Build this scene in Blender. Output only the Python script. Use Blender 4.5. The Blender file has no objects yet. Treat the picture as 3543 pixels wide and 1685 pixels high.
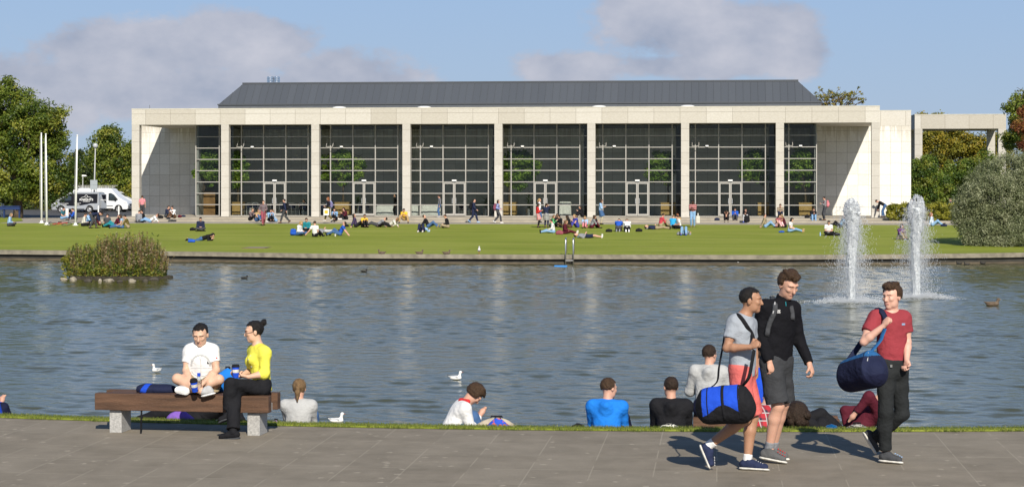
import bpy, bmesh, math, random
import numpy as np
from mathutils import Vector, Matrix
random.seed(7); RNG = np.random.default_rng(7)
S = bpy.context.scene
COL = S.collection
# ---------------------------------------------------------------- camera, sky, sun, exposure
ALPHA = math.radians(5.95); FPX = 6800.0; CX = 1771.5; HY = 640.0; EYE = 2.75
cam_d = bpy.data.cameras.new('camera'); cam = bpy.data.objects.new('camera', cam_d); COL.objects.link(cam)
cam.location = (0, 0, EYE); cam.rotation_euler = (math.pi/2, 0, ALPHA)
cam_d.sensor_width = 36.0; cam_d.lens = 36.0*FPX/3543; cam_d.shift_y = -(842.5-HY)/3543
cam_d.clip_start = 0.5; cam_d.clip_end = 4000
S.camera = cam
SUNV = Vector((0.43, -1.42, 1.0)).normalized()
sd = bpy.data.lights.new('sun', 'SUN'); sun = bpy.data.objects.new('sun', sd); COL.objects.link(sun)
sd.energy = 4.9; sd.angle = math.radians(0.53); sd.color = (1.0, 0.94, 0.84)
sun.rotation_euler = SUNV.to_track_quat('Z', 'Y').to_euler(); sun.location = (20, -20, 30)
S.view_settings.view_transform = 'Standard'; S.view_settings.look = 'None'
S.view_settings.exposure = 0.25; S.view_settings.gamma = 1
S.render.engine = 'CYCLES'
try:
    S.cycles.max_bounces = 8; S.cycles.transparent_max_bounces = 24
except Exception: pass

world = bpy.data.worlds.new('World'); S.world = world; world.use_nodes = True
def build_world():
    nt = world.node_tree; N = nt.nodes; L = nt.links
    for n in list(N): N.remove(n)
    out = N.new('ShaderNodeOutputWorld'); bg = N.new('ShaderNodeBackground'); bg.inputs[1].default_value = 0.085
    sky = N.new('ShaderNodeTexSky'); sky.sky_type = 'NISHITA'; sky.sun_disc = False
    sky.sun_elevation = math.asin(SUNV.z); sky.sun_rotation = math.atan2(SUNV.x, SUNV.y)
    sky.air_density = 1.0; sky.dust_density = 0.35; sky.ozone_density = 2.0
    tc = N.new('ShaderNodeTexCoord')
    sep = N.new('ShaderNodeSeparateXYZ'); L.new(tc.outputs['Generated'], sep.inputs[0])
    def M(op, a, b=None, c=None):
        n = N.new('ShaderNodeMath'); n.operation = op
        for i, v in enumerate((a, b, c)):
            if v is None: continue
            if isinstance(v, (int, float)): n.inputs[i].default_value = v
            else: L.new(v, n.inputs[i])
        return n.outputs[0]
    az = M('SUBTRACT', M('ARCTAN2', sep.outputs[0], sep.outputs[1]), -ALPHA)   # azimuth from the view axis, rad
    el = M('ARCSINE', sep.outputs[2])
    # warp
    comb = N.new('ShaderNodeCombineXYZ'); L.new(az, comb.inputs[0]); L.new(M('MULTIPLY', el, 1.5), comb.inputs[1])
    nz = N.new('ShaderNodeTexNoise'); nz.inputs['Scale'].default_value = 16; nz.inputs['Detail'].default_value = 6; nz.inputs['Roughness'].default_value = 0.62
    L.new(comb.outputs[0], nz.inputs['Vector'])
    nz2 = N.new('ShaderNodeTexNoise'); nz2.inputs['Scale'].default_value = 34; nz2.inputs['Detail'].default_value = 4
    L.new(comb.outputs[0], nz2.inputs['Vector'])
    # blobs (px, py, rx, ry) in photo pixels -> angles
    blobs = [(430, 180, 460, 130), (130, 300, 520, 170), (850, 150, 320, 130), (1230, 260, 340, 130), (700, 330, 620, 130),
             (2330, 110, 400, 170), (2580, 110, 330, 140), (2020, 240, 280, 80), (2220, 50, 230, 120), (2350, 230, 450, 70), (2700, 170, 200, 120)]
    tot = None
    for (px, py, rx, ry) in blobs:
        a0 = (px-CX)/FPX; e0 = (HY-py)/FPX
        dx = M('DIVIDE', M('SUBTRACT', az, a0), rx/FPX); dy = M('DIVIDE', M('SUBTRACT', el, e0), ry/FPX)
        r2 = M('ADD', M('MULTIPLY', dx, dx), M('MULTIPLY', dy, dy))
        g = M('POWER', 2.718, M('MULTIPLY', r2, -1.0))
        tot = g if tot is None else M('MAXIMUM', tot, g)
    # general scattered cloud elsewhere in the sky
    far = M('MULTIPLY', M('GREATER_THAN', el, 0.13), 0.04)
    dens = M('ADD', M('ADD', tot, far), M('MULTIPLY', M('SUBTRACT', nz.outputs['Fac'], 0.5), 2.0))
    mr = N.new('ShaderNodeMapRange'); mr.interpolation_type = 'SMOOTHSTEP'
    mr.inputs['From Min'].default_value = 0.38; mr.inputs['From Max'].default_value = 0.70
    L.new(dens, mr.inputs['Value'])
    fac = M('MULTIPLY', mr.outputs[0], 0.84)
    cr = N.new('ShaderNodeValToRGB'); cr.color_ramp.elements[0].position = 0.3; cr.color_ramp.elements[1].position = 0.72
    cr.color_ramp.elements[0].color = (3.1, 3.5, 4.6, 1); cr.color_ramp.elements[1].color = (6.2, 6.1, 6.7, 1)
    L.new(M('ADD', M('MULTIPLY', nz2.outputs['Fac'], 0.6), M('MULTIPLY', nz.outputs['Fac'], 0.42)), cr.inputs[0])
    tint = N.new('ShaderNodeMix'); tint.data_type = 'RGBA'
    mr2 = N.new('ShaderNodeMapRange'); mr2.inputs['From Min'].default_value = 0.0; mr2.inputs['From Max'].default_value = 0.6
    mr2.inputs['To Min'].default_value = 0.93; mr2.inputs['To Max'].default_value = 0.7; L.new(el, mr2.inputs['Value'])
    cb = N.new('ShaderNodeValToRGB'); cb.color_ramp.elements[0].position = 0.0; cb.color_ramp.elements[1].position = 0.5
    cb.color_ramp.elements[0].color = (*SKY_LOW, 1); cb.color_ramp.elements[1].color = (*SKY_HIGH, 1)
    e = cb.color_ramp.elements.new(0.12); e.color = (*SKY_MID, 1)
    L.new(el, cb.inputs[0])
    L.new(mr2.outputs[0], tint.inputs[0]); L.new(sky.outputs[0], tint.inputs[6]); L.new(cb.outputs[0], tint.inputs[7])
    mx = N.new('ShaderNodeMix'); mx.data_type = 'RGBA'
    L.new(fac, mx.inputs[0]); L.new(tint.outputs[2], mx.inputs[6]); L.new(cr.outputs[0], mx.inputs[7])
    L.new(mx.outputs[2], bg.inputs[0]); L.new(bg.outputs[0], out.inputs[0])
SKY_LOW = (3.9, 5.0, 6.6); SKY_MID = (3.1, 4.65, 7.3); SKY_HIGH = (0.75, 1.5, 3.3)
build_world()

# ---------------------------------------------------------------- geometry of the view
SA, CA = math.sin(ALPHA), math.cos(ALPHA)
VD = Vector((-SA, CA, 0)); RD = Vector((CA, SA, 0))
def ray(px, py): return VD + RD*((px-CX)/FPX) + Vector((0, 0, -(py-HY)/FPX))
def on_z(px, py, z):
    r = ray(px, py); t = (z-EYE)/r.z; return Vector((0, 0, EYE)) + r*t
def on_y(px, py, Y):
    r = ray(px, py); t = Y/r.y; return Vector((0, 0, EYE)) + r*t
# levels
Z_TER = 0.35; Z_FP = 0.09; Z_W = -1.0; Z_LEDGE = -0.56
LY0, LZ0, LY1, LZ1 = 94.5, -0.54, 132.5, 0.085
def lawn_z(y): return LZ0 + (y-LY0)*(LZ1-LZ0)/(LY1-LY0)
def on_lawn(px, py):
    k = (LZ1-LZ0)/(LY1-LY0); r = ray(px, py)
    t = (LZ0 - k*LY0 - EYE)/(r.z - k*r.y); return Vector((0, 0, EYE)) + r*t

# ---------------------------------------------------------------- object helpers
def tag(o, label=None, cat=None, group=None, kind=None):
    if label: o['label'] = label
    if cat: o['category'] = cat
    if group: o['group'] = group
    if kind: o['kind'] = kind
    return o
def empty(name, loc=(0, 0, 0), rz=0, label=None, cat=None, group=None):
    o = bpy.data.objects.new(name, None); COL.objects.link(o); o.location = loc; o.rotation_euler = (0, 0, rz)
    o.empty_display_size = 0.2
    return tag(o, label, cat, group)
def mesh_obj(name, verts, faces, mats, parent=None, smooth=False, fmat=None, loc=None):
    me = bpy.data.meshes.new(name)
    if isinstance(verts, np.ndarray) and isinstance(faces, np.ndarray):
        v = np.ascontiguousarray(verts, dtype=np.float32); f = np.ascontiguousarray(faces, dtype=np.int32)
        n = f.shape[1]
        me.vertices.add(len(v)); me.vertices.foreach_set('co', v.ravel())
        me.loops.add(f.size); me.loops.foreach_set('vertex_index', f.ravel())
        me.polygons.add(len(f)); me.polygons.foreach_set('loop_start', np.arange(0, f.size, n, dtype=np.int32))
        me.polygons.foreach_set('loop_total', np.full(len(f), n, dtype=np.int32))
        me.update(calc_edges=True)
    else:
        me.from_pydata([tuple(map(float, p)) for p in verts], [], [tuple(int(i) for i in f) for f in faces]); me.update()
    if not isinstance(mats, (list, tuple)): mats = [mats]
    for m in mats: me.materials.append(m)
    if fmat is not None: me.polygons.foreach_set('material_index', np.asarray(fmat, dtype=np.int32))
    if smooth: me.polygons.foreach_set('use_smooth', np.ones(len(me.polygons), dtype=bool))
    o = bpy.data.objects.new(name, me); COL.objects.link(o)
    if parent is not None: o.parent = parent
    if loc is not None: o.location = loc
    return o
class MB:
    def __init__(s): s.v = []; s.f = []; s.m = []
    def add(s, vs, fs, m=0):
        b = len(s.v); s.v += [Vector(p) for p in vs]; s.f += [tuple(i+b for i in f) for f in fs]; s.m += [m]*len(fs); return s
    def box(s, x0, x1, y0, y1, z0, z1, m=0, M=None):
        vs = [Vector(p) for p in ((x0,y0,z0),(x1,y0,z0),(x1,y1,z0),(x0,y1,z0),(x0,y0,z1),(x1,y0,z1),(x1,y1,z1),(x0,y1,z1))]
        if M is not None: vs = [M @ p for p in vs]
        return s.add(vs, [(0,3,2,1),(4,5,6,7),(0,1,5,4),(1,2,6,5),(2,3,7,6),(3,0,4,7)], m)
    def bar(s, a, b, w, h=None, m=0):            # square bar between two points
        a = Vector(a); b = Vector(b); h = h or w; d = (b-a).normalized()
        u = d.cross(Vector((0,0,1))); u = Vector((1,0,0)) if u.length < 1e-3 else u.normalized(); v = d.cross(u)
        vs = [p + u*sx*w/2 + v*sy*h/2 for p in (a, b) for sx, sy in ((-1,-1),(1,-1),(1,1),(-1,1))]
        return s.add(vs, [(0,1,2,3),(7,6,5,4),(0,4,5,1),(1,5,6,2),(2,6,7,3),(3,7,4,0)], m)
    def tube(s, pts, rad, n=8, m=0, caps=True, flat=1.0):
        pts = [Vector(p) for p in pts]; rr = rad if isinstance(rad, (list, tuple)) else [rad]*len(pts)
        b = len(s.v); pu = None
        for i, p in enumerate(pts):
            d = (pts[min(i+1, len(pts)-1)] - pts[max(i-1, 0)]).normalized()
            if pu is None:
                u = d.cross(Vector((0,0,1))); u = Vector((1,0,0)) if u.length < 1e-3 else u.normalized()
            else: u = (pu - d*pu.dot(d)).normalized()
            pu = u; w = d.cross(u)
            for k in range(n):
                a = 2*math.pi*k/n; s.v.append(p + u*math.cos(a)*rr[i] + w*math.sin(a)*rr[i]*flat)
        for i in range(len(pts)-1):
            for k in range(n):
                k2 = (k+1) % n; s.f.append((b+i*n+k, b+i*n+k2, b+(i+1)*n+k2, b+(i+1)*n+k)); s.m.append(m)
        if caps:
            s.f.append(tuple(b+k for k in reversed(range(n)))); s.m.append(m)
            e = b+(len(pts)-1)*n; s.f.append(tuple(e+k for k in range(n))); s.m.append(m)
        return s
    def lathe(s, c, prof, n=16, m=0):             # prof: (r, z)
        c = Vector(c); b = len(s.v)
        for r, z in prof:
            for k in range(n):
                a = 2*math.pi*k/n; s.v.append(c + Vector((r*math.cos(a), r*math.sin(a), z)))
        for i in range(len(prof)-1):
            for k in range(n):
                k2 = (k+1) % n; s.f.append((b+i*n+k, b+i*n+k2, b+(i+1)*n+k2, b+(i+1)*n+k)); s.m.append(m)
        s.f.append(tuple(b+k for k in reversed(range(n)))); s.m.append(m)
        e = b+(len(prof)-1)*n; s.f.append(tuple(e+k for k in range(n))); s.m.append(m)
        return s
    def build(s, name, mats, parent=None, smooth=False, bevel=0, loc=None):
        o = mesh_obj(name, s.v, s.f, mats, parent, smooth, s.m, loc)
        if bevel:
            md = o.modifiers.new('bevel', 'BEVEL'); md.width = bevel; md.segments = 2; md.limit_method = 'ANGLE'
        return o
def children(o): return [c for c in bpy.data.objects if c.parent == o]
def copy_tree(o, kids):                            # kids: {object: [children]}
    c = o.copy(); COL.objects.link(c)
    for ch in kids.get(o, []):
        d = copy_tree(ch, kids); d.parent = c
    return c
def kid_map(o):
    m = {}
    def rec(x):
        m[x] = children(x)
        for k in m[x]: rec(k)
    rec(o); return m

# ---------------------------------------------------------------- materials
MATS = {}
def mat(name, col, rough=0.7, var=0.0, vscale=8.0, bump=0.0, bscale=60.0, metal=0.0, spec=0.4, detail=4, col2=None, obj=False, stretch=None, trans=0.0, sheen=0):
    if name in MATS: return MATS[name]
    m = bpy.data.materials.new(name); m.use_nodes = True; MATS[name] = m
    nt = m.node_tree; N = nt.nodes; L = nt.links; p = N['Principled BSDF']
    p.inputs['Base Color'].default_value = (*col, 1); p.inputs['Roughness'].default_value = rough
    p.inputs['Metallic'].default_value = metal; p.inputs['Specular IOR Level'].default_value = spec
    if sheen: p.inputs['Sheen Weight'].default_value = sheen
    if var or bump or col2:
        tc = N.new('ShaderNodeTexCoord'); src = tc.outputs['Object']
        if not obj:
            g = N.new('ShaderNodeNewGeometry'); src = g.outputs['Position']
        if stretch:
            mp = N.new('ShaderNodeMapping'); mp.inputs['Scale'].default_value = stretch; L.new(src, mp.inputs[0]); src = mp.outputs[0]
    if var or col2:
        n = N.new('ShaderNodeTexNoise'); n.inputs['Scale'].default_value = vscale; n.inputs['Detail'].default_value = detail; L.new(src, n.inputs['Vector'])
        r = N.new('ShaderNodeValToRGB'); r.color_ramp.elements[0].position = 0.3; r.color_ramp.elements[1].position = 0.7
        c2 = col2 or tuple(min(1, c*(1+var)) for c in col); c1 = col if col2 else tuple(c*(1-var) for c in col)
        r.color_ramp.elements[0].color = (*c1, 1); r.color_ramp.elements[1].color = (*c2, 1)
        L.new(n.outputs['Fac'], r.inputs[0]); L.new(r.outputs[0], p.inputs['Base Color'])
    if bump:
        n2 = N.new('ShaderNodeTexNoise'); n2.inputs['Scale'].default_value = bscale; n2.inputs['Detail'].default_value = 3; L.new(src, n2.inputs['Vector'])
        b = N.new('ShaderNodeBump'); b.inputs['Strength'].default_value = min(1, bump); b.inputs['Distance'].default_value = 1.0/bscale*2
        L.new(n2.outputs['Fac'], b.inputs['Height']); L.new(b.outputs[0], p.inputs['Normal'])
    if trans:
        t = N.new('ShaderNodeBsdfTranslucent'); mx = N.new('ShaderNodeMixShader'); mx.inputs[0].default_value = trans
        bc = p.inputs['Base Color']
        if bc.is_linked: L.new(bc.links[0].from_socket, t.inputs[0])
        else: t.inputs[0].default_value = bc.default_value
        L.new(p.outputs[0], mx.inputs[1]); L.new(t.outputs[0], mx.inputs[2]); L.new(mx.outputs[0], N['Material Output'].inputs[0])
    return m
def leaf_mat(name, c1, c2, c3=None, trans=0.35):
    """leaf colour varies per clump (colour attribute 'tone') and by noise"""
    if name in MATS: return MATS[name]
    m = bpy.data.materials.new(name); m.use_nodes = True; MATS[name] = m
    nt = m.node_tree; N = nt.nodes; L = nt.links; p = N['Principled BSDF']; p.inputs['Roughness'].default_value = 0.5; p.inputs['Specular IOR Level'].default_value = 0.35
    at = N.new('ShaderNodeAttribute'); at.attribute_name = 'tone'
    r = N.new('ShaderNodeValToRGB'); r.color_ramp.elements[0].position = 0.15; r.color_ramp.elements[1].position = 0.85 if not c3 else 0.6
    r.color_ramp.elements[0].color = (*c1, 1); r.color_ramp.elements[1].color = (*c2, 1)
    if c3:
        e = r.color_ramp.elements.new(0.95); e.color = (*c3, 1)
    L.new(at.outputs['Fac'], r.inputs[0]); L.new(r.outputs[0], p.inputs['Base Color'])
    t = N.new('ShaderNodeBsdfTranslucent'); mx = N.new('ShaderNodeMixShader'); mx.inputs[0].default_value = trans
    L.new(r.outputs[0], t.inputs[0]); L.new(p.outputs[0], mx.inputs[1]); L.new(t.outputs[0], mx.inputs[2]); L.new(mx.outputs[0], N['Material Output'].inputs[0])
    return m
def M_(nt, op, a, b=None, c=None):
    n = nt.nodes.new('ShaderNodeMath'); n.operation = op
    for i, v in enumerate((a, b, c)):
        if v is None: continue
        if isinstance(v, (int, float)): n.inputs[i].default_value = v
        else: nt.links.new(v, n.inputs[i])
    return n.outputs[0]
def mixc(nt, fac, a, b, blend='MIX'):
    n = nt.nodes.new('ShaderNodeMix'); n.data_type = 'RGBA'; n.blend_type = blend
    for i, v in ((0, fac), (6, a), (7, b)):
        if isinstance(v, (int, float)): n.inputs[i].default_value = v
        elif isinstance(v, tuple): n.inputs[i].default_value = (*v[:3], 1)
        else: nt.links.new(v, n.inputs[i])
    return n.outputs[2]
def noise(nt, vec, scale, detail=4, rough=0.5):
    n = nt.nodes.new('ShaderNodeTexNoise'); n.inputs['Scale'].default_value = scale; n.inputs['Detail'].default_value = detail; n.inputs['Roughness'].default_value = rough
    nt.links.new(vec, n.inputs['Vector']); return n.outputs['Fac']
def ramp(nt, fac, stops):
    n = nt.nodes.new('ShaderNodeValToRGB'); e = n.color_ramp.elements
    while len(e) < len(stops): e.new(0.5)
    for i, (p, c) in enumerate(stops): e[i].position = p; e[i].color = (*c, 1) if len(c) == 3 else c
    nt.links.new(fac, n.inputs[0]); return n.outputs[0]
def mapped(nt, src, scale=(1,1,1), loc=(0,0,0), rot=(0,0,0)):
    n = nt.nodes.new('ShaderNodeMapping'); n.inputs['Scale'].default_value = scale; n.inputs['Location'].default_value = loc; n.inputs['Rotation'].default_value = rot
    nt.links.new(src, n.inputs[0]); return n.outputs[0]
def newmat(name):
    m = bpy.data.materials.new(name); m.use_nodes = True; MATS[name] = m
    nt = m.node_tree; g = nt.nodes.new('ShaderNodeNewGeometry')
    return m, nt, nt.nodes['Principled BSDF'], g.outputs['Position']
def bumpn(nt, h, strength, dist, p):
    b = nt.nodes.new('ShaderNodeBump'); b.inputs['Strength'].default_value = strength; b.inputs['Distance'].default_value = dist
    nt.links.new(h, b.inputs['Height']); nt.links.new(b.outputs[0], p.inputs['Normal'])
# ================================================================ SETTING MATERIALS
def make_setting_mats():
    # lawn
    m, nt, p, pos = newmat('lawn_grass')
    a = noise(nt, mapped(nt, pos, (0.12, 0.45, 1)), 1.0, 6, 0.68); b = noise(nt, pos, 9, 5, 0.7)
    f = M_(nt, 'ADD', M_(nt, 'MULTIPLY', a, 0.7), M_(nt, 'MULTIPLY', b, 0.3))
    c = ramp(nt, f, [(0.36, (0.175, 0.215, 0.021)), (0.5, (0.235, 0.27, 0.034)), (0.66, (0.30, 0.315, 0.062))])
    nt.links.new(c, p.inputs['Base Color']); p.inputs['Roughness'].default_value = 0.8; p.inputs['Specular IOR Level'].default_value = 0.15
    c = mixc(nt, M_(nt, 'MULTIPLY', M_(nt, 'GREATER_THAN', noise(nt, mapped(nt, pos, (.35, 1.1, 1)), 1.0, 6, .75), .60), .45), c, (0.27, 0.235, 0.075)); nt.links.new(c, p.inputs['Base Color'])
    bumpn(nt, noise(nt, mapped(nt, pos, (1, .6, 1)), 22, 4, 0.7), 0.8, 0.05, p)
    # paving
    m, nt, p, pos = newmat('paving')
    sep = nt.nodes.new('ShaderNodeSeparateXYZ'); nt.links.new(pos, sep.inputs[0])
    x = sep.outputs[0]; y = sep.outputs[1]
    # the rows follow the gently curved edge of the lake
    xx = M_(nt, 'SUBTRACT', x, PATH_C[3])
    yc = M_(nt, 'ADD', M_(nt, 'MULTIPLY', M_(nt, 'MULTIPLY', xx, xx), PATH_C[0]), M_(nt, 'MULTIPLY', xx, PATH_C[1]))
    v = M_(nt, 'SUBTRACT', y, M_(nt, 'ADD', yc, PATH_C[2]))      # 0 at the grass edge, negative towards camera
    rv = M_(nt, 'DIVIDE', M_(nt, 'ADD', v, 90.0+0.42), 0.95)
    row = M_(nt, 'FLOOR', rv); fr = M_(nt, 'FRACT', rv)
    off = M_(nt, 'MULTIPLY', M_(nt, 'FLOOR', M_(nt, 'MULTIPLY', M_(nt, 'FRACT', M_(nt, 'MULTIPLY', row, 0.37)), 3.0)), 0.0)
    ux = M_(nt, 'DIVIDE', M_(nt, 'ADD', M_(nt, 'ADD', x, 60.0), off), 0.6)
    cx_ = M_(nt, 'FLOOR', ux); fx = M_(nt, 'FRACT', ux)
    def edge(fr, size, w):
        d = M_(nt, 'MULTIPLY', M_(nt, 'MINIMUM', fr, M_(nt, 'SUBTRACT', 1.0, fr)), size)
        return d
    wob = M_(nt, 'MULTIPLY', M_(nt, 'SUBTRACT', noise(nt, pos, 14, 3), 0.5), 0.010)
    dx = M_(nt, 'ADD', edge(fx, 0.6, 0), wob); dy = M_(nt, 'ADD', edge(fr, 0.95, 0), wob)
    gone = noise(nt, pos, 1.3, 2)                                  # joints fade where dirt fills them
    jx = M_(nt, 'MULTIPLY', M_(nt, 'LESS_THAN', dx, 0.006), M_(nt, 'GREATER_THAN', gone, 0.44))
    jy = M_(nt, 'MULTIPLY', M_(nt, 'LESS_THAN', dy, 0.008), M_(nt, 'GREATER_THAN', gone, 0.5))
    j = M_(nt, 'MAXIMUM', jx, jy)
    cv = nt.nodes.new('ShaderNodeCombineXYZ'); nt.links.new(cx_, cv.inputs[0]); nt.links.new(row, cv.inputs[1])
    wn = nt.nodes.new('ShaderNodeTexWhiteNoise'); wn.noise_dimensions = '2D'; nt.links.new(cv.outputs[0], wn.inputs['Vector'])
    base = ramp(nt, noise(nt, pos, 2.2, 5, 0.65), [(0.3, (0.172, 0.147, 0.110)), (0.7, (0.250, 0.215, 0.165))])
    base = mixc(nt, M_(nt, 'MULTIPLY', wn.outputs['Value'], 0.30), base, (0.30, 0.262, 0.205))
    fine = ramp(nt, noise(nt, pos, 130, 3, 0.7), [(0.3, (0.62, 0.62, 0.62)), (0.7, (1.35, 1.35, 1.35))])
    base = mixc(nt, 1.0, base, fine, 'MULTIPLY')
    # lichen / gum blotches
    vo = nt.nodes.new('ShaderNodeTexVoronoi'); vo.inputs['Scale'].default_value = 4.2; nt.links.new(pos, vo.inputs['Vector'])
    bl = M_(nt, 'LESS_THAN', M_(nt, 'ADD', vo.outputs['Distance'], M_(nt, 'MULTIPLY', noise(nt, pos, 26, 4), 0.42)), 0.33)
    bl = M_(nt, 'MULTIPLY', bl, M_(nt, 'MULTIPLY', M_(nt, 'GREATER_THAN', noise(nt, pos, 0.9, 2), 0.45), 0.6))
    base = mixc(nt, bl, base, (0.42, 0.37, 0.29))
    vo = nt.nodes.new('ShaderNodeTexVoronoi'); vo.inputs['Scale'].default_value = 11; nt.links.new(pos, vo.inputs['Vector'])
    bl = M_(nt, 'LESS_THAN', M_(nt, 'ADD', vo.outputs['Distance'], M_(nt, 'MULTIPLY', noise(nt, pos, 40, 3), 0.4)), 0.30)
    base = mixc(nt, M_(nt, 'MULTIPLY', bl, M_(nt, 'MULTIPLY', wn.outputs['Value'], 0.55)), base, (0.33, 0.285, 0.215))
    base = mixc(nt, M_(nt, 'MULTIPLY', j, 0.5), base, (0.36, 0.32, 0.25))
    nt.links.new(base, p.inputs['Base Color']); p.inputs['Roughness'].default_value = 0.85; p.inputs['Specular IOR Level'].default_value = 0.2
    h = M_(nt, 'SUBTRACT', noise(nt, pos, 70, 4, .7), M_(nt, 'MULTIPLY', j, 0.6)); bumpn(nt, h, 0.5, 0.006, p)
    # pale limestone panels (object of its own joints): factory
def stone_mat(name, c1, c2, pw, ph, ox, oz, joint=(0.22, 0.2, 0.17), jw=0.014, axis='X', stain=0.0, zrows=None):
    m, nt, p, pos = newmat(name)
    sep = nt.nodes.new('ShaderNodeSeparateXYZ'); nt.links.new(pos, sep.inputs[0])
    g = nt.nodes.new('ShaderNodeNewGeometry'); sn = nt.nodes.new('ShaderNodeSeparateXYZ'); nt.links.new(g.outputs['Normal'], sn.inputs[0])
    side = M_(nt, 'GREATER_THAN', M_(nt, 'ABSOLUTE', sn.outputs[0]), 0.7)
    u0 = M_(nt, 'ADD', M_(nt, 'MULTIPLY', sep.outputs[0], M_(nt, 'SUBTRACT', 1.0, side)), M_(nt, 'MULTIPLY', sep.outputs[1], side))
    u = M_(nt, 'DIVIDE', M_(nt, 'ADD', u0, 500-ox), pw); w = M_(nt, 'DIVIDE', M_(nt, 'ADD', sep.outputs[2], 100-oz), ph)
    fu = M_(nt, 'FRACT', u); fw = M_(nt, 'FRACT', w)
    du = M_(nt, 'MULTIPLY', M_(nt, 'MINIMUM', fu, M_(nt, 'SUBTRACT', 1.0, fu)), pw)
    dw = M_(nt, 'MULTIPLY', M_(nt, 'MINIMUM', fw, M_(nt, 'SUBTRACT', 1.0, fw)), ph)
    if pw > 100: du = M_(nt, 'ADD', du, 1.0)
    j = M_(nt, 'MAXIMUM', M_(nt, 'LESS_THAN', du, jw), M_(nt, 'LESS_THAN', dw, jw))
    cv = nt.nodes.new('ShaderNodeCombineXYZ'); nt.links.new(M_(nt, 'FLOOR', u), cv.inputs[0]); nt.links.new(M_(nt, 'FLOOR', w), cv.inputs[1])
    wn = nt.nodes.new('ShaderNodeTexWhiteNoise'); wn.noise_dimensions = '2D'; nt.links.new(cv.outputs[0], wn.inputs['Vector'])
    c = mixc(nt, wn.outputs['Value'], c1, c2)
    gr = noise(nt, mapped(nt, pos, (3, 3, 8), rot=(0.2, 0.1, 0.5)), 2.0, 6, 0.75)
    c = mixc(nt, 1.0, c, ramp(nt, gr, [(0.3, (0.86, 0.84, 0.80)), (0.7, (1.08, 1.08, 1.08))]), 'MULTIPLY')
    if stain:
        st = noise(nt, mapped(nt, pos, (2.2, 2.2, 0.12)), 1.6, 5, 0.7)
        zz = nt.nodes.new('ShaderNodeMapRange'); zz.inputs['From Min'].default_value = stain-1.7; zz.inputs['From Max'].default_value = stain
        nt.links.new(sep.outputs[2], zz.inputs['Value'])
        sf = M_(nt, 'MULTIPLY', M_(nt, 'MULTIPLY', zz.outputs[0], M_(nt, 'GREATER_THAN', M_(nt, 'ADD', st, M_(nt, 'MULTIPLY', zz.outputs[0], 0.12)), 0.56)), 0.55)
        c = mixc(nt, sf, c, (0.36, 0.31, 0.22))
    c = mixc(nt, M_(nt, 'MULTIPLY', j, 0.75), c, joint)
    nt.links.new(c, p.inputs['Base Color']); p.inputs['Roughness'].default_value = 0.75; p.inputs['Specular IOR Level'].default_value = 0.2
    bumpn(nt, M_(nt, 'SUBTRACT', gr, j), 0.3, 0.02, p)
    return m
def water_mat():
    m, nt, p, pos = newmat('lake_water')
    p.inputs['Base Color'].default_value = (0.062, 0.062, 0.022, 1); p.inputs['Roughness'].default_value = 0.025; p.inputs['IOR'].default_value = 1.333
    p.inputs['Specular IOR Level'].default_value = 0.5
    n1 = noise(nt, mapped(nt, pos, (7, 10, 1)), 1.0, 4, 0.6)
    bumpn(nt, n1, 0.35, 0.02, p)
    return m
# near grass edge as a curve  y = a(x-x0)^2 + b(x-x0) + c  (fitted to where it lies)
gp = [(0, 1446), (157, 1451), (346, 1457), (978, 1470), (1377, 1484), (1900, 1489), (2726, 1494), (3105, 1494), (3543, 1491)]
gx = np.array([on_z(a, b, 0).x for a, b in gp]); gy = np.array([on_z(a, b, 0).y for a, b in gp])
x0_ = float(gx.mean()); cf = np.polyfit(gx-x0_, gy, 2)
PATH_C = (float(cf[0]), float(cf[1]), float(cf[2]), x0_)
def edge_y(x):
    x = max(-14.0, min(14.0, x)); d = x-x0_
    return PATH_C[0]*d*d + PATH_C[1]*d + PATH_C[2]
make_setting_mats()

# ================================================================ GROUND
STONE_CURB = mat('curb_stone', (0.225, 0.20, 0.15), 0.85, var=0.3, vscale=3, bump=0.4, bscale=40)
# path in front of the camera
xs = np.linspace(-30, 30, 121)
vs = []; fs = []
for i, x in enumerate(xs):
    vs += [(x, -12, 0), (x, edge_y(x), 0)]
    if i: fs.append((2*i-2, 2*i, 2*i+1, 2*i-1))
tag(mesh_obj('path', vs, fs, MATS['paving']), kind='structure')
# grass strip beyond the path, then the drop to the lower ledge and the bank down to the water
GRASS_W = 0.27
def bank():
    vs = []; fs = []; fm = []
    prof = [(0.0, 0.004, 0), (0.03, 0.02, 0), (0.14, 0.022, 0), (GRASS_W, 0.01, 0), (GRASS_W+0.10, -0.12, 0), (GRASS_W+0.9, Z_LEDGE, 1), (GRASS_W+4.4, Z_LEDGE-.06, 1), (GRASS_W+4.43, Z_W-0.8, 1)]
    for i, x in enumerate(xs):
        for (dy, z, _) in prof: vs.append((x, edge_y(x)+dy, z))
    n = len(prof)
    for i in range(1, len(xs)):
        for k in range(n-1):
            a = (i-1)*n+k; b = i*n+k; fs.append((a, b, b+1, a+1)); fm.append(0 if k < 4 else 1)
    return tag(mesh_obj('grass_bank', vs, fs, [MATS['lawn_grass'], mat('ledge_stone', (0.2, 0.18, 0.14), 0.85, var=.2)], fmat=fm), kind='structure')
bank()
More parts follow.
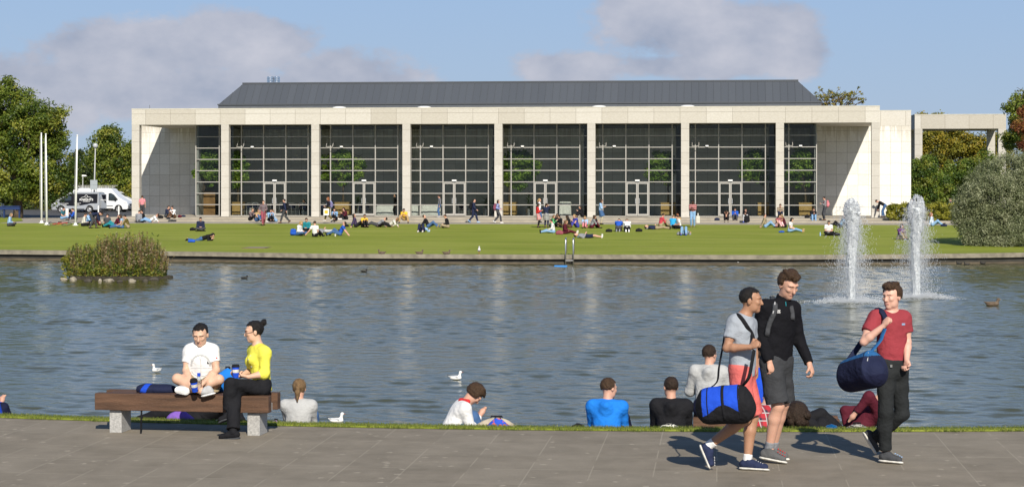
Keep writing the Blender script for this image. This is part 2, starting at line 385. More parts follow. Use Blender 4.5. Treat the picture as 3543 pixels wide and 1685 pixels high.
def blades(name, n, fx, hmin, hmax, w, material, kind='stuff', label=None, cat=None, lean=0.5):
    """fx(n) -> base points (n,3)"""
    b = fx(n); h = RNG.uniform(hmin, hmax, n); a = RNG.uniform(0, 2*math.pi, n); le = RNG.uniform(0, lean, n)*h
    d = np.stack([np.cos(a), np.sin(a), np.zeros(n)], 1); s = np.stack([-np.sin(a), np.cos(a), np.zeros(n)], 1)
    a2 = RNG.uniform(0, 2*math.pi, n); s = np.stack([np.cos(a2), np.sin(a2), np.zeros(n)], 1)
    w_ = (w*RNG.uniform(.6, 1.3, n))[:, None]
    up = np.array([0, 0, 1.0])
    p0 = b - s*w_; p1 = b + s*w_; p2 = b + d*(le*.35)[:, None] + up*(h*.6)[:, None] + s*w_*.7; p3 = p2 - s*w_*1.4; p4 = b + d*le[:, None] + up*h[:, None]
    v = np.concatenate([p0, p1, p2, p3, p4]); i = np.arange(n)
    f = np.concatenate([np.stack([i, i+n, i+2*n, i+3*n], 1), np.stack([i+3*n, i+2*n, i+4*n, i+4*n], 1)])
    # degenerate quad -> use tris mesh instead
    t = np.concatenate([np.stack([i, i+n, i+2*n], 1), np.stack([i, i+2*n, i+3*n], 1), np.stack([i+3*n, i+2*n, i+4*n], 1)])
    o = mesh_obj(name, v, t, material)
    tone = np.tile(RNG.uniform(0, 1, n), 5); at = o.data.attributes.new('tone', 'FLOAT', 'POINT'); at.data.foreach_set('value', tone.astype(np.float32))
    tag(o, label, cat, kind=kind); return o
GR = leaf_mat('grass_blade', (0.075, 0.115, 0.012), (0.17, 0.21, 0.035), (0.27, 0.26, 0.07), 0.35)
def strip_pts(n):
    x = RNG.uniform(-9.5, 6.5, n); dy = RNG.uniform(-0.03, GRASS_W+0.03, n)
    # an uneven front edge
    dy = np.where(dy < 0.05, dy + 0.03*np.sin(x*9)+0.02*np.sin(x*23), dy)
    y = np.array([edge_y(a) for a in x]) + dy
    return np.stack([x, y, np.full(n, 0.005)], 1)
blades('grass_verge', 34000, strip_pts, 0.014, 0.040, 0.0028, GR, label='fringe of bright green grass between the paving and the lake', cat='grass')

# ================================================================ FAR SHORE
curb_px = [(-900, 862), (-300, 864), (0, 866), (300, 868.5), (700, 872.5), (1100, 879), (1771, 882), (2100, 882.5), (2700, 884), (3100, 881.5), (3543, 875.5), (4100, 866)]
CP = [on_lawn(a, b) for a, b in curb_px]
CPX = np.array([p.x for p in CP]); CPY = np.array([p.y for p in CP])
def curb_y(x): return float(np.interp(x, CPX, CPY))
xs2 = np.linspace(CPX[0], CPX[-1], 90)
# lawn sheet, from the kerb up to the footpath before the hall, wide on both sides
vs = []; fs = []
ys_n = 12; FPY = 132.5
def fp_y(x): return FPY
LX = np.concatenate([[-300], xs2, [300]])
for i, x in enumerate(LX):
    y0 = curb_y(x)+0.30
    for k in range(ys_n): 
        y = y0 + (fp_y(x)-y0)*k/(ys_n-1); vs.append((x, y, lawn_z(y)))
    if i:
        for k in range(ys_n-1):
            a = (i-1)*ys_n+k; b = i*ys_n+k; fs.append((a, b, b+1, a+1))
tag(mesh_obj('lawn', vs, fs, MATS['lawn_grass'], smooth=True), kind='structure')
# kerb: coping stone with a sunlit face, recess and a ledge at water level
def curb():
    vs = []; fs = []; fm = []
    X = np.concatenate([[-300], xs2, [300]])
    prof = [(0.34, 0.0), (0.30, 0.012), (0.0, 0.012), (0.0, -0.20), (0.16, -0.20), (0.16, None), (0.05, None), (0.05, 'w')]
    n = len(prof)
    for x in X:
        y = curb_y(x); zt = lawn_z(y)
        for dy, z in prof:
            zz = Z_W+0.075 if z is None else (Z_W-0.5 if z == 'w' else zt+z)
            vs.append((x, y+dy, zz))
    for i in range(1, len(X)):
        for k in range(n-1):
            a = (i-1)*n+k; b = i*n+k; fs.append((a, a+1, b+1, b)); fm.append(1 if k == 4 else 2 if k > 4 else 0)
    return tag(mesh_obj('lake_kerb', vs, fs, [STONE_CURB, mat('recess_shade_wet', (0.03, 0.028, 0.022), 0.7, var=.4, vscale=2), mat('wet_ledge', (0.10, 0.078, 0.05), .7, var=.4, vscale=1.5)], fmat=fm), kind='structure')  # recess back is near-black: overhang shadow painted in, along with the wet waterline
curb()
# footpath and two broad steps before the hall
YC = 146.6
def xz_at(px, Y): return on_y(px, HY, Y).x
PAVE2 = mat('terrace_paving', (0.34, 0.30, 0.235), 0.85, var=0.14, vscale=1.2, bump=.3, bscale=20, stretch=(1, .3, 1))
XL, XR = xz_at(455.6, YC), xz_at(3044, YC)
b = MB(); b.box(-300, 300, FPY, 175, -1.4, Z_FP); tag(b.build('footpath', PAVE2), kind='structure')
b = MB()
b.box(XL-0.6, XR+5.6, 139.0, 139.0+30, Z_FP-0.3, Z_FP+0.13); b.box(XL-0.6, XR+5.0, 142.0, 142+27, Z_FP-0.3, Z_TER)
tag(b.build('terrace_steps', PAVE2, bevel=0.015), kind='structure')
# outer ground: one sheet to the horizon (left: grass rise with car park)
b = MB(); b.box(-1500, 1500, 174, 2500, -1.4, 0.05); tag(b.build('ground', mat('far_ground', (0.09, 0.11, 0.03), 0.9, var=.2, vscale=.1)), kind='structure')
b = MB(); b.box(-1500, 1500, -300, -11, -3, -0.004)
tag(b.build('ground', mat('far_ground', (0.09, 0.11, 0.03))), kind='structure')
# grass slope on the left before the car park and car park surface
vs = []; fs = []
def left_ground():
    pts = [(-120, 132.4, Z_FP+0.004), (XL-5.2, 132.4, Z_FP+0.004), (XL-6.2, 140, Z_FP+0.03), (XL-11.5, 154, Z_FP+0.06), (-120, 154, Z_FP+0.06)]
    tag(mesh_obj('grass_slope', pts, [(0, 1, 2, 3, 4)], MATS['lawn_grass']), kind='structure')
    pts = [(XR+5.9, 138.0, Z_FP+0.006), (140, 138.0, Z_FP+0.006), (140, 174, Z_FP+0.006), (XR+5.9, 174, Z_FP+0.006)]
    tag(mesh_obj('grass_slope', pts, [(0, 1, 2, 3)], mat('soil_grass', (0.10, 0.10, 0.03), .9, var=.3, vscale=1)), kind='structure')
left_ground()
b = MB(); b.box(-160, XL-0.7, 158, 230, Z_FP-.2, Z_FP+0.008); tag(b.build('car_park', mat('asphalt', (0.07, 0.068, 0.065), .9, var=.15, vscale=2)), kind='structure')

# ================================================================ WATER
def water():
    nr = 1250; nc = 720
    t = np.linspace(0, 1, nr); Y = 24.5*np.power(101.5/24.5, t)
    W = 0.36*Y + 5.0; off = -0.105*Y
    u = np.linspace(-1, 1, nc)
    X = off[:, None] + W[:, None]*u[None, :]; YY = np.repeat(Y[:, None], nc, 1)
    Z = np.zeros_like(X)
    rs = np.random.default_rng(3)
    for i in range(112):
        if i < 96: lam = float(np.exp(rs.uniform(math.log(0.24), math.log(0.95)))); th = rs.normal(math.radians(90-6), 0.50); sl = .0112
        else: lam = float(np.exp(rs.uniform(math.log(1.5), math.log(4.0)))); th = rs.normal(math.radians(90-8), 0.4); sl = .0030
        k = 2*math.pi/lam; ph = rs.uniform(0, 6.28)
        Z += sl/k*np.sin(k*(X*math.cos(th)+YY*math.sin(th))+ph + 0.9*np.sin(X*.9+YY*.41+ph*3))
    # gusts: patches of stronger and weaker ripple
    g = 0.92 + 0.22*np.sin(X*.21+YY*.13+1)*np.sin(YY*.17-X*.09) + 0.16*np.sin(X*.5-YY*.4) + .15*np.sin(X*1.1+YY*.8)*np.sin(YY*1.3-X*.4)
    Z *= np.clip(g, .35, 1.4)
    # rings spreading from the two fountains
    for fx, fy in FOUNT:
        r = np.hypot(X-fx, YY-fy); Z += 0.014*np.exp(-r/2.2)*np.sin(r*11) + 0.012*np.exp(-((r)/1.6)**2)*np.sin(X*31+np.sin(YY*23)*2)*np.sin(YY*19+X*5)
    v = np.stack([X, YY, Z_W+Z], 2).reshape(-1, 3)
    i = np.arange(nr-1)[:, None]*nc + np.arange(nc-1)[None, :]; i = i.ravel()
    f = np.stack([i, i+1, i+nc+1, i+nc], 1)
    o = mesh_obj('lake_water', v, f, water_mat(), smooth=True); tag(o, kind='structure')
    bb = MB(); bb.box(-300, 300, 20, 110, Z_W-0.6, Z_W-0.09); tag(bb.build('lake_water', MATS['lake_water']), kind='structure')
F1 = on_z(2947, 1046, Z_W); F2 = on_z(3170, 1030, Z_W)
FOUNT = [(F1.x, F1.y), (F2.x, F2.y)]
water()
# ================================================================ THE HALL
def zat(px, py, Y): return on_y(px, py, Y).z
ZBB = zat(1750, 428.5, YC); ZBT = zat(1750, 371.5, YC)          # beam underside / top
PITCH = (XR-XL-0.6)/8; CW = 0.60
YG = YC+2.3; YW = YC+10.0
RH = (ZBB-Z_TER)/8                                            # course height of the columns
FR_ST = stone_mat('frame_stone', (0.47, 0.445, 0.395), (0.54, 0.515, 0.465), 1000, RH, 0.0, Z_TER+0.01, jw=0.012, joint=(0.24, 0.21, 0.17))
BEAM_ST = stone_mat('beam_stone', (0.45, 0.42, 0.36), (0.56, 0.535, 0.48), PITCH/3.6, 10, XL+0.6, ZBB-.3, jw=0.014, joint=(0.22, 0.19, 0.15))
COPE = mat('coping_stone', (0.50, 0.47, 0.39), 0.8, var=.1, vscale=2)
WALL_ST = stone_mat('wall_stone', (0.70, 0.68, 0.63), (0.80, 0.785, 0.745), 0.84, 0.86, XL+0.35, Z_TER+0.02, jw=0.012, joint=(0.26, 0.24, 0.20), stain=ZBB+0.2)
SOFFIT = mat('soffit_plaster', (0.50, 0.47, 0.41), 0.8)
ALU = mat('window_aluminium', (0.36, 0.345, 0.315), 0.5, metal=0.0, spec=.5)
ZINC = None
def zinc():
    m, nt, p, pos = newmat('zinc_roof')
    sep = nt.nodes.new('ShaderNodeSeparateXYZ'); nt.links.new(pos, sep.inputs[0])
    u = M_(nt, 'DIVIDE', M_(nt, 'ADD', sep.outputs[0], 100.0), 0.58); fu = M_(nt, 'FRACT', u)
    wn = nt.nodes.new('ShaderNodeTexWhiteNoise'); wn.noise_dimensions = '1D'; nt.links.new(M_(nt, 'FLOOR', u), wn.inputs['W'])
    c = mixc(nt, wn.outputs['Value'], (0.080, 0.089, 0.102), (0.092, 0.102, 0.116))
    c = mixc(nt, M_(nt, 'MULTIPLY', noise(nt, mapped(nt, pos, (1, .3, .3)), 2, 5, .7), 0.4), c, (0.075, 0.082, 0.092))
    nt.links.new(c, p.inputs['Base Color']); p.inputs['Roughness'].default_value = 0.55; p.inputs['Metallic'].default_value = 0.25
    return m
ZINC = zinc()
def glass_mat(name, tint, refl_tint=1.0):
    m = bpy.data.materials.new(name); m.use_nodes = True; MATS[name] = m
    nt = m.node_tree; N = nt.nodes; L = nt.links; N.remove(N['Principled BSDF'])
    tr = N.new('ShaderNodeBsdfTransparent'); tr.inputs[0].default_value = (*tint, 1)
    gl = N.new('ShaderNodeBsdfGlossy'); gl.inputs['Roughness'].default_value = 0.02; gl.inputs[0].default_value = (refl_tint,)*3+(1,)
    fr = N.new('ShaderNodeFresnel'); fr.inputs[0].default_value = 1.28
    mx = N.new('ShaderNodeMixShader'); L.new(fr.outputs[0], mx.inputs[0]); L.new(tr.outputs[0], mx.inputs[1]); L.new(gl.outputs[0], mx.inputs[2])
    L.new(mx.outputs[0], N['Material Output'].inputs[0]); return m
GLASS = glass_mat('window_glass', (0.82, 0.84, 0.82))
hall = empty('event_hall', (0.5*(XL+XR), YC, Z_TER), label='long pale stone hall with a glazed colonnade and dark grey hipped roof', cat='building')
HM = Matrix.Translation(-Vector(hall.location))
def hb(mb, name, mats, parent=None, **k):
    for i in range(len(mb.v)): mb.v[i] = Vector(mb.v[i]) - Vector(hall.location)
    return mb.build(name, mats, parent or hall, **k)
# columns
CXS = [XL + PITCH*i for i in range(9)]
for i, x in enumerate(CXS):
    b = MB(); b.box(x, x+CW, YC, YC+CW, Z_TER-.02, ZBB-0.002); hb(b, 'column', FR_ST, bevel=0.012)
# beam round the roof slab, with coping; recess soffit
b = MB(); b.box(XL, XR, YC, YC+0.5, ZBB, ZBT-0.09); b.box(XL+.002, XR-.002, YC+0.5, YW, ZBB+0.02, ZBT-0.12, 1)
hb(b, 'roof_beam', [BEAM_ST, SOFFIT])
b = MB()
# horizontal joint line under the top course, as a real rebate strip
b.box(XL-0.012, XR+0.012, YC-0.012, YW, ZBT-0.088, ZBT); hb(b, 'coping', COPE)
b = MB(); b.box(XL, XR, YC-0.004, YC, ZBT-0.42, ZBT-0.40); hb(b, 'joint_groove', mat('groove', (0.25, .22, .18), .9))
# rear wall, running on past the frame to the right as a lower wing
XW = xz_at(3152, YW); ZWT = zat(3100, 382, YW)
b = MB(); b.box(xz_at(470, YW), XW, YW, YW+0.5, Z_TER-.3, ZWT-0.08); hb(b, 'rear_wall', WALL_ST)
b = MB(); b.box(XR+0.03, XW+0.02, YW-0.02, YW+0.52, ZWT-0.078, ZWT); hb(b, 'coping', COPE)
# the wing's upper course is of the same warm stone as the beam
b = MB(); b.box(XR+0.03, XW+0.004, YW-0.012, YW+0.3, zat(3100, 436, YW), ZWT-0.082); hb(b, 'parapet_course', BEAM_ST)
# glazing between
GXL = xz_at(678.5, YG); GXR = xz_at(2825, YG)
MX0 = xz_at(836, YG); NV = PITCH/4
GH = (ZBB-Z_TER)/8
INT_W = mat('interior_wall', (0.46, 0.47, 0.45), 0.9, var=.12, vscale=.4)
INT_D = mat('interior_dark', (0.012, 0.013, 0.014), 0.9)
INT_F = mat('interior_floor', (0.12, 0.11, 0.10), 0.5)
INT_C = mat('interior_ceiling', (0.13, 0.125, 0.10), 0.9)
FRAME_D = mat('frame_dark', (0.10, 0.10, 0.10), 0.5)
b = MB()
YB = YG+9.5
b.box(GXL, GXR, YB, YB+0.2, Z_TER, ZBB+0.018); hb(b, 'interior_wall', INT_W)
b = MB(); b.box(GXL, GXR, YG+0.1, YB, Z_TER-.02, Z_TER+0.012); hb(b, 'interior_floor', INT_F)
b = MB(); b.box(GXL+.05, GXR-.05, YG+0.2, YB, ZBB-0.10, ZBB+0.012); hb(b, 'interior_ceiling', INT_C)
for x0, x1, y1 in ((GXL-0.02, GXL+0.16, YW), (GXR-0.16, GXR+0.02, YW)):
    b = MB(); b.box(x0, x1, YG+0.12, YB, Z_TER, ZBB+0.015); hb(b, 'side_wall', mat('side_cladding', (0.28, 0.28, 0.27), .7))
# door head sill
b = MB(); b.box(GXL, GXR, YG-0.05, YG+0.12, Z_TER, Z_TER+0.05); hb(b, 'glazing_sill', ALU)
xe = [GXL] + [MX0 + NV*k for k in range(-8, 40) if GXL+0.5 < MX0+NV*k < GXR-0.5] + [GXR]
DOORK = {2 + 4*i for i in range(6)}      # door lies between mullion index MX0+NV*(1+4i) and +1
ALUH = 0.058
for i, x in enumerate(xe):
    b = MB(); w = 0.07
    b.box(x-w/2, x+w/2, YG-0.09, YG+0.06, Z_TER+0.05, ZBB-0.004); hb(b, 'mullion', ALU)
for k in range(1, 8):
    z = Z_TER + GH*k
    b = MB()
    for i in range(len(xe)-1):
        b.box(xe[i]+0.043, xe[i+1]-0.043, YG-0.05, YG+0.05, z-ALUH/2, z+ALUH/2)
    # doors interrupt rails 1 and 2
    hb(b, 'transom', ALU)
for i in range(len(xe)-1):
    b = MB(); b.box(xe[i]+0.043, xe[i+1]-0.043, YG+0.0, YG+0.012, Z_TER+0.05, ZBB-0.006); hb(b, 'window_pane', GLASS)
for i in range(1, 8):
    b = MB(); xc = CXS[i]; b.box(xc-.42, xc+.1, YG+.35, YG+.75, Z_TER+.015, ZBB-.11); hb(b, 'inner_post', mat('post_dark', (.05, .05, .05), .6))
# double doors
for i in range(6):
    xa = MX0 + NV*(1+4*i); xb = xa+NV; xm = (xa+xb)/2; zt = Z_TER+3*GH
    for s, (a, c) in enumerate(((xa+0.05, xm-0.01), (xm+0.01, xb-0.05))):
        b = MB(); f = 0.085
        b.box(a, a+f, YG-0.13, YG-0.052, Z_TER+0.055, zt-0.06); b.box(c-f, c, YG-0.13, YG-0.052, Z_TER+0.055, zt-0.06)
        b.box(a+f, c-f, YG-0.13, YG-0.052, zt-0.06-f, zt-0.06); b.box(a+f, c-f, YG-0.13, YG-0.052, Z_TER+0.055, Z_TER+0.055+0.15)
        b.box(a+f, c-f, YG-0.128, YG-0.055, Z_TER+GH-0.035, Z_TER+GH+0.035); b.box(a+f, c-f, YG-0.128, YG-0.055, Z_TER+2*GH-0.035, Z_TER+2*GH+0.035)
        d = hb(b, 'door', ALU)
        hx = c-0.13 if s == 0 else a+0.13
        h = MB(); h.tube([Vector(q)-Vector(hall.location) for q in ((hx, YG-0.12, Z_TER+0.98), (hx, YG-0.24, Z_TER+0.98), (hx, YG-0.24, Z_TER+1.38), (hx, YG-0.12, Z_TER+1.38))], 0.022, 6)
        hh = h.build('handle', mat('steel_handle', (0.75, 0.75, 0.75), 0.3, metal=.6), d)
    b = MB(); b.box(xm-0.17, xm+0.17, YG-0.16, YG-0.06, zt+0.06, zt+0.17); hb(b, 'door_lamp', mat('white_plastic', (0.8, 0.8, 0.78), .5))
# top-hung vents standing open beside the columns, small floodlights on the fifth rail
for i in range(1, 8):
    xc = CXS[i]+CW+0.15
    if i < 8:
        b = MB(); z = Z_TER+6*GH; x0, x1 = xc+0.05, min(xc+0.55, GXR-.2)
        b.box(x0, x1, YG-0.62, YG-0.58, z+0.06, z+0.10); b.bar((x0, YG-0.6, z+.08), (x0, YG-.06, z+0.55), 0.03); b.bar((x1, YG-0.6, z+.08), (x1, YG-.06, z+0.55), 0.04)
        hb(b, 'open_vent', ALU)
    if i < 8:
        b = MB(); xx = MX0+NV*(4*(i-1))+NV*0.5 if i < 8 else 0; z = Z_TER+6*GH+0.04
        b.box(xx-0.11, xx+0.11, YG-0.2, YG-0.08, z, z+0.10); b.box(xx-.03, xx+.03, YG-.12, YG-.055, z-.02, z)
        hb(b, 'floodlight', MATS['white_plastic'])
# interior: dark doorways, wall hanging with an orange disc, bands
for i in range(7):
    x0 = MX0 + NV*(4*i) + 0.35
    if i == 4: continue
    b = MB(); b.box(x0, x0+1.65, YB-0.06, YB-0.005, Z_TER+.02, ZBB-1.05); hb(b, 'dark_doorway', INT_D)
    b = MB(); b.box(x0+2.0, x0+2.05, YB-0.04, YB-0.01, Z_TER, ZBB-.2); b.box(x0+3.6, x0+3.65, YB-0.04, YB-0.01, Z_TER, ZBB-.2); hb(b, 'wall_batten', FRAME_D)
hx0, hx1 = xz_at(1853, YB), xz_at(2001, YB); hz1 = zat(1927, 458, YB); hz0 = zat(1927, 716, YB)
b = MB(); b.box(hx0, hx1, YB-0.12, YB-0.06, hz0, hz1)
hb_ = b
b = hb_
for (pa, pb, q0, q1, n) in ((1886, 1898, 606, 640, 5), (1906, 1922, 606, 700, 13), (1936, 1948, 612, 700, 12), (1976, 1996, 600, 706, 14)):
    for k in range(n):
        z1 = zat(pa, q0+(q1-q0)*k/n, YB); z0 = zat(pa, q0+(q1-q0)*(k+.55)/n, YB); b.box(xz_at(pa, YB), xz_at(pb, YB), YB-0.127, YB-0.122, z0, z1, 1 if pa in (1886, 1976) else 2)
hang = hb(b, 'wall_hanging', [mat('tapestry_dark', (0.018, 0.045, 0.06), .9, var=.4, vscale=2), mat('tapestry_red', (0.28, 0.06, 0.05), .9), mat('tapestry_green', (0.10, 0.12, 0.05), .9)])
cx, cz, cr_ = xz_at(1926, YB), zat(1926, 506, YB), 1.08
vs = [Vector((cx, YB-0.125, cz))-Vector(hall.location)] + [Vector((cx+cr_*math.cos(a), YB-0.125, cz+cr_*math.sin(a)))-Vector(hall.location) for a in np.linspace(0, 2*math.pi, 49)[:-1]]
mesh_obj('orange_disc', vs, [(0, (k+1) % 48+1, k+1) for k in range(48)], mat('tapestry_orange', (0.62, 0.10, 0.02), .9), hang)
# hipped roof
YR = YC+8.6
ex0, ex1 = xz_at(755, YR), xz_at(2842, YR); ez0 = ZBT-.3; ez1 = zat(1800, 358.5, YR)
YRR = YR+1.9; rx0, rx1 = xz_at(841, YRR), xz_at(2760, YRR); rz = zat(1800, 286.0, YRR)
b = MB(); D = 16
v = [(ex0,YR,ez0),(ex1,YR,ez0),(ex1,YR+D,ez0),(ex0,YR+D,ez0),(ex0,YR,ez1),(ex1,YR,ez1),(ex1,YR+D,ez1),(ex0,YR+D,ez1),(rx0,YRR,rz),(rx1,YRR,rz),(rx1,YR+D-1.9,rz),(rx0,YR+D-1.9,rz)]
b.add(v, [(0,1,5,4),(1,2,6,5),(2,3,7,6),(3,0,4,7),(4,5,9,8),(5,6,10,9),(6,7,11,10),(7,4,8,11),(8,9,10,11)])
n = int((ex1-ex0)/.58)
for k in range(n+1):
    x = math.ceil((ex0+100)/.58)*.58-100 + k*.58
    if x > ex1: break
    f = min(1, (x-ex0)/(rx0-ex0), (ex1-x)/(ex1-rx1))
    b.bar((x, YR-0.02, ez1), (x, YR-0.02+1.9*f, ez1+(rz-ez1)*f), 0.03, 0.05); b.bar((x, YR-0.012, ez0+.3), (x, YR-0.012, ez1), 0.04, 0.03)
roof = hb(b, 'roof', ZINC)
b = MB(); b.box(ex0-0.05, ex1+0.05, YR-0.09, YR, ez1-0.05, ez1+0.05); b.box(rx0-.05, rx1+.05, YRR-0.06, YRR+.2, rz-0.02, rz+0.10)
for i in range(len(b.v)): b.v[i] -= Vector(hall.location)
b.build('roof_edge', mat('zinc_edge', (0.06, 0.066, 0.075), .5), roof)
# roof lights and twin steel flues
for px in (1174, 1468, 2073, 2379):
    x = xz_at(px, YC+4); b = MB(); b.lathe(Vector((x, YC+4, ZBT-0.1))-Vector(hall.location), [(0.58, 0), (0.58, 0.2), (0.5, 0.30), (0.3, 0.35), (0.0, 0.36)], 20); b.build('roof_light', mat('opal_dome', (0.75, 0.74, 0.70), .4), hall, smooth=True)
for px in (938, 960):
    Yf = YRR+3; x = xz_at(px-2, Yf); z1 = zat(px, 269.5 if px < 950 else 272, Yf); r = 0.30 if px < 950 else .26; b = MB(); pr = []
    z = rz-.2
    while z < z1: pr += [(r, z), (r, z+0.14), (r-.035, z+.15), (r-.035, z+.18)]; z += 0.19
    b.lathe(Vector((x, Yf, 0))-Vector(hall.location), pr, 20); b.build('flue', mat('flue_steel', (0.7, 0.72, 0.75), 0.22, metal=1), roof)
# small mast on the left parapet
b = MB(); b.bar(Vector((xz_at(518, YC+2), YC+2, ZBT-.1))-Vector(hall.location), Vector((xz_at(518, YC+2), YC+2, ZBT+.35))-Vector(hall.location), 0.03); b.build('roof_spike', FRAME_D, hall)

# ---- detached portico frame on the right
YP = YC+17.5
PXL, PXR = xz_at(3165, YP), xz_at(3481, YP); PZT = zat(3320, 395.5, YP); PZB = zat(3320, 446, YP)
port = empty('stone_portico', ((PXL+PXR)/2, YP, 0.1), label='open pale stone portico frame standing to the right of the hall', cat='portico')
def pbuild(b, name, m, **k):
    for i in range(len(b.v)): b.v[i] = Vector(b.v[i]) - Vector(port.location)
    return b.build(name, m, port, **k)
PD = 6.4
for x in (PXL, PXR-0.62):
    for y in (YP, YP+PD):
        b = MB(); b.box(x, x+0.62, y, y+.62, 0.05, PZB-.002); pbuild(b, 'column', FR_ST)
b = MB(); b.box(PXL, PXR, YP, YP+.62, PZB, PZT-.08); b.box(PXL, PXR, YP+PD, YP+PD+.62, PZB, PZT-.08); b.box(PXL+.002, PXL+.62, YP+.62, YP+PD, PZB+.002, PZT-.08); b.box(PXR-.62, PXR-.002, YP+.62, YP+PD, PZB+.002, PZT-.08)
b.box(PXL+.62, PXR-.62, YP+.62, YP+PD, PZB+.4, PZT-.2)
pbuild(b, 'beam', BEAM_ST)
b = MB(); b.box(PXL-.02, PXR+.02, YP-.02, YP+PD+.64, PZT-.078, PZT); pbuild(b, 'coping', COPE)
# ================================================================ PLANTS
BARK = mat('bark', (0.10, 0.075, 0.05), 0.9, var=.3, vscale=6, bump=.6, bscale=20)
def leaves(clumps, per, size, asp=0.6, fill=0.55, seed=1, droop=0.0, tone_fn=None):
    """leaf-sized quads spread through clumps [(x,y,z, rx,ry,rz, tone)] -> verts, faces, tone"""
    r = np.random.default_rng(seed); C = np.array(clumps, dtype=float); n = len(C)
    idx = np.repeat(np.arange(n), per); N = len(idx)
    d = r.normal(size=(N, 3)); d /= np.linalg.norm(d, axis=1)[:, None]
    rad = r.uniform(0, 1, N)**(fill)
    p = C[idx, :3] + d*rad[:, None]*C[idx, 3:6]
    nrm = d*0.7 + r.normal(size=(N, 3))*0.8 + np.array([0.1, -0.25, 0.5]); nrm /= np.linalg.norm(nrm, axis=1)[:, None]
    a = r.normal(size=(N, 3)); a[:, 2] -= droop; u = a - (a*nrm).sum(1)[:, None]*nrm; u /= np.linalg.norm(u, axis=1)[:, None]
    v = np.cross(nrm, u); s = size*r.uniform(.6, 1.35, N)[:, None]
    V = np.stack([p-u*s*.5, p+v*s*asp*.5, p+u*s*.5, p-v*s*asp*.5], 1).reshape(-1, 3)
    F = np.arange(N*4).reshape(N, 4)
    tone = np.clip(C[idx, 6] + r.normal(0, .13, N), 0, 1); tone = np.repeat(tone, 4)
    return V, F, tone
def leaf_obj(name, clumps, per, size, material, parent=None, **k):
    V, F, t = leaves(clumps, per, size, **k)
    if parent is not None: V = V - np.array(parent.location)
    o = mesh_obj(name, V, F, material, parent)
    at = o.data.attributes.new('tone', 'FLOAT', 'POINT'); at.data.foreach_set('value', t.astype(np.float32)); return o
def lobes_to_clumps(lobes, n, cr, seed=1, shell=0.45, tone=(0.1, 0.9), flat=0.8):
    """lobes: (x,y,z,rx,ry,rz). Clumps sit mostly near the lobes' surface."""
    r = np.random.default_rng(seed); L = np.array(lobes, dtype=float)
    vol = (L[:, 3]*L[:, 5])**1.0; pr = vol/vol.sum(); out = []
    for i in r.choice(len(L), n, p=pr):
        d = r.normal(size=3); d /= np.linalg.norm(d); q = L[i, :3] + d*L[i, 3:6]*r.uniform(shell, 1.0)
        c = cr*r.uniform(.6, 1.3); out.append((*q, c, c, c*flat, r.uniform(*tone)))
    return out
def px_lobe(px, py, rx, ry, Y, dy=0, ryd=None):
    """a lobe given by where it stands in the view at distance Y"""
    z = (on_y(px, py, Y+dy)); k = Y/CA/FPX
    return (z.x, z.y, z.z, rx*k, (ryd if ryd else rx)*k*.9, ry*k)
def limb(b, p0, p1, r0, r1, seed=0, n=5, wob=0.08):
    r = random.Random(seed); p0 = Vector(p0); p1 = Vector(p1); L = (p1-p0).length; pts = []; rr = []
    for i in range(n+1):
        t = i/n; q = p0.lerp(p1, t) + Vector((r.uniform(-1, 1), r.uniform(-1, 1), r.uniform(-.5, .5)))*L*wob*(0 if i in (0,) else 1); pts.append(q); rr.append(r0+(r1-r0)*t)
    b.tube(pts, rr, 7)
def tree(name, base, lobes, n, cr, per, size, material, label, seed=1, tr=0.3, group=None, cat='tree', limbs=14, shell=.45, asp=.6, flat=.8, fork=0.35, tone=(0.1, .9)):
    base = Vector(base); t = empty(name, base, label=label, cat=cat, group=group)
    cl = lobes_to_clumps(lobes, n, cr, seed, shell, tone, flat)
    leaf_obj('crown', cl, per, size, material, t, seed=seed, asp=asp)
    top = max(l[2] for l in lobes); b = MB(); r = random.Random(seed)
    fk = Vector((base.x, base.y, base.z + (top-base.z)*fork)); limb(b, (0, 0, -0.1), fk-base, tr, tr*.72, seed, 5, .02)
    for i in range(limbs):
        l = lobes[i % len(lobes)]; q = Vector(l[:3]) + Vector((r.uniform(-.6, .6)*l[3], r.uniform(-.6, .6)*l[4], r.uniform(-.5, .75)*l[5]))
        limb(b, fk-base-Vector((0, 0, r.uniform(0, .25)*(fk.z-base.z))), q-base, tr*r.uniform(.3, .55), 0.02, seed+i, 6, .07)
        for j in range(2):
            q2 = q + Vector((r.uniform(-1, 1)*l[3], r.uniform(-1, 1)*l[4], r.uniform(-.2, 1)*l[5]))*.5; limb(b, q-base, q2-base, 0.03, .01, seed+i*7+j, 4, .1)
    b.build('trunk', BARK, t, smooth=True); return t
OAK = leaf_mat('oak_leaf', (0.04, 0.075, 0.010), (0.17, 0.22, 0.026), (0.30, 0.29, 0.045))
GRN = leaf_mat('green_leaf', (0.04, 0.08, 0.010), (0.16, 0.23, 0.03), (0.22, 0.23, 0.035))
AUT = leaf_mat('autumn_leaf', (0.09, 0.10, 0.014), (0.27, 0.25, 0.03), (0.38, 0.27, 0.03))
RED = leaf_mat('red_leaf', (0.10, 0.03, 0.012), (0.24, 0.08, 0.025), (0.24, 0.15, 0.03))
DRK = leaf_mat('dark_leaf', (0.018, 0.034, 0.008), (0.075, 0.11, 0.018), (0.13, 0.14, 0.03))
YEL = leaf_mat('laurel_leaf', (0.10, 0.12, 0.012), (0.30, 0.29, 0.03), (0.42, 0.38, 0.06))
SIL = leaf_mat('willow_leaf', (0.095, 0.115, 0.048), (0.23, 0.25, 0.125), (0.34, 0.35, 0.21), .25)
IND = leaf_mat('indoor_leaf', (0.05, 0.10, 0.015), (0.22, 0.36, 0.04), (0.36, 0.46, 0.07))
T = on_y
YT = 152
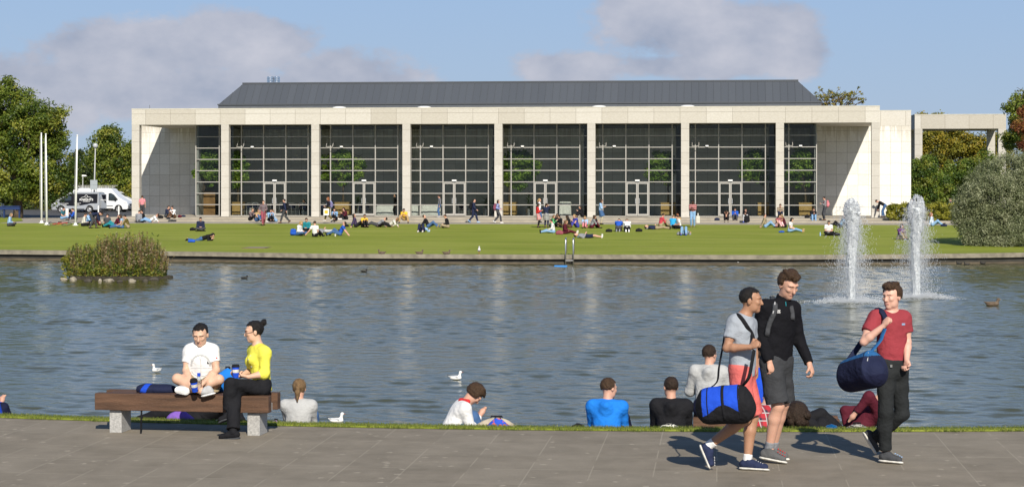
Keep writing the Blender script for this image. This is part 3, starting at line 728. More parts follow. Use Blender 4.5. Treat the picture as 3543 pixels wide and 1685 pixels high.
lob = [px_lobe(10, 360, 115, 100, YT), px_lobe(110, 420, 90, 80, YT, -1), px_lobe(60, 480, 150, 130, YT, 1), px_lobe(165, 470, 80, 80, YT, 1), px_lobe(200, 560, 75, 110, YT, 0),
       px_lobe(-60, 470, 130, 150, YT), px_lobe(20, 620, 160, 90, YT), px_lobe(150, 640, 90, 80, YT, 1), px_lobe(30, 300, 60, 50, YT), px_lobe(200, 400, 40, 50, YT), px_lobe(-150, 560, 110, 140, YT)]
tree('oak_tree', (on_y(62, 736, YT).x, YT, Z_FP-.05), lob, 430, 0.85, 230, 0.20, OAK, 'huge spreading dark green tree turning brown, at the left edge behind the flagpoles', 3, 0.42)
YT = 200
lob = [px_lobe(372, 500, 50, 55, YT), px_lobe(340, 560, 55, 50, YT), px_lobe(400, 560, 60, 60, YT), px_lobe(430, 620, 50, 60, YT), px_lobe(330, 640, 70, 60, YT), px_lobe(385, 460, 30, 22, YT), px_lobe(440, 520, 25, 30, YT)]
tree('maple_tree', (on_y(380, 736, YT).x, YT, 0), lob, 210, 0.9, 170, 0.24, OAK, 'rounded olive green tree behind the globe lamp, between the big tree and the hall', 5, 0.3)
YT = 192
lob = [px_lobe(262, 610, 30, 60, YT), px_lobe(235, 660, 35, 60, YT), px_lobe(290, 620, 34, 60, YT), px_lobe(270, 550, 18, 30, YT)]
tree('young_tree', (on_y(262, 740, YT).x, YT, 0), lob, 90, 0.7, 150, 0.22, DRK, 'slim dark tree in the gap between the big tree and the globe lamp', 7, 0.16)
lob = [px_lobe(445, 690, 30, 40, 197), px_lobe(410, 700, 40, 34, 197), px_lobe(462, 660, 20, 30, 197)]
tree('maple_tree', (on_y(432, 742, 197).x, 197, 0), lob, 70, 0.6, 140, 0.2, YEL, 'small yellowing tree above the white vans beside the left end of the hall', 9, .1)
def shrub(name, lobes, n, cr, per, size, material, label, seed, cat='shrub', shell=.6, group=None, asp=.6, droop=0, fill=.55, tone=(.1, .9), stems=10, flat=.8):
    c = np.mean(np.array(lobes)[:, :3], 0); zb = min(l[2]-l[5] for l in lobes)
    t = empty(name, (c[0], c[1], zb), label=label, cat=cat, group=group)
    cl = lobes_to_clumps(lobes, n, cr, seed, shell, tone, flat); leaf_obj('foliage', cl, per, size, material, t, seed=seed, asp=asp, droop=droop, fill=fill)
    b = MB(); r = random.Random(seed)
    for i in range(stems):
        l = lobes[i % len(lobes)]; q = Vector((l[0]+r.uniform(-.6, .6)*l[3], l[1]+r.uniform(-.5, .5)*l[4], l[2]+r.uniform(0, .6)*l[5]))
        limb(b, Vector((l[0]+r.uniform(-.3, .3)*l[3]-c[0], l[1]-c[1]+r.uniform(-.3, .3)*l[4], 0.02)), q-t.location, 0.05, .015, seed+i, 5, .06)
    b.build('stem', BARK, t); return t
# dark planting behind the car park
shrub('hedge', [px_lobe(x, 690+random.uniform(-6, 10), 40, 55, 205) for x in range(-260, 440, 42)], 330, 0.8, 110, 0.22, DRK, 'long dark hedge behind the parked vans and under the big tree', 11, cat='hedge', stems=20)
shrub('hedge', [px_lobe(x, 640+random.uniform(-10, 10), 60, 70, 235) for x in range(-300, 470, 60)], 260, 1.0, 100, 0.27, DRK, 'tall dark green band of trees farthest back behind the car park', 12, cat='hedge', stems=20)
# right side
YT = 188
lob = [px_lobe(3240, 510, 60, 70, YT), px_lobe(3320, 500, 60, 60, YT), px_lobe(3400, 520, 60, 70, YT), px_lobe(3300, 600, 80, 60, YT), px_lobe(3420, 590, 60, 60, YT), px_lobe(3250, 440, 30, 40, YT), px_lobe(3195, 480, 30, 60, YT), px_lobe(3460, 540, 40, 80, YT)]
tree('autumn_tree', (on_y(3320, 736, YT).x, YT, 0), lob, 270, 0.8, 190, 0.21, AUT, 'broad tree with orange and yellow autumn leaves seen through the portico', 21, 0.3)
YT = 158
lob = [px_lobe(3195, 610, 50, 60, YT), px_lobe(3240, 660, 60, 45, YT), px_lobe(3170, 650, 30, 60, YT), px_lobe(3215, 580, 24, 35, YT)]
tree('laurel_tree', (on_y(3215, 742, YT).x, YT, 0.05), lob, 150, 0.55, 190, 0.15, GRN, 'bright green small tree against the right end of the hall behind the yellow hedge', 22, 0.12)
lob = [px_lobe(3330, 620, 70, 50, YT), px_lobe(3300, 660, 70, 45, YT), px_lobe(3390, 590, 60, 50, YT), px_lobe(3370, 650, 60, 50, YT), px_lobe(3440, 570, 50, 40, YT)]
tree('laurel_tree', (on_y(3345, 742, YT+3).x, YT+3, 0.05), [(a, b_+3, c, d, e, f) for a, b_, c, d, e, f in lob], 210, 0.6, 180, 0.16, GRN, 'wide green leafy tree in front of the portico opening', 23, 0.16)
YT = 150
lob = [px_lobe(3560, 430, 70, 90, YT), px_lobe(3510, 400, 35, 60, YT), px_lobe(3540, 340, 30, 40, YT), px_lobe(3590, 350, 50, 70, YT), px_lobe(3520, 480, 50, 50, YT), px_lobe(3600, 520, 90, 90, YT)]
tt = tree('beech_tree', (on_y(3580, 742, YT).x, YT, 0.05), lob, 150, 0.6, 180, 0.17, GRN, 'tall tree with green and red leaves at the right edge above the grey bush', 24, 0.22)
cl = lobes_to_clumps([px_lobe(3535, 440, 30, 30, YT, -3), px_lobe(3560, 500, 40, 30, YT, -3), px_lobe(3545, 390, 20, 20, YT, -2)], 22, .5, 5); leaf_obj('red_foliage', cl, 150, .17, RED, tt)
YT = 190
# sparse treetop behind the roof
def bare_tree():
    base = Vector((on_y(2895, 740, YT).x, YT, 0)); t = empty('bare_tree', base, label='half bare treetop with rust brown leaves rising behind the right end of the roof', cat='tree')
    b = MB(); r = random.Random(4); tips = []
    fk = on_y(2893, 420, YT)-base; limb(b, (0, 0, 0), fk, .25, .16, 2, 5, .01)
    for i in range(16):
        px = 2800+ i*12; q = on_y(px, 322+abs(px-2890)*.22+r.uniform(-12, 14), YT)-base + Vector((0, r.uniform(-2, 2), 0)); limb(b, fk, q, .09, .025, i, 6, .05)
        for j in range(7):
            s = fk.lerp(q, r.uniform(.55, 1)); e = s+Vector((r.uniform(-.8, .8), r.uniform(-.5, .5), r.uniform(-.1, .7))); limb(b, s, e, .03, .012, i*9+j, 3, .1); tips.append(e+base)
    b.build('trunk', BARK, t)
    leaf_obj('crown', [(*p, .22, .22, .16, r.uniform(.2, .9)) for p in tips], 16, .17, AUT, t)
bare_tree()
shrub('treetop', [px_lobe(3205, 412, 40, 24, 215), px_lobe(3250, 410, 26, 20, 215)], 22, .5, 50, .2, AUT, 'small rust coloured treetop showing just above the portico beam', 26, cat='tree')
# yellow-green laurel hedge
HY0 = 141.5
vs = []
hl = [px_lobe(x, 737, 24, 30, HY0, dy) for x in range(3092, 3320, 22) for dy in (0, 2.2)]
shrub('laurel_hedge', hl, 330, 0.26, 120, 0.12, YEL, 'clipped low yellow green hedge right of the hall behind the fountain', 31, cat='hedge', shell=.7, stems=20)
shrub('ground_cover', [px_lobe(x, 752, 26, 14, 143) for x in range(3300, 3460, 26)], 60, .2, 70, .1, GRN, 'low green planting between the yellow hedge and the big grey bush', 32, cat='plants', stems=6)
# big silver-grey bush on the lawn
YS = 104.5
lob = [px_lobe(3480, 610, 100, 66, YS, 1.5), px_lobe(3430, 690, 110, 80, YS, 0), px_lobe(3400, 760, 95, 60, YS, 0), px_lobe(3520, 700, 110, 100, YS, 0.5), px_lobe(3500, 800, 110, 44, YS, -1), px_lobe(3600, 640, 110, 100, YS, 1),
       px_lobe(3440, 810, 60, 32, YS, -1), px_lobe(3345, 740, 46, 50, YS, 0), px_lobe(3600, 780, 90, 60, YS, 0), px_lobe(3540, 560, 60, 24, YS, 2), px_lobe(3400, 630, 50, 40, YS, .5), px_lobe(3325, 715, 26, 40, YS, 0), px_lobe(3370, 815, 40, 26, YS, -1), px_lobe(3420, 835, 50, 14, YS, -1.5), px_lobe(3520, 835, 90, 16, YS, -1.5)]
shrub('grey_bush', lob, 1150, 0.36, 120, 0.115, SIL, 'big dense silver grey willow-leaved bush on the lawn at the right edge', 41, cat='bush', shell=.84, asp=.30, droop=.7, flat=1.1, stems=8, fill=.5)

# ---------------------------------------------------------------- island in the lake
def island():
    c = on_z(378, 966, Z_W); 
    b = MB(); n = 40; vs = [Vector((0, 0, .12))]; 
    for k in range(n):
        a = 2*math.pi*k/n; r = 1 + .07*math.sin(a*3+1) + .05*math.sin(a*7); vs.append(Vector((2.05*r*math.cos(a), 1.15*r*math.sin(a), 0.10)))
    for k in range(n):
        a = 2*math.pi*k/n; r = 1.04 + .07*math.sin(a*3+1) + .05*math.sin(a*7); vs.append(Vector((2.05*r*math.cos(a), 1.15*r*math.sin(a), -.3)))
    fs = [(0, k+1, (k+1) % n+1) for k in range(n)] + [(k+1, k+1+n, (k+1) % n+1+n, (k+1) % n+1) for k in range(n)]
    o = mesh_obj('island', vs, fs, mat('island_soil', (0.045, 0.038, 0.025), .9, var=.4, vscale=4, bump=.6, bscale=12), loc=(c.x, c.y+1.0, Z_W)); tag(o, kind='structure')
    cy = c.y+1.0; cx = c.x; k = cy/CA/FPX
    ROCK = mat('rock', (0.30, 0.265, 0.20), .9, var=.3, vscale=6, bump=.6, bscale=14); DR = mat('wet_rock', (0.07, 0.06, 0.045), .8, var=.3, vscale=6, bump=.6, bscale=14)
    rocks = [(249, 967, 24, 16, 0, 'pale boulder at the left end of the island, second from its tip'), (372, 971, 40, 12, 0, 'long flat pale boulder at the water line in the middle of the island'), (345, 971, 14, 11, 0, 'small pale boulder touching the left of the long flat one on the island'), (455, 972, 26, 12, 0, 'pale boulder on the island right of the long flat one'),
             (218, 966, 22, 12, 0, 'brownish boulder at the left tip of the island'), (530, 967, 30, 13, 1, 'dark wet stone at the right tip of the island'), (300, 971, 26, 10, 1, 'dark stone on the island between the two left pale boulders'), (500, 971, 22, 10, 1, 'dark low stone next to the right tip of the island'), (412, 974, 24, 8, 1, 'dark low stone between the middle and right pale boulders of the island')]
    for i, (px, py, w, h, dk, lb) in enumerate(rocks):
        p = on_z(px, py+4, Z_W); r = random.Random(i); bm = bmesh.new(); bmesh.ops.create_icosphere(bm, subdivisions=3, radius=1)
        sx, sy, sz = w*k/2*1.05, w*k/2*.7, h*k*.62
        for v in bm.verts:
            nn = 1+.16*math.sin(v.co.x*3.1+i)+.12*math.sin(v.co.y*4+v.co.z*3+i*2)+.06*math.sin(v.co.x*9+v.co.z*7)
            v.co = Vector((v.co.x*sx, v.co.y*sy, v.co.z*sz))*nn
        me = bpy.data.meshes.new('boulder'); bm.to_mesh(me); bm.free(); me.materials.append(DR if dk else ROCK)
        me.polygons.foreach_set('use_smooth', np.ones(len(me.polygons), dtype=bool))
        o = bpy.data.objects.new('boulder', me); COL.objects.link(o); o.location = (p.x, p.y+sy, Z_W+0.03); tag(o, lb, 'rock', 'stones round the island')
    # tall weeds: brown seed stems and green leaves
    r = np.random.default_rng(5)
    HP = [(215, 890), (235, 872), (262, 878), (290, 882), (315, 872), (325, 850), (345, 842), (375, 852), (400, 840), (420, 842), (440, 845), (470, 836), (495, 848), (515, 862), (532, 885), (540, 905)]
    hx = np.array([a for a, _ in HP]); hz = np.array([(975-b_)*k for _, b_ in HP])
    def top_h(x): return np.interp((x-cx)/k+378, hx, hz)
    n = 1500; X = r.uniform(-1.95, 1.95, n)*1.0+cx; Yy = cy+r.uniform(-.85, .9, n)*np.sqrt(np.clip(1-((X-cx)/2.05)**2, 0, 1)); H = top_h(X)*np.where(r.uniform(size=n) < .12, r.uniform(.95, 1.16, n), r.uniform(.45, 1.0, n)); X0 = X
    sp = r.normal(0, .10, n)
    t = empty('weed_clump', (cx, cy, Z_W+.1), label='thicket of tall brown and green weeds covering the island in the lake', cat='plants')
    b = MB(); cl = []; cg = []
    for i in range(n):
        p0 = Vector((X[i], Yy[i], Z_W+.08)); p1 = p0+Vector((sp[i]+(X[i]-cx)*.04, r.normal(0, .06), H[i]))
        if i % 3 == 0: b.bar(p0-t.location, p1-t.location, .010)
        tone = r.uniform(0, 1)
        for s in np.linspace(.3 if H[i] > .9 else .1, 1, 7):
            q = p0.lerp(p1, s); rr = .045+.03*(1-s)
            (cl if (tone > .72-.42*min(1, max(0, (X[i]-cx+1.2)/2.0)) and s > .35) else cg).append((q.x, q.y, q.z, rr, rr, .09, r.uniform(0, 1)))
    for i in range(500):
        a = r.uniform(0, 2*math.pi); q = (cx+1.95*math.cos(a)*r.uniform(.7, 1), cy+1.05*math.sin(a)*r.uniform(.7, 1), Z_W+r.uniform(.1, .45)); cg.append((*q, .10, .10, .08, r.uniform(0, 1)))
    b.build('stems', mat('dry_stem', (0.14, 0.085, 0.04), .9), t)
    leaf_obj('seed_heads', cl, 9, .045, leaf_mat('seed_head', (0.13, 0.085, 0.035), (0.30, 0.22, 0.10), (0.40, 0.34, 0.20), .2), t, seed=2)
    leaf_obj('green_leaves', cg, 9, .06, leaf_mat('weed_leaf', (0.04, 0.07, 0.012), (0.15, 0.20, 0.03), (0.32, 0.29, 0.04), .3), t, seed=3)
    ys = [(px_lobe(222, py, 12, 14, c.y+.7)) for py in (900, 925, 950)]
    leaf_obj('yellow_leaves', lobes_to_clumps(ys, 26, .08, 3), 24, .06, YEL, t)
island()
# ================================================================ POLES, VANS, LADDER, FOUNTAINS
WHITE = mat('white_paint', (0.78, 0.77, 0.74), 0.45, var=.05, vscale=3)
def flagpole(pb, pt, label):
    p = on_lawn(*pb); top = on_y(pt[0], pt[1], p.y); t = empty('flagpole', p, label=label, cat='flagpole', group='white flagpoles on the lawn')
    d = top-p; b = MB(); b.tube([(0, 0, 0), d*.5, d], [.075, .06, .042], 12); b.build('pole', WHITE, t, smooth=True)
    b = MB(); b.lathe(d, [(.05, -.01), (.062, .03), (.05, .07), (.0, .09)], 10); b.build('finial', WHITE, t, smooth=True)
    b = MB(); b.lathe((0, 0, 0), [(.2, -.03), (.2, .03), (.11, .05), (.10, .16)], 12); b.build('base_plate', WHITE, t)
    b = MB(); b.tube([d*.97+Vector((-.07, -.05, 0)), d*.5+Vector((-.10, -.06, 0)), d*.15+Vector((-.09, -.05, 0))], .008, 4); b.build('halyard', mat('rope', (.5, .5, .48), .8), t); return t
flagpole((144, 772), (143, 464), 'leftmost of the three white flagpoles, the farther of the close pair')
flagpole((162, 778), (158.5, 467), 'white flagpole close to the right of the leftmost one, base on the lawn')
flagpole((261, 780), (267.5, 471), 'lone white flagpole standing in front of the black and silver van')
def lamp_globe():
    Y = 186; p = Vector((on_y(324, 742, Y).x, Y, Z_FP)); top = on_y(330, 512, Y); t = empty('lamp_post', p, label='tall thin post with a round globe lamp behind the vans', cat='street lamp')
    d = top-p; b = MB(); b.tube([(0, 0, 0), d*.5, d], [.09, .07, .05], 10); b.build('post', mat('lamp_grey', (.42, .42, .40), .5), t, smooth=True)
    b = MB(); b.lathe(d, [(.06, -.05)]+[(.25*math.sin(a), .2-.25*math.cos(a)) for a in np.linspace(.25, math.pi-.01, 12)], 18); b.build('globe', mat('opal_globe', (.45, .46, .46), .2), t, smooth=True)
    b = MB(); b.lathe(d, [(.12, -.02), (.13, .0), (.12, .03)], 12); b.build('collar', MATS['lamp_grey'], t)
lamp_globe()
def lamp_small():
    Y = 190; p = Vector((on_y(286, 742, Y).x, Y, Z_FP)); d = on_y(286.5, 612, Y)-p; t = empty('lamp_post', p, label='short street lamp with a flat white lantern above the high roofed van', cat='street lamp')
    b = MB(); b.tube([(0, 0, 0), d], [.07, .05], 8); b.build('post', MATS['lamp_grey'], t)
    b = MB(); b.add([d+Vector(q) for q in ((-.08, -.12, .0), (.42, -.12, .05), (.42, .12, .05), (-.08, .12, .0), (-.06, -.12, .20), (.30, -.1, .17), (.30, .1, .17), (-.06, .12, .20))], [(0, 3, 2, 1), (4, 5, 6, 7), (0, 1, 5, 4), (1, 2, 6, 5), (2, 3, 7, 6), (3, 0, 4, 7)]); b.build('lantern', mat('lantern_white', (.8, .78, .72), .4), t, bevel=.02)
lamp_small()
def signboard():
    Y = 184.5; p = Vector((on_y(325, 742, Y).x, Y, Z_FP)); t = empty('road_sign', p, label='grey back of a rectangular sign on posts behind the vans', cat='sign')
    x0, x1 = xz_at(312.5, Y)-p.x, xz_at(337, Y)-p.x; z0, z1 = zat(325, 656, Y)-p.z, zat(325, 623, Y)-p.z
    b = MB(); b.box(x0, x1, -.03, 0, z0, z1); b.box(x0, x1, -.05, -.03, (z0+z1)/2-.02, (z0+z1)/2+.03); b.build('panel', mat('sign_grey', (.30, .33, .34), .6), t)
    for x in (x0+.1, x1-.1):
        b = MB(); b.box(x-.03, x+.03, 0.002, .06, 0, z1-.03); b.build('post', MATS['lamp_grey'], t)
signboard()
def bollard(px, pyb, pyt, r, label):
    Y = 152 if pyb > 730 else 156; p = Vector((on_y(px, pyb, Y).x, Y, Z_FP)); h = zat(px, pyt, Y)-Z_FP
    b = MB(); b.lathe((0, 0, 0), [(r, 0), (r, h*.93), (r*.9, h*.98), (r*.5, h), (0, h)], 14); o = b.build('bollard', WHITE, smooth=False, loc=p); tag(o, label, 'bollard', 'white bollards by the car park')
bollard(232, 748, 722, .13, 'stout white bollard beside the man in blue near the flagpoles')
bollard(340.5, 745, 712, .055, 'thin white post in front of the open van door')
bollard(411, 750, 713, .055, 'thin white post in front of the white van front wheel')
bollard(9, 728, 705, .12, 'white bollard under the big tree at the far left')
# ---- vans.  side profile in metres: x forward, z up
def van(name, Y, pxr, face, roofh, length, label, cols, wrap, rack):
    """face=+1 nose points to +X. pxr = pixel x of the nose"""
    nose = xz_at(pxr, Y); root = empty(name, (nose-face*length, Y, Z_FP), 0 if face > 0 else math.pi, label=label, cat='van', group='vans parked by the hall')
    if face < 0: root.location = (nose+length, Y, Z_FP)
    L = length; H = roofh; W = 1.0
    # outline (side), lower body to roof
    prof = [(0.03, .38), (0.0, .9), (.03, H-.55), (.12, H-.08), (.35, H), (L-2.05, H), (L-1.75, H-.05), (L-1.0, 1.45 if H < 2.2 else 1.50), (L-.55, 1.22), (L-.12, 1.02), (L, .72), (L-.02, .36)]
    arches = []
    for wx in (L-.95, 1.0):
        arches.append(wx)
    bottom = [(L-.1, .28)]
    for wx in (L-.95, 1.02):
        bottom += [(wx+.40, .28)] + [(wx+.40*math.cos(a), .30+.42*math.sin(a)) for a in np.linspace(0.15, math.pi-.15, 9)] + [(wx-.40, .28)]
    bottom += [(.08, .28)]
    pts = prof + bottom; n = len(pts)
    ins = lambda z: 0.0 if z < 1.0 else .17*((z-1.0)/(H-1.0))**1.5
    vs = []; 
    for s in (-1, 1):
        for x, z in pts: vs.append((x, s*(W-ins(z)), z))
    bm = bmesh.new(); bv = [bm.verts.new(v) for v in vs]
    f1 = bm.faces.new([bv[i] for i in range(n)]); f2 = bm.faces.new([bv[n+i] for i in reversed(range(n))])
    for i in range(n):
        j = (i+1) % n; bm.faces.new((bv[j], bv[i], bv[n+i], bv[n+j]))
    bmesh.ops.triangulate(bm, faces=[f1, f2]); bmesh.ops.recalc_face_normals(bm, faces=bm.faces)
    me = bpy.data.meshes.new('body'); bm.to_mesh(me); bm.free(); me.materials.append(cols[0]); o = bpy.data.objects.new('body', me); COL.objects.link(o); o.parent = root
    md = o.modifiers.new('bevel', 'BEVEL'); md.width = .045; md.segments = 2; md.limit_method = 'ANGLE'; md.angle_limit = math.radians(28)
    BLK = mat('black_trim', (.02, .02, .02), .5); TY = mat('tyre', (.018, .018, .018), .8); RIM = mat('rim', (.42, .42, .42), .35, metal=.6); VG = mat('van_glass', (.03, .04, .045), .08, spec=.8)
    sides = (-1, 1)
    for s in sides:
        yy = lambda z, d=.012: s*(W-ins(z)+d)
        def panel(nm, poly, m, d=.012, par=root):
            fs = [tuple(range(len(poly)))] if s > 0 else [tuple(reversed(range(len(poly))))]
            vv = [(x, yy(z, d), z) for x, z in poly] ; k = len(vv); vv2 = vv + [(x, yy(z, -.01), z) for x, z in poly]
            ff = [tuple(range(k))] + [(i, (i+1) % k, k+(i+1) % k, k+i) for i in range(k)]
            return mesh_obj(nm, vv2, ff, m, par)
        wtop = min(H-.32, 1.86)
        sw = panel('side_window', [(L-1.95, 1.18), (L-1.95, wtop-.02), (L-1.72, wtop), (L-1.42, wtop-.15), (L-.98, 1.22), (L-1.2, 1.12)], VG)
        if wrap:
            panel('black_wrap', [(.25, .94), (.25, 1.80), (L-2.0, 1.82), (L-1.75, 1.78), (L-1.35, 1.52), (L-.75, 1.16), (L-.9, .86), (L-1.3, .70), (L-2.2, .66), (L-3.0, .74), (.9, .90)], mat('black_vinyl', (.004, .004, .008), .45, spec=.25), .008)
        else:
            panel('side_moulding', [(.35, .58), (.35, .66), (L-1.5, .66), (L-1.5, .58)], mat('grey_trim', (.18, .18, .18), .6))
        panel('sill', [(1.5, .30), (1.5, .38), (L-1.45, .38), (L-1.45, .30)], BLK)
        panel('headlight', [(L-.42, .86), (L-.46, 1.06), (L-.16, .98), (L-.08, .84)], mat('headlight', (.65, .66, .66), .15, spec=.8))
        b = MB(); b.box(L-1.28, L-1.12, s*(W+.02)-.0, s*(W+.22), 1.18, 1.42); b.build('wing_mirror', BLK, root, bevel=.02)
    for wx in (L-.95, 1.02):
        for s in sides:
            b = MB()
            def ring(r, y): return [(wx+r*math.cos(a), y, .33+r*math.sin(a)) for a in np.linspace(0, 2*math.pi, 25)[:-1]]
            R = [ring(.27, s*.99), ring(.33, s*.985), ring(.335, s*.90), ring(.335, s*.78), ring(.2, s*.77)]
            for q in range(4):
                k0 = len(b.v); b.v += [Vector(p) for p in R[q]+R[q+1]]
                for k in range(24): b.f.append((k0+k, k0+(k+1) % 24, k0+24+(k+1) % 24, k0+24+k)); b.m.append(0)
            w = b.build('wheel', TY, root, smooth=True)
            b = MB(); k0 = 0; R = [ring(.235, s*.985), ring(.20, s*.96), ring(.10, s*.95), ring(.05, s*.975)]
            for q in range(3):
                k0 = len(b.v); b.v += [Vector(p) for p in R[q]+R[q+1]]
                for k in range(24): b.f.append((k0+k, k0+(k+1) % 24, k0+24+(k+1) % 24, k0+24+k)); b.m.append(1 if (k % 4 == 0 and q == 1) else 0)
            b.v += [Vector((wx, s*.98, .33))]; c = len(b.v)-1
            for k in range(24): b.f.append((k0+24+k, k0+24+(k+1) % 24, c)); b.m.append(0)
            b.build('rim', [RIM, BLK], w, smooth=False)
    # windscreen, lying on the sloping front
    x0, z0, x1, z1 = L-1.72, H-.10, L-1.03, 1.50
    b = MB(); q = .012; nx, nz = (z0-z1), (x1-x0); l = math.hypot(nx, nz); nx /= l; nz /= l
    b.add([(x0+nx*q, -.80, z0+nz*q), (x0+nx*q, .80, z0+nz*q), (x1+nx*q, .92, z1+nz*q), (x1+nx*q, -.92, z1+nz*q), (x0-nx*.02, -.80, z0-nz*.02), (x0-nx*.02, .80, z0-nz*.02), (x1-nx*.02, .92, z1-nz*.02), (x1-nx*.02, -.92, z1-nz*.02)], [(0, 1, 2, 3), (0, 4, 5, 1), (1, 5, 6, 2), (2, 6, 7, 3), (3, 7, 4, 0)])
    b.build('windscreen', VG, root)
    b = MB(); b.box(L-.10, L+.05, -.95, .95, .34, .62); b.build('bumper', mat('grey_trim', (.18, .18, .18), .6), root, bevel=.03)
    b = MB(); b.box(L-.06, L+.012, -.45, .45, .66, .82); b.build('grille', BLK, root)
    if rack:
        b = MB()
        for y in (-.7, .7):
            b.bar((.1, y, H+.10), (L-1.8, y, H+.10), .035); b.bar((.0, y, H+.24), (L-1.55, y, H+.24), .035)
            for k in range(6): b.bar((.15+k*.68, y, H-.01), (.15+k*.68, y, H+.25), .035)
        for k in range(6): b.bar((.15+k*.68, -.7, H+.11), (.15+k*.68, .7, H+.11), .03)
        b.build('roof_rack', mat('rack_metal', (.5, .49, .45), .5), root)
    return root
SILV = mat('silver_paint', (.42, .43, .44), .28, metal=.35, spec=.6); WVAN = mat('van_white', (.72, .73, .74), .3, spec=.6)
van_hi = van('panel_van', 187.5, 453, 1, 2.35, 5.6, 'white high roofed van with a roof rack, nose behind the hall corner', (WVAN,), False, True)
van_lo = van('panel_van', 183.5, 190, -1, 1.98, 4.75, 'silver van wrapped in black with white KNIGHTS CATERING lettering', (SILV,), True, False)
van_wh = van('panel_van', 196.0, 476, 1, 2.0, 4.6, 'plain white van mostly hidden behind the left corner of the hall', (WVAN,), False, False)
TXT = mat('white_lettering', (.8, .8, .78), .5)
def text(body, size, loc, rot, parent, material=TXT, name='lettering', extrude=.004, font_bold=True, xs=1.0):
    cu = bpy.data.curves.new(name, 'FONT'); cu.body = body; cu.size = size; cu.extrude = extrude; cu.align_x = 'CENTER'; cu.align_y = 'CENTER'
    if font_bold: cu.offset = size*.025
    o = bpy.data.objects.new(name, cu); COL.objects.link(o); dg = bpy.context.evaluated_depsgraph_get(); me = bpy.data.meshes.new_from_object(o.evaluated_get(dg))
    bpy.data.objects.remove(o); o = bpy.data.objects.new(name, me); COL.objects.link(o); me.materials.clear(); me.materials.append(material)
    o.location = loc; o.rotation_euler = rot; o.scale = (xs, 1, 1); o.parent = parent; return o
# the low van's camera side is its local +Y side (it is turned by pi)
def van_text():
    r = van_lo; px2x = lambda px: (r.location.x - on_y(px, 690, 182.4).x)
    def put(s, px, py, size, xs=1.0):
        z = zat(px, py, 182.4)-Z_FP; text(s, size, (px2x(px), 1.035-(0 if z < 1 else .17*((z-1)/.98)**1.5)-.008, z), (math.pi/2, 0, math.pi), r, xs=xs)
    put('KNIGHTS', 297.5, 691.5, .27, 1.18); put('CATERING', 297.5, 697.6, .10, 1.4)
    for k, s in enumerate(('WEDDING CATERING', 'AT HOME', 'CORPORATE')): put(s, 223, 704.5+k*3.3, .075, 1.0)
    for k, s in enumerate(('EVENT CATERING', 'PARTIES', 'FUNERALS')): put(s, 268, 703.5+k*3.3, .075, 1.0)
    b = MB(); c = Vector((px2x(297), 1.03, zat(297, 680, 182.4)-Z_FP))
    pts = [c+Vector((math.cos(a)*.13, -.055, math.sin(a)*.13)) for a in np.linspace(0, 2*math.pi, 19)]; b.tube(pts, .018, 5)
    b.tube([c+Vector((x, -.05+abs(x)*.03, -.03-x*x*.42)) for x in np.linspace(-.52, -.15, 7)], .02, 5); b.tube([c+Vector((x, -.05+abs(x)*.03, -.03-x*x*.42)) for x in np.linspace(.15, .52, 7)], .02, 5)
    b.build('crest', TXT, r)
    # open rear door
    b = MB(); b.add([(-.02, .9, .45), (-.02, .84, 1.78), (-.75, 1.25, 1.78), (-.78, 1.32, .45), (-.02, .86, .45), (-.02, .80, 1.78), (-.73, 1.21, 1.78), (-.76, 1.28, .45)], [(0, 1, 2, 3), (7, 6, 5, 4), (0, 3, 7, 4), (1, 5, 6, 2), (2, 6, 7, 3)])
    d = b.build('rear_door', SILV, r); b = MB(); b.add([(-.08, .885+.012, .92), (-.08, .862+.012, 1.72), (-.68, 1.235, 1.72), (-.70, 1.26, .95)], [(0, 1, 2, 3)]); b.build('black_wrap', MATS['black_vinyl'], d)
    text('KNIGHTS', .17, (-.39, 1.10, 1.2), (math.pi/2, 0, math.pi+math.radians(-28)), d)
van_text()

# ---- pool ladder
def ladder():
    p1 = on_y(1956.5, 905, 96); py = curb_y(on_y(1970, 880, 96).x); k = py/CA/FPX
    xa = on_y(1957, 825, py-.1).x; xb = on_y(1983.5, 825, py-.1).x; zt = zat(1970, 825, py-.1); t = empty('pool_ladder', ((xa+xb)/2, py, Z_W), label='stainless steel ladder with two tall rails at the lake kerb', cat='ladder')
    ST = mat('ladder_steel', (.62, .60, .58), .25, metal=.9)
    for x in (xa, xb):
        b = MB(); y0 = -.12; zl = zt-Z_W; x_ = x-(xa+xb)/2
        b.tube([(x_, .42, .47), (x_, .42, zl-.12), (x_, .38, zl-.03), (x_, .30, zl), (x_, .02, zl-.0), (x_, y0+.06, zl-.03), (x_, y0, zl-.12), (x_, y0, -.5)], .034, 8); b.build('rail', ST, t, smooth=True)
    for z in (-.1, .17):
        b = MB(); b.tube([(-(xb-xa)/2, -.12, z), ((xb-xa)/2, -.12, z)], .03, 8); b.build('rung', ST, t)
ladder()
b = MB(); p = on_z(1940, 922, Z_W); b.box(-.3, .3, -.12, .12, -.02, .05); tag(b.build('litter', mat('blue_plastic', (.02, .22, .6), .4), bevel=.02, loc=p), 'bright blue plastic piece floating left of the pool ladder', 'litter')

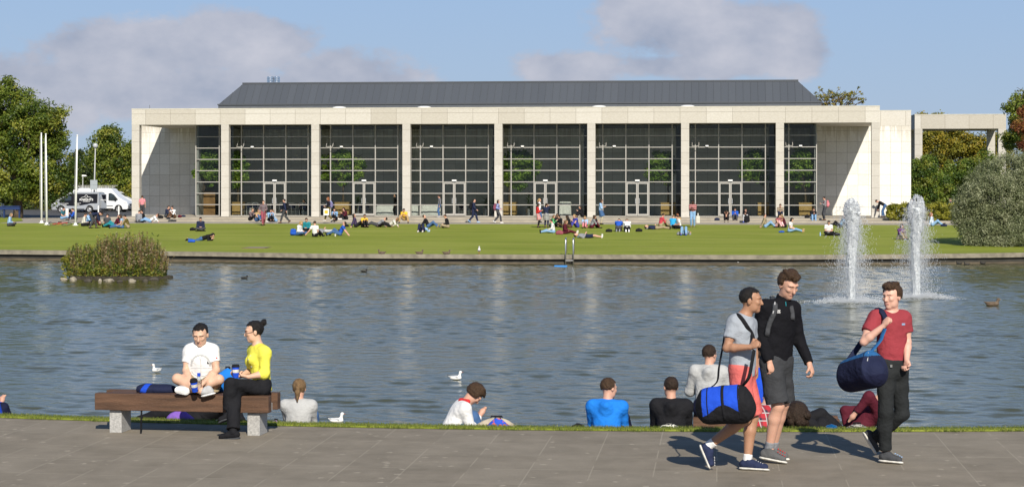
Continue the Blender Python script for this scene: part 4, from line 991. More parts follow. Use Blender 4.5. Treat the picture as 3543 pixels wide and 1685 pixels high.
# ================================================================ PEOPLE
def V3(*a): return np.array(a, dtype=float)
def nrm(v):
    v = np.asarray(v, dtype=float); l = np.linalg.norm(v); return v/l if l > 1e-9 else V3(0, 0, 1)
def cap(a, b, ra, rb=None, flat=None, k=.02, cutb=None, cuta=None):
    """tapered limb; flat=(axis, factor>1) thins it along an axis; cuta/cutb: flat ends"""
    return ('c', np.asarray(a, float), np.asarray(b, float), ra, ra if rb is None else rb, flat, k, cuta, cutb)
def ell(c, r, fr=None, k=.02, fn=None):
    return ('e', np.asarray(c, float), np.asarray(r, float), fr if fr is not None else np.eye(3), k, fn)
def sdf_mesh(prims, h, wr=0.0, wseed=0.0, strands=False):
    lo = np.full(3, 1e9); hi = np.full(3, -1e9); bx = []
    for p in prims:
        if p[0] == 'c': R = max(p[3], p[4]); a = np.minimum(p[1], p[2])-R; b = np.maximum(p[1], p[2])+R; k = p[6]
        else: R = p[2].max(); a = p[1]-R; b = p[1]+R; k = p[4]
        m = k+2.5*h+wr; bx.append((a-m, b+m)); lo = np.minimum(lo, a-m); hi = np.maximum(hi, b+m)
    n = np.ceil((hi-lo)/h).astype(int)+2; G = np.full(n, 1.0, dtype=np.float32)
    for p, (a, b) in zip(prims, bx):
        i0 = np.maximum(0, np.floor((a-lo)/h).astype(int)); i1 = np.minimum(n, np.ceil((b-lo)/h).astype(int)+1)
        X = (lo[0]+np.arange(i0[0], i1[0])*h)[:, None, None]; Y = (lo[1]+np.arange(i0[1], i1[1])*h)[None, :, None]; Z = (lo[2]+np.arange(i0[2], i1[2])*h)[None, None, :]
        if p[0] == 'c':
            _, A, B, ra, rb, flat, k, cuta, cutb = p; ab = B-A; L2 = max(1e-9, ab@ab)
            dx, dy, dz = X-A[0], Y-A[1], Z-A[2]; t = (dx*ab[0]+dy*ab[1]+dz*ab[2])/L2; tc = np.clip(t, 0, 1)
            ex, ey, ez = dx-tc*ab[0], dy-tc*ab[1], dz-tc*ab[2]; q = ex*ex+ey*ey+ez*ez
            if flat is not None:
                ax = nrm(flat[0]); e = ex*ax[0]+ey*ax[1]+ez*ax[2]; q = q+(flat[1]**2-1)*e*e
            d = np.sqrt(q)-(ra+(rb-ra)*tc)
            if flat is not None: d = d/(.5+.5*flat[1])*1.0
            L = math.sqrt(L2)
            if cutb is not None: d = np.maximum(d, (t-1)*L-cutb)
            if cuta is not None: d = np.maximum(d, -t*L-cuta)
        else:
            _, C, r, fr, k, fn = p; dx, dy, dz = X-C[0], Y-C[1], Z-C[2]
            q = [dx*fr[i][0]+dy*fr[i][1]+dz*fr[i][2] for i in range(3)]
            k0 = np.sqrt((q[0]/r[0])**2+(q[1]/r[1])**2+(q[2]/r[2])**2); k1 = np.sqrt((q[0]/r[0]**2)**2+(q[1]/r[1]**2)**2+(q[2]/r[2]**2)**2)
            d = k0*(k0-1)/np.maximum(k1, 1e-6)
            if fn is not None: d = fn(d, q)
        S_ = G[i0[0]:i1[0], i0[1]:i1[1], i0[2]:i1[2]]
        hh = np.maximum(k-np.abs(S_-d), 0)/k; S_[...] = np.minimum(S_, d)-hh*hh*k*.25
    if wr:
        X = (lo[0]+np.arange(n[0])*h)[:, None, None]; Y = (lo[1]+np.arange(n[1])*h)[None, :, None]; Z = (lo[2]+np.arange(n[2])*h)[None, None, :]
        s = wseed
        w = np.sin(X*13+Z*26+s+1.6*np.sin(Y*9+Z*6))*np.sin(Z*9-X*11+s*2+1.2*np.sin(X*7+Y*11)) + .45*np.maximum(0, np.sin(Z*52+X*24+Y*19+s*3+1.8*np.sin(X*14+Z*5)))*np.sin(Y*12+X*9+s)
        if strands: w = np.sin(X*150+s+3*np.sin(Z*31+s))*np.sin(Y*140+2.5*np.sin(Z*27)) + .7*np.sin(X*83+Y*61+Z*35+s)*np.sin(Z*58+X*22)
        G = G + (w*wr).astype(np.float32)
    s = G < 0
    c = s[:-1, :-1, :-1].astype(np.int8)
    cnt = np.zeros([m-1 for m in n], dtype=np.int8)
    offs = [(i, j, k) for i in (0, 1) for j in (0, 1) for k in (0, 1)]
    def sl(o): return tuple(slice(o[i], n[i]-1+o[i]) for i in range(3))
    for o in offs: cnt += s[sl(o)]
    act = (cnt > 0) & (cnt < 8); idx = np.argwhere(act); m = len(idx); vid = np.full(act.shape, -1, dtype=np.int64); vid[act] = np.arange(m)
    acc = np.zeros((m, 3)); num = np.zeros(m)
    for o in offs:
        for ax in range(3):
            if o[ax]: continue
            o2 = list(o); o2[ax] = 1
            a = G[idx[:, 0]+o[0], idx[:, 1]+o[1], idx[:, 2]+o[2]]; b = G[idx[:, 0]+o2[0], idx[:, 1]+o2[1], idx[:, 2]+o2[2]]
            cr = (a < 0) != (b < 0); t = np.where(cr, a/np.where(cr, a-b, 1), 0)
            pt = np.tile(np.array(o, float), (m, 1)); pt[:, ax] += t; acc += pt*cr[:, None]; num += cr
    V = (idx+acc/np.maximum(num, 1)[:, None])*h+lo
    F = []
    for ax in range(3):
        a = s[tuple(slice(0, n[i]-1) if i == ax else slice(1, n[i]-1) for i in range(3))]
        b = s[tuple(slice(1, n[i]) if i == ax else slice(1, n[i]-1) for i in range(3))]
        e = np.argwhere(a != b)
        if len(e) == 0: continue
        g = e.copy()
        for i in range(3):
            if i != ax: g[:, i] += 1
        u, w = [(1, 2), (2, 0), (0, 1)][ax]
        def cell(du, dw):
            q = g.copy(); q[:, u] -= du; q[:, w] -= dw; return vid[q[:, 0], q[:, 1], q[:, 2]]
        q = np.stack([cell(1, 1), cell(0, 1), cell(0, 0), cell(1, 0)], 1); inside = a[e[:, 0], e[:, 1], e[:, 2]]
        q[~inside] = q[~inside][:, ::-1]; F.append(q)
    return V, np.concatenate(F)
def sdf_obj(name, prims, h, material, parent, origin, wr=0, wseed=0):
    V, F = sdf_mesh(prims, h, wr, wseed, name == 'hair'); return mesh_obj(name, V-np.asarray(origin), F, material, parent, smooth=True)
def ik(a, c, l1, l2, hint):
    a = np.asarray(a, float); c = np.asarray(c, float); d = c-a; L = np.linalg.norm(d); Lm = (l1+l2)*.995
    if L > Lm: c = a+d/L*Lm; L = Lm; d = c-a
    x = (l1*l1-l2*l2+L*L)/(2*L); h = math.sqrt(max(0, l1*l1-x*x)); u = d/L; v = np.asarray(hint, float); v = v-(v@u)*u; v = nrm(v)
    return a+u*x+v*h, c
def frame(f, u):
    f = nrm(f); u = np.asarray(u, float); u = nrm(u-(u@f)*f); l = np.cross(u, f); return np.array([f, l, u])
FABRICS = {}
def fabric(col, kind='plain', col2=None):
    key = f"{kind}_{'_'.join(str(round(c, 3)) for c in col)}" + ('' if not col2 else '_'.join(str(round(c, 3)) for c in col2))
    if key in FABRICS: return FABRICS[key]
    nm = f'fabric_{len(FABRICS)}'
    if kind == 'plain':
        m = mat(nm, col, .85, var=.10, vscale=5, bump=.22, bscale=13, obj=True, spec=.15)
    else:
        m, nt, p, pos = newmat(nm); tc = nt.nodes.new('ShaderNodeTexCoord'); sp = nt.nodes.new('ShaderNodeSeparateXYZ'); nt.links.new(tc.outputs['Object'], sp.inputs[0]); p.inputs['Roughness'].default_value = .85
        if kind == 'stripe':
            f = M_(nt, 'GREATER_THAN', M_(nt, 'FRACT', M_(nt, 'MULTIPLY', sp.outputs[2], 9.0)), .5); c = mixc(nt, f, col, col2)
        elif kind == 'plaid':
            g = lambda o, s: M_(nt, 'GREATER_THAN', M_(nt, 'FRACT', M_(nt, 'MULTIPLY', o, s)), .55)
            hx = M_(nt, 'ADD', sp.outputs[0], M_(nt, 'MULTIPLY', sp.outputs[1], .5))
            c = mixc(nt, M_(nt, 'MULTIPLY', M_(nt, 'ADD', g(hx, 11), g(sp.outputs[2], 11)), .5), col, col2)
            w = lambda o, s: M_(nt, 'GREATER_THAN', M_(nt, 'FRACT', M_(nt, 'ADD', M_(nt, 'MULTIPLY', o, s), .3)), .86)
            c = mixc(nt, M_(nt, 'MULTIPLY', M_(nt, 'MAXIMUM', w(hx, 11), w(sp.outputs[2], 11)), .6), c, (.6, .58, .55))
        elif kind == 'dots':
            vo = nt.nodes.new('ShaderNodeTexVoronoi'); vo.inputs['Scale'].default_value = 22; nt.links.new(tc.outputs['Object'], vo.inputs['Vector']); c = mixc(nt, M_(nt, 'LESS_THAN', vo.outputs['Distance'], .42), col, col2)
        elif kind == 'swirl':
            wv = nt.nodes.new('ShaderNodeTexWave'); wv.wave_type = 'RINGS'; wv.inputs['Scale'].default_value = 14; wv.inputs['Distortion'].default_value = 9; wv.inputs['Detail Scale'].default_value = 2; nt.links.new(tc.outputs['Object'], wv.inputs['Vector']); c = mixc(nt, M_(nt, 'GREATER_THAN', wv.outputs['Fac'], .5), col, col2)
        nt.links.new(c, p.inputs['Base Color'])
    FABRICS[key] = m; return m
SKINS = {}
def skin(tone):
    c = {'pale': (.62, .36, .27), 'fair': (.55, .31, .22), 'tan': (.36, .19, .115), 'brown': (.20, .10, .06), 'asian': (.60, .37, .255), 'dark': (.06, .03, .02)}[tone]
    if tone not in SKINS:
        m = mat('skin_'+tone, c, .5, var=.06, vscale=9, bump=.15, bscale=90, obj=True, spec=.35); p = m.node_tree.nodes['Principled BSDF']
        p.inputs['Subsurface Weight'].default_value = .08; p.inputs['Subsurface Radius'].default_value = (.02, .008, .004); SKINS[tone] = m
    return SKINS[tone]
HAIRC = {'black': (.012, .010, .009), 'dark': (.030, .018, .011), 'brown': (.052, .029, .015), 'light': (.17, .105, .05), 'blonde': (.36, .24, .10), 'ginger': (.22, .075, .025), 'sand': (.25, .17, .09)}
def hair_mat(c): return mat('hair_'+c, HAIRC[c], .5, var=.45, vscale=70, bump=.8, bscale=140, obj=True, spec=.22)

def head_prims(J, s=1.0):
    fr = J['hf']; f, l, u = fr; c = J['head']; P = []
    e = lambda o, r, k=.02: P.append(ell(c+(f*o[0]+l*o[1]+u*o[2])*s, V3(*r)*s, fr, k*s))
    e((-.012, 0, .030), (.096, .077, .088)); e((.022, 0, -.032), (.070, .058, .078), .03)
    e((.066, 0, -.088), (.024, .026, .022), .025)               # chin
    e((.030, .040, -.060), (.035, .018, .035), .02); e((.030, -.040, -.060), (.035, .018, .035), .02)   # jaw
    P.append(cap(c+(f*.088+u*.018)*s, c+(f*.106-u*.022)*s, .009*s, .014*s, k=.012*s))                       # nose
    e((.082, .012, -.030), (.012, .008, .008), .006); e((.082, -.012, -.030), (.012, .008, .008), .006)
    e((.074, 0, .034), (.022, .055, .012), .018)                # brow
    e((.076, 0, -.058), (.013, .022, .013), .014)                # mouth
    for t in (1, -1): e((-.008, .079*t, -.004), (.020, .010, .032), .008); e((.068, .038*t, -.012), (.020, .020, .018), .02)
    return P
def body_prims(J, s=1.0, hands='mitt', wl=1.0):
    P = []; f, l, u = J['tf']; k = .03*s; pel, neck = J['pel'], J['neck']; ch = pel+(neck-pel)*.70
    P.append(cap(pel+u*.02*s-l*.055*s, pel+u*.02*s+l*.055*s, .108*s*wl, flat=(f, 1.12), k=k)); P.append(cap(pel, ch, .135*s*wl, .150*s*wl, flat=(f, 1.38), k=k))
    P.append(cap(J['shL']*.72+ch*.28, J['shR']*.72+ch*.28, .082*s, flat=(f, 1.1), k=.05*s)); P.append(cap(neck-u*.06*s, J['head']-J['hf'][2]*.05*s-J['hf'][0]*.012*s, .060*s, .052*s, k=.03*s))
    P.append(cap(neck-u*.03*s, J['shL'], .05*s, .052*s, k=.04*s)); P.append(cap(neck-u*.03*s, J['shR'], .05*s, .052*s, k=.04*s))
    for S_ in 'LR':
        sh, el, wr = J['sh'+S_], J['el'+S_], J['wr'+S_]; m = J.get('muscle', 1.0)
        P.append(cap(sh, el, .050*s*m, .038*s, k=.02*s)); P.append(ell(sh*.55+el*.45, V3(.050, .046, .07)*s*m, frame(np.cross(el-sh, V3(.3, .9, .1)), el-sh), k=.03*s))
        mid = el*.7+wr*.3; P.append(cap(el, mid, .038*s, .040*s, k=.015*s)); P.append(cap(mid, wr, .040*s, .025*s, k=.015*s))
        if hands == 'mitt':
            hd = nrm(J.get('hd'+S_, wr-el)); P.append(cap(wr, wr+hd*.075*s, .026*s, .034*s, k=.015*s)); P.append(cap(wr+hd*.07*s, wr+hd*.15*s, .030*s, .014*s, k=.015*s))
        hp, kn, an, to = J['hip'+S_], J['kn'+S_], J['an'+S_], J['toe'+S_]
        P.append(cap(hp, kn, .088*s*wl, .056*s, k=.03*s)); cf = kn*.68+an*.32; sh_ = an-kn; back = -J.get('kf'+S_, f)
        P.append(cap(kn, cf+back*.012*s, .054*s, .058*s, k=.02*s)); P.append(cap(cf+back*.012*s, an, .057*s, .036*s, k=.02*s))
        heel = J['heel'+S_]; P.append(cap(heel, heel*.25+to*.75, .030*s, .018*s, k=.02*s)); P.append(cap(an, heel*.6+to*.4, .034*s, .022*s, k=.02*s))
    return P
def hand_prims(w, hd, pn, side, curl, s=1.0, spread=.25, thumb=None, ff=None):
    """five fingers; hd hand direction, pn palm normal, side=+1 thumb on +lat"""
    hd = nrm(hd); pn = nrm(np.asarray(pn, float)-(np.asarray(pn, float)@hd)*hd); lat = np.cross(hd, pn)*side; P = []
    P.append(cap(w, w+hd*.03*s, .025*s, .027*s, flat=(pn, 1.3), k=.012*s))
    P.append(ell(w+hd*.055*s, V3(.048, .041, .018)*s, np.array([hd, lat, pn]), k=.015*s)); P.append(ell(w+(hd*.03+lat*.024+pn*.006)*s, V3(.030, .018, .016)*s, np.array([hd, lat, pn]), k=.012*s))
    for i, (o, L, r) in enumerate(((.028, .072, .0094), (.010, .080, .0096), (-.009, .074, .0092), (-.027, .060, .0082))):
        p = w+(hd*(.088-.004*abs(i-1.2))+lat*o)*s; a = 0.0; cu = curl if ff is None else ff[i]; dirv = nrm(hd+lat*spread*(1.3-i)*.22)
        for q, fr_ in enumerate((.45, .30, .25)):
            a += cu*(1.05, 1.25, .8)[q]+.10; d = dirv*math.cos(a)+pn*math.sin(a); p2 = p+d*L*fr_*s; P.append(cap(p, p2, (r-.0006*q)*s, (r-.0006*(q+1))*s, k=.004*s)); p = p2
    tp = w+(hd*.028+lat*.032)*s; td = nrm(hd*.62+lat*.62+pn*.35) if thumb is None else nrm(thumb); p2 = tp+td*.036*s; P.append(cap(tp, p2, .0125*s, .0115*s, k=.012*s)); td2 = nrm(td+pn*.45*curl*1.6-lat*.5*curl); P.append(cap(p2, p2+td2*.030*s, .0112*s, .009*s, k=.005*s))
    return P
def hair_prims(J, style, s=1.0):
    fr = J['hf']; f, l, u = fr; c = J['head']; P = []
    def mask(fl, back):
        def fn(d, q):        # q in head frame (f,l,u) about ellipsoid centre
            qf, ql, qu = q; face = np.minimum(qf-fl*s, (.048*s-qu)+0*qf); low = (-qu-back*s)+0.0*qf+np.maximum(0, qf+.02*s)*.6
            return np.maximum(np.maximum(d, face), low)
        return fn
    t = {'short': .012, 'quiff': .016, 'crop': .007, 'bun': .009, 'long': .017, 'tail': .013, 'bob': .022, 'mop': .030, 'afro': .07}[style]
    P.append(ell(c+(-.014*f+.034*u)*s, (V3(.096, .077, .088)+t)*s, fr, .01, mask(.030 if style != 'mop' else .045, .055 if style in ('short', 'crop', 'quiff') else .085)))
    if style == 'quiff':
        for i in range(7): P.append(ell(c+(f*(.075-.012*abs(i-3))+l*(i-3)*.017+u*(.108+.012*math.sin(i*2.1)))*s, V3(.034, .018, .024)*s, fr, .012))
        for i in range(10): P.append(ell(c+(f*(-.02+.03*math.sin(i*1.7))+l*.05*math.cos(i*2.3)+u*.125)*s, V3(.03, .02, .018)*s, fr, .012))
    if style == 'mop':
        for i in range(16): a = i*2.4; P.append(ell(c+(f*(.05*math.cos(a)-.01)+l*.065*math.sin(a)+u*(.09+.03*math.sin(i)))*s, V3(.035, .028, .028)*s, fr, .012))
    if style == 'bun': P.append(ell(c+(-.125*f+.088*u)*s, V3(.036, .040, .038)*s, fr, .008)); P.append(ell(c+(-.135*f+.10*u)*s, V3(.026, .026, .026)*s, fr, .006))
    if style in ('long', 'bob'):
        L = .30 if style == 'long' else .12; d = nrm(J['neck']-J['head']-f*.09); b = nrm(J['tf'][2]); 
        for sd in (-1, 0, 1): P.append(cap(c+(-.055*f+l*.045*sd)*s, c+(-.085*f+l*.06*sd)*s-b*L*s-J['tf'][0]*.02*s, .052*s, .030*s, k=.03*s))
        for sd in (-1, 1): P.append(cap(c+(l*.075*sd+.02*u)*s, c+(l*.085*sd-f*.02)*s-b*(L*.72)*s, .024*s, .018*s, k=.02*s))
    if style == 'tail':
        P.append(ell(c+(-.10*f+.035*u)*s, V3(.03, .028, .028)*s, fr, .01)); P.append(cap(c+(-.115*f+.03*u)*s, c+(-.135*f-.06*u)*s, .022*s, .030*s, k=.02*s)); P.append(cap(c+(-.135*f-.06*u)*s, c+(-.125*f-.17*u)*s, .030*s, .010*s, k=.02*s))
    if style == 'afro':
        for i in range(26): a = i*2.4; z = .1-.2*((i*7) % 26)/26; P.append(ell(c+(f*(.10*math.cos(a)-.05)+l*.11*math.sin(a)+u*(z+.04))*s, V3(.05, .05, .05)*s, fr, .01))
    return P
def top_prims(J, s, sleeve, th=.014, hem=.04, wl=1.0, loose=0.0, hood=False, collar=False):
    P = []; f, l, u = J['tf']; k = .03*s; pel, neck = J['pel'], J['neck']; ch = pel+(neck-pel)*.70; b = pel-u*hem*s
    P.append(cap(b, ch, (.142*wl+th+loose)*s, (.152*wl+th+loose*.5)*s, flat=(f, 1.36), k=k, cuta=.015*s))
    P.append(cap(J['shL']*.72+ch*.28, J['shR']*.72+ch*.28, (.082+th)*s, flat=(f, 1.1), k=.05*s))
    for S_ in 'LR':
        sh, el, wr = J['sh'+S_], J['el'+S_], J['wr'+S_]; m = J.get('muscle', 1.0)
        P.append(cap(neck-u*.045*s, sh, (.044+th)*s, (.052+th)*s, k=.04*s))
        if sleeve <= 0: continue
        if sleeve <= 1:
            e = sh+(el-sh)*sleeve; P.append(cap(sh, e, (.054*m+th)*s, (.056*m+th-.006*sleeve)*s, k=.03*s, cutb=.004))
        else:
            e = el+(wr-el)*(sleeve-1); P.append(cap(sh, el, (.054*m+th)*s, (.044+th)*s, k=.03*s)); P.append(cap(el, e, (.044+th)*s, (.027+th+.004)*s, k=.03*s, cutb=.004))
    if hood:
        P.append(cap(neck+(l*.085-f*.055-u*.03)*s, neck+(-f*.125-u*.06)*s, .036*s, .045*s, k=.03*s)); P.append(cap(neck+(-l*.085-f*.055-u*.03)*s, neck+(-f*.125-u*.06)*s, .036*s, .045*s, k=.03*s)); P.append(ell(neck+(-f*.115-u*.105)*s, V3(.035, .075, .075)*s, J['tf'], .03))
    if collar: P.append(cap(neck-u*.03*s, neck+(J['head']-neck)*.33, (.062+th)*s, (.058+th*.6)*s, k=.02*s, cutb=.0))
    return P
def leg_prims(J, s, upto, th=.014, wl=1.0, loose=0.0, waist=.06):
    P = []; f, l, u = J['tf']; pel = J['pel']
    P.append(cap(pel+u*.02*s-l*.055*s, pel+u*.02*s+l*.055*s, (.108*wl+th)*s, flat=(f, 1.12), k=.03*s)); P.append(cap(pel, pel+u*waist*s, (.135*wl+th)*s, flat=(f, 1.34), k=.03*s, cutb=.0))
    for S_ in 'LR':
        hp, kn, an = J['hip'+S_], J['kn'+S_], J['an'+S_]; back = -J.get('kf'+S_, f)
        if upto <= 1:
            e = hp+(kn-hp)*upto; P.append(cap(hp, e, (.090*wl+th)*s, (.074+th+loose)*s, k=.035*s, cutb=.004))
        else:
            P.append(cap(hp, kn, (.090*wl+th)*s, (.058+th)*s, k=.035*s)); e = kn+(an-kn)*(upto-1); P.append(cap(kn, e, (.057+th)*s, (.044+th+loose)*s, k=.02*s, cutb=.004)); P.append(cap(kn, kn*.6+e*.4+back*.014, (.056+th)*s, (.056+th)*s, k=.02*s))
    return P
def shoe_prims(J, S_, s, part):
    h, t, a = J['heel'+S_], J['toe'+S_], J['an'+S_]; fd = nrm(t-h); up = nrm((a-h)-((a-h)@fd)*fd); lat = np.cross(up, fd); P = []
    if part == 'shoe':
        P.append(cap(h+up*.010*s, t-fd*.028*s+up*.000*s, .044*s, .037*s, flat=(up, 1.12), k=.02*s)); P.append(cap(h+up*.03*s+fd*.05*s, t-fd*.10*s+up*.012*s, .040*s, .036*s, k=.02*s)); P.append(cap(h+up*.012*s+fd*.01*s, a*.85+h*.15+fd*.02*s, .040*s, .042*s, k=.02*s, cutb=.0))
    else:
        P.append(cap(h-up*.030*s, t-fd*.015*s-up*.026*s, .046*s, .041*s, flat=(up, 3.2), k=.01*s))
    return P
def face_bits(J, s, parent, origin, brow, closed=False, tone='fair'):
    f, l, u = J['hf']; c = J['head']
    for t in (1, -1):
        b = MB(); e = c+(f*.083+l*t*.030+u*.006)*s
        def disc(cc, w, h, m, off):
            n = 12; vs = [cc+f*off+l*math.cos(a)*w*s+u*math.sin(a)*h*s-f*abs(math.cos(a))*.003*s-origin for a in np.linspace(0, 2*math.pi, n+1)[:-1]]; b.add([Vector(v) for v in vs], [tuple(range(n))], m)
        if not closed: disc(e, .0135, .0060, 0, .004); disc(e, .0060, .0062, 1, .0055)
        else: disc(e-u*.002*s, .0145, .0022, 1, .005)
        b.build('eye', [mat('eye_white', (.6, .57, .54), .3), mat('eye_dark', (.02, .014, .01), .2)], parent)
        sdf_obj('eyebrow', [cap(c+(f*.094+l*t*.014+u*.033)*s, c+(f*.084+l*t*.046+u*.034)*s, .0042*s, .0032*s)], .0025, hair_mat(brow), parent, origin)
    lc = {'pale': (.50, .20, .17), 'fair': (.42, .17, .14), 'tan': (.26, .10, .07), 'asian': (.46, .20, .16), 'brown': (.16, .07, .05), 'dark': (.08, .03, .03)}[tone]
    sdf_obj('lips', [cap(c+(f*.0855+l*.018-u*.055)*s, c+(f*.0855-l*.018-u*.055)*s, .0036*s), cap(c+(f*.0855+l*.012-u*.061)*s, c+(f*.0855-l*.012-u*.061)*s, .0038*s)], .003, mat('lips_'+tone, lc, .45), parent, origin)

def fig(P, th, lean=0.0, side=0.0, L=None, R=None, FL=None, FR=None, hp=0.0, hy=0.0, kh=(1, 0, .3), eh=(-.3, 0, -1), s=1.0, twist=0.0, khL=None, khR=None):
    """joints from a pose in body coordinates (forward, left, up), root at the ground; th = facing angle"""
    Fv = V3(math.cos(th), math.sin(th), 0); Lv = V3(-math.sin(th), math.cos(th), 0); Uv = V3(0, 0, 1)
    W = lambda q: (Fv*q[0]+Lv*q[1]+Uv*q[2])*s
    J = {}; p = V3(*P)
    u = nrm(V3(math.sin(lean)*math.cos(side), math.sin(side), math.cos(lean)*math.cos(side))); l = V3(math.sin(twist)*-1, math.cos(twist), 0); l = nrm(l-(l@u)*u); f = np.cross(l, u)
    neck = p+u*.50; shL = p+u*.445+l*.175; shR = p+u*.445-l*.175; hipL = p+V3(0, .09, -.02); hipR = p+V3(0, -.09, -.02)
    hl = nrm(l*math.cos(hy)-f*math.sin(hy)); hf0 = np.cross(hl, u); hf = nrm(hf0*math.cos(hp)-u*math.sin(hp)); hu = np.cross(hf, hl)
    head = neck+nrm(u*.7+hu*.5)*.155+hf*.02
    def arm(sh, h, sgn):
        h = V3(*h) if h is not None else sh+V3(.02, sgn*.06, -.5); return ik(sh, h, .275, .245, V3(eh[0], eh[1]+sgn*(.35 if eh[0] < 0 else .1), eh[2]))
    elL, wrL = arm(shL, L, 1); elR, wrR = arm(shR, R, -1)
    def leg(h, a, hint): return ik(h, V3(*a[:3]), .43, .42, V3(*hint))
    knL, anL = leg(hipL, FL, khL or kh); knR, anR = leg(hipR, FR, khR or kh)
    def foot(an, a, kn):
        d = nrm(V3(*a[3:6])) if len(a) > 3 else V3(1, 0, 0); sh = nrm(an-kn); q = d-(d@sh)*sh*0
        return an-V3(0, 0, 1)*.045*(1 if abs(d[2]) < .5 else 0)-d*.045, an-V3(0, 0, 1)*.05*(1 if abs(d[2]) < .5 else 0)+d*.17
    for k, (an, a, kn) in {'L': (anL, FL, knL), 'R': (anR, FR, knR)}.items():
        he, to = foot(an, a, kn); J['heel'+k] = W(he); J['toe'+k] = W(to)
    for k, v in dict(pel=p, neck=neck, head=head, shL=shL, shR=shR, elL=elL, elR=elR, wrL=wrL, wrR=wrR, hipL=hipL, hipR=hipR, knL=knL, knR=knR, anL=anL, anR=anR).items(): J[k] = W(v)
    rot = lambda v: Fv*v[0]+Lv*v[1]+Uv*v[2]
    J['tf'] = np.array([rot(f), rot(l), rot(u)]); J['hf'] = np.array([rot(hf), rot(hl), rot(hu)]); return J
D2 = math.radians
def pose(kind, th, s=1.0, **o):
    q = dict(
        stand=dict(P=(0, 0, .92), FL=(.02, .10, .08), FR=(.0, -.11, .08)),
        walk=dict(P=(0, 0, .90), lean=.06, FL=(.30, .07, .09), FR=(-.32, -.07, .14, .8, 0, -.55), L=(-.14, .26, .86), R=(.26, -.24, .92)),
        walk2=dict(P=(0, 0, .90), lean=.05, FR=(.26, -.07, .09), FL=(-.28, .07, .14, .8, 0, -.5), R=(.18, -.22, 1.02), L=(.22, .16, 1.05)),
        phone=dict(P=(0, 0, .92), FL=(.02, .10, .08), FR=(.04, -.10, .08), L=(.26, .04, 1.18), R=(.26, -.06, 1.18), hp=.65),
        face=dict(P=(0, 0, .92), FL=(.02, .10, .08), FR=(.04, -.10, .08), L=(.12, .10, 1.50), R=(.16, -.12, 1.50), hp=.2),
        bend=dict(P=(-.12, 0, .90), lean=1.05, FL=(.10, .14, .08), FR=(-.10, -.12, .08), L=(.40, .14, .45), R=(.45, -.10, .50), hp=.3),
        deep=dict(P=(-.15, 0, .88), lean=1.45, FL=(.14, .16, .08), FR=(-.22, -.12, .08), L=(.42, .14, .22), R=(.46, -.16, .16), hp=.1, kh=(1, 0, 0)),
        sitx=dict(P=(0, 0, .12), lean=.22, FL=(.30, -.16, .08, -.2, -.8, -.1), FR=(.34, .16, .08, -.2, .8, -.1), L=(.30, .06, .26), R=(.30, -.06, .26), khL=(.5, .8, .25), khR=(.5, -.8, .25), hp=.45),
        sitk=dict(P=(0, 0, .12), lean=.30, FL=(.52, .10, .08), FR=(.55, -.10, .08), L=(.42, .05, .46), R=(.42, -.05, .46), kh=(.2, 0, 1), hp=.15),
        sitb=dict(P=(0, 0, .12), lean=-.45, FL=(.78, .10, .07, .3, 0, 1), FR=(.62, -.12, .07, .6, 0, .8), L=(-.52, .24, .05), R=(-.50, -.26, .05), kh=(0, 0, 1), hp=.05),
        sitl=dict(P=(0, 0, .12), lean=.15, FL=(.84, .10, .07, .2, 0, 1), FR=(.82, -.08, .07, .2, 0, 1), L=(.35, .12, .22), R=(.30, -.14, .22), kh=(0, 0, 1), hp=.4),
        step=dict(P=(0, 0, .24), lean=.40, FL=(.42, .12, -.02), FR=(.44, -.12, -.02), L=(.42, .05, .48), R=(.42, -.05, .48), kh=(.3, 0, 1), hp=.35),
        stepd=dict(P=(0, 0, .24), lean=.75, FL=(.42, .12, -.02), FR=(.44, -.12, -.02), L=(.45, -.06, .50), R=(.45, .06, .50), kh=(.3, 0, 1), hp=.9),
        chair=dict(P=(0, 0, .50), lean=.1, FL=(.42, .12, .08), FR=(.44, -.12, .08), L=(.38, .1, .72), R=(.38, -.1, .72), kh=(.3, 0, 1), hp=.2),
        lieb=dict(P=(0, 0, .12), lean=-1.50, FL=(.84, .10, .07, .1, .3, 1), FR=(.84, -.10, .07, .1, -.3, 1), L=(-.10, .12, .24), R=(-.10, -.12, .24), kh=(0, 0, 1), hp=-.15),
        liek=dict(P=(0, 0, .12), lean=-1.45, FL=(.45, .14, .08), FR=(.47, -.14, .08), L=(-.75, .28, .10), R=(-.10, -.12, .24), kh=(0, 0, 1), hp=-.1),
        lies=dict(P=(0, 0, .15), lean=-1.0, FL=(.80, .06, .10, .8, .2, .3), FR=(.72, -.16, .08, .8, -.2, .3), L=(-.30, .22, .10), R=(-.52, -.20, .07), kh=(0, .3, 1), hp=.3, twist=-.35),
        prone=dict(P=(0, 0, .12), lean=1.32, FL=(-.82, .10, .10, -.6, 0, -.3), FR=(-.76, -.10, .12, -.6, 0, -.3), L=(.62, .12, .10), R=(.60, -.12, .10), kh=(0, 0, -1), hp=-.5),
        kneel=dict(P=(-.12, 0, .26), lean=.85, FL=(-.34, .09, .08, -.7, 0, -.7), FR=(-.34, -.09, .08, -.7, 0, -.7), L=(.42, .16, .06), R=(.42, -.16, .06), kh=(1, 0, -.2), hp=.4),
        edge=dict(P=(0, 0, .12), lean=.30, FL=(.50, .16, .02), FR=(.52, -.16, .02), L=(.36, .05, .44), R=(.36, -.05, .44), eh=(.1, 0, -1), kh=(.2, 0, 1), hp=.25),
    )[kind].copy()
    q.update(o); return fig(th=th, s=s, **q)
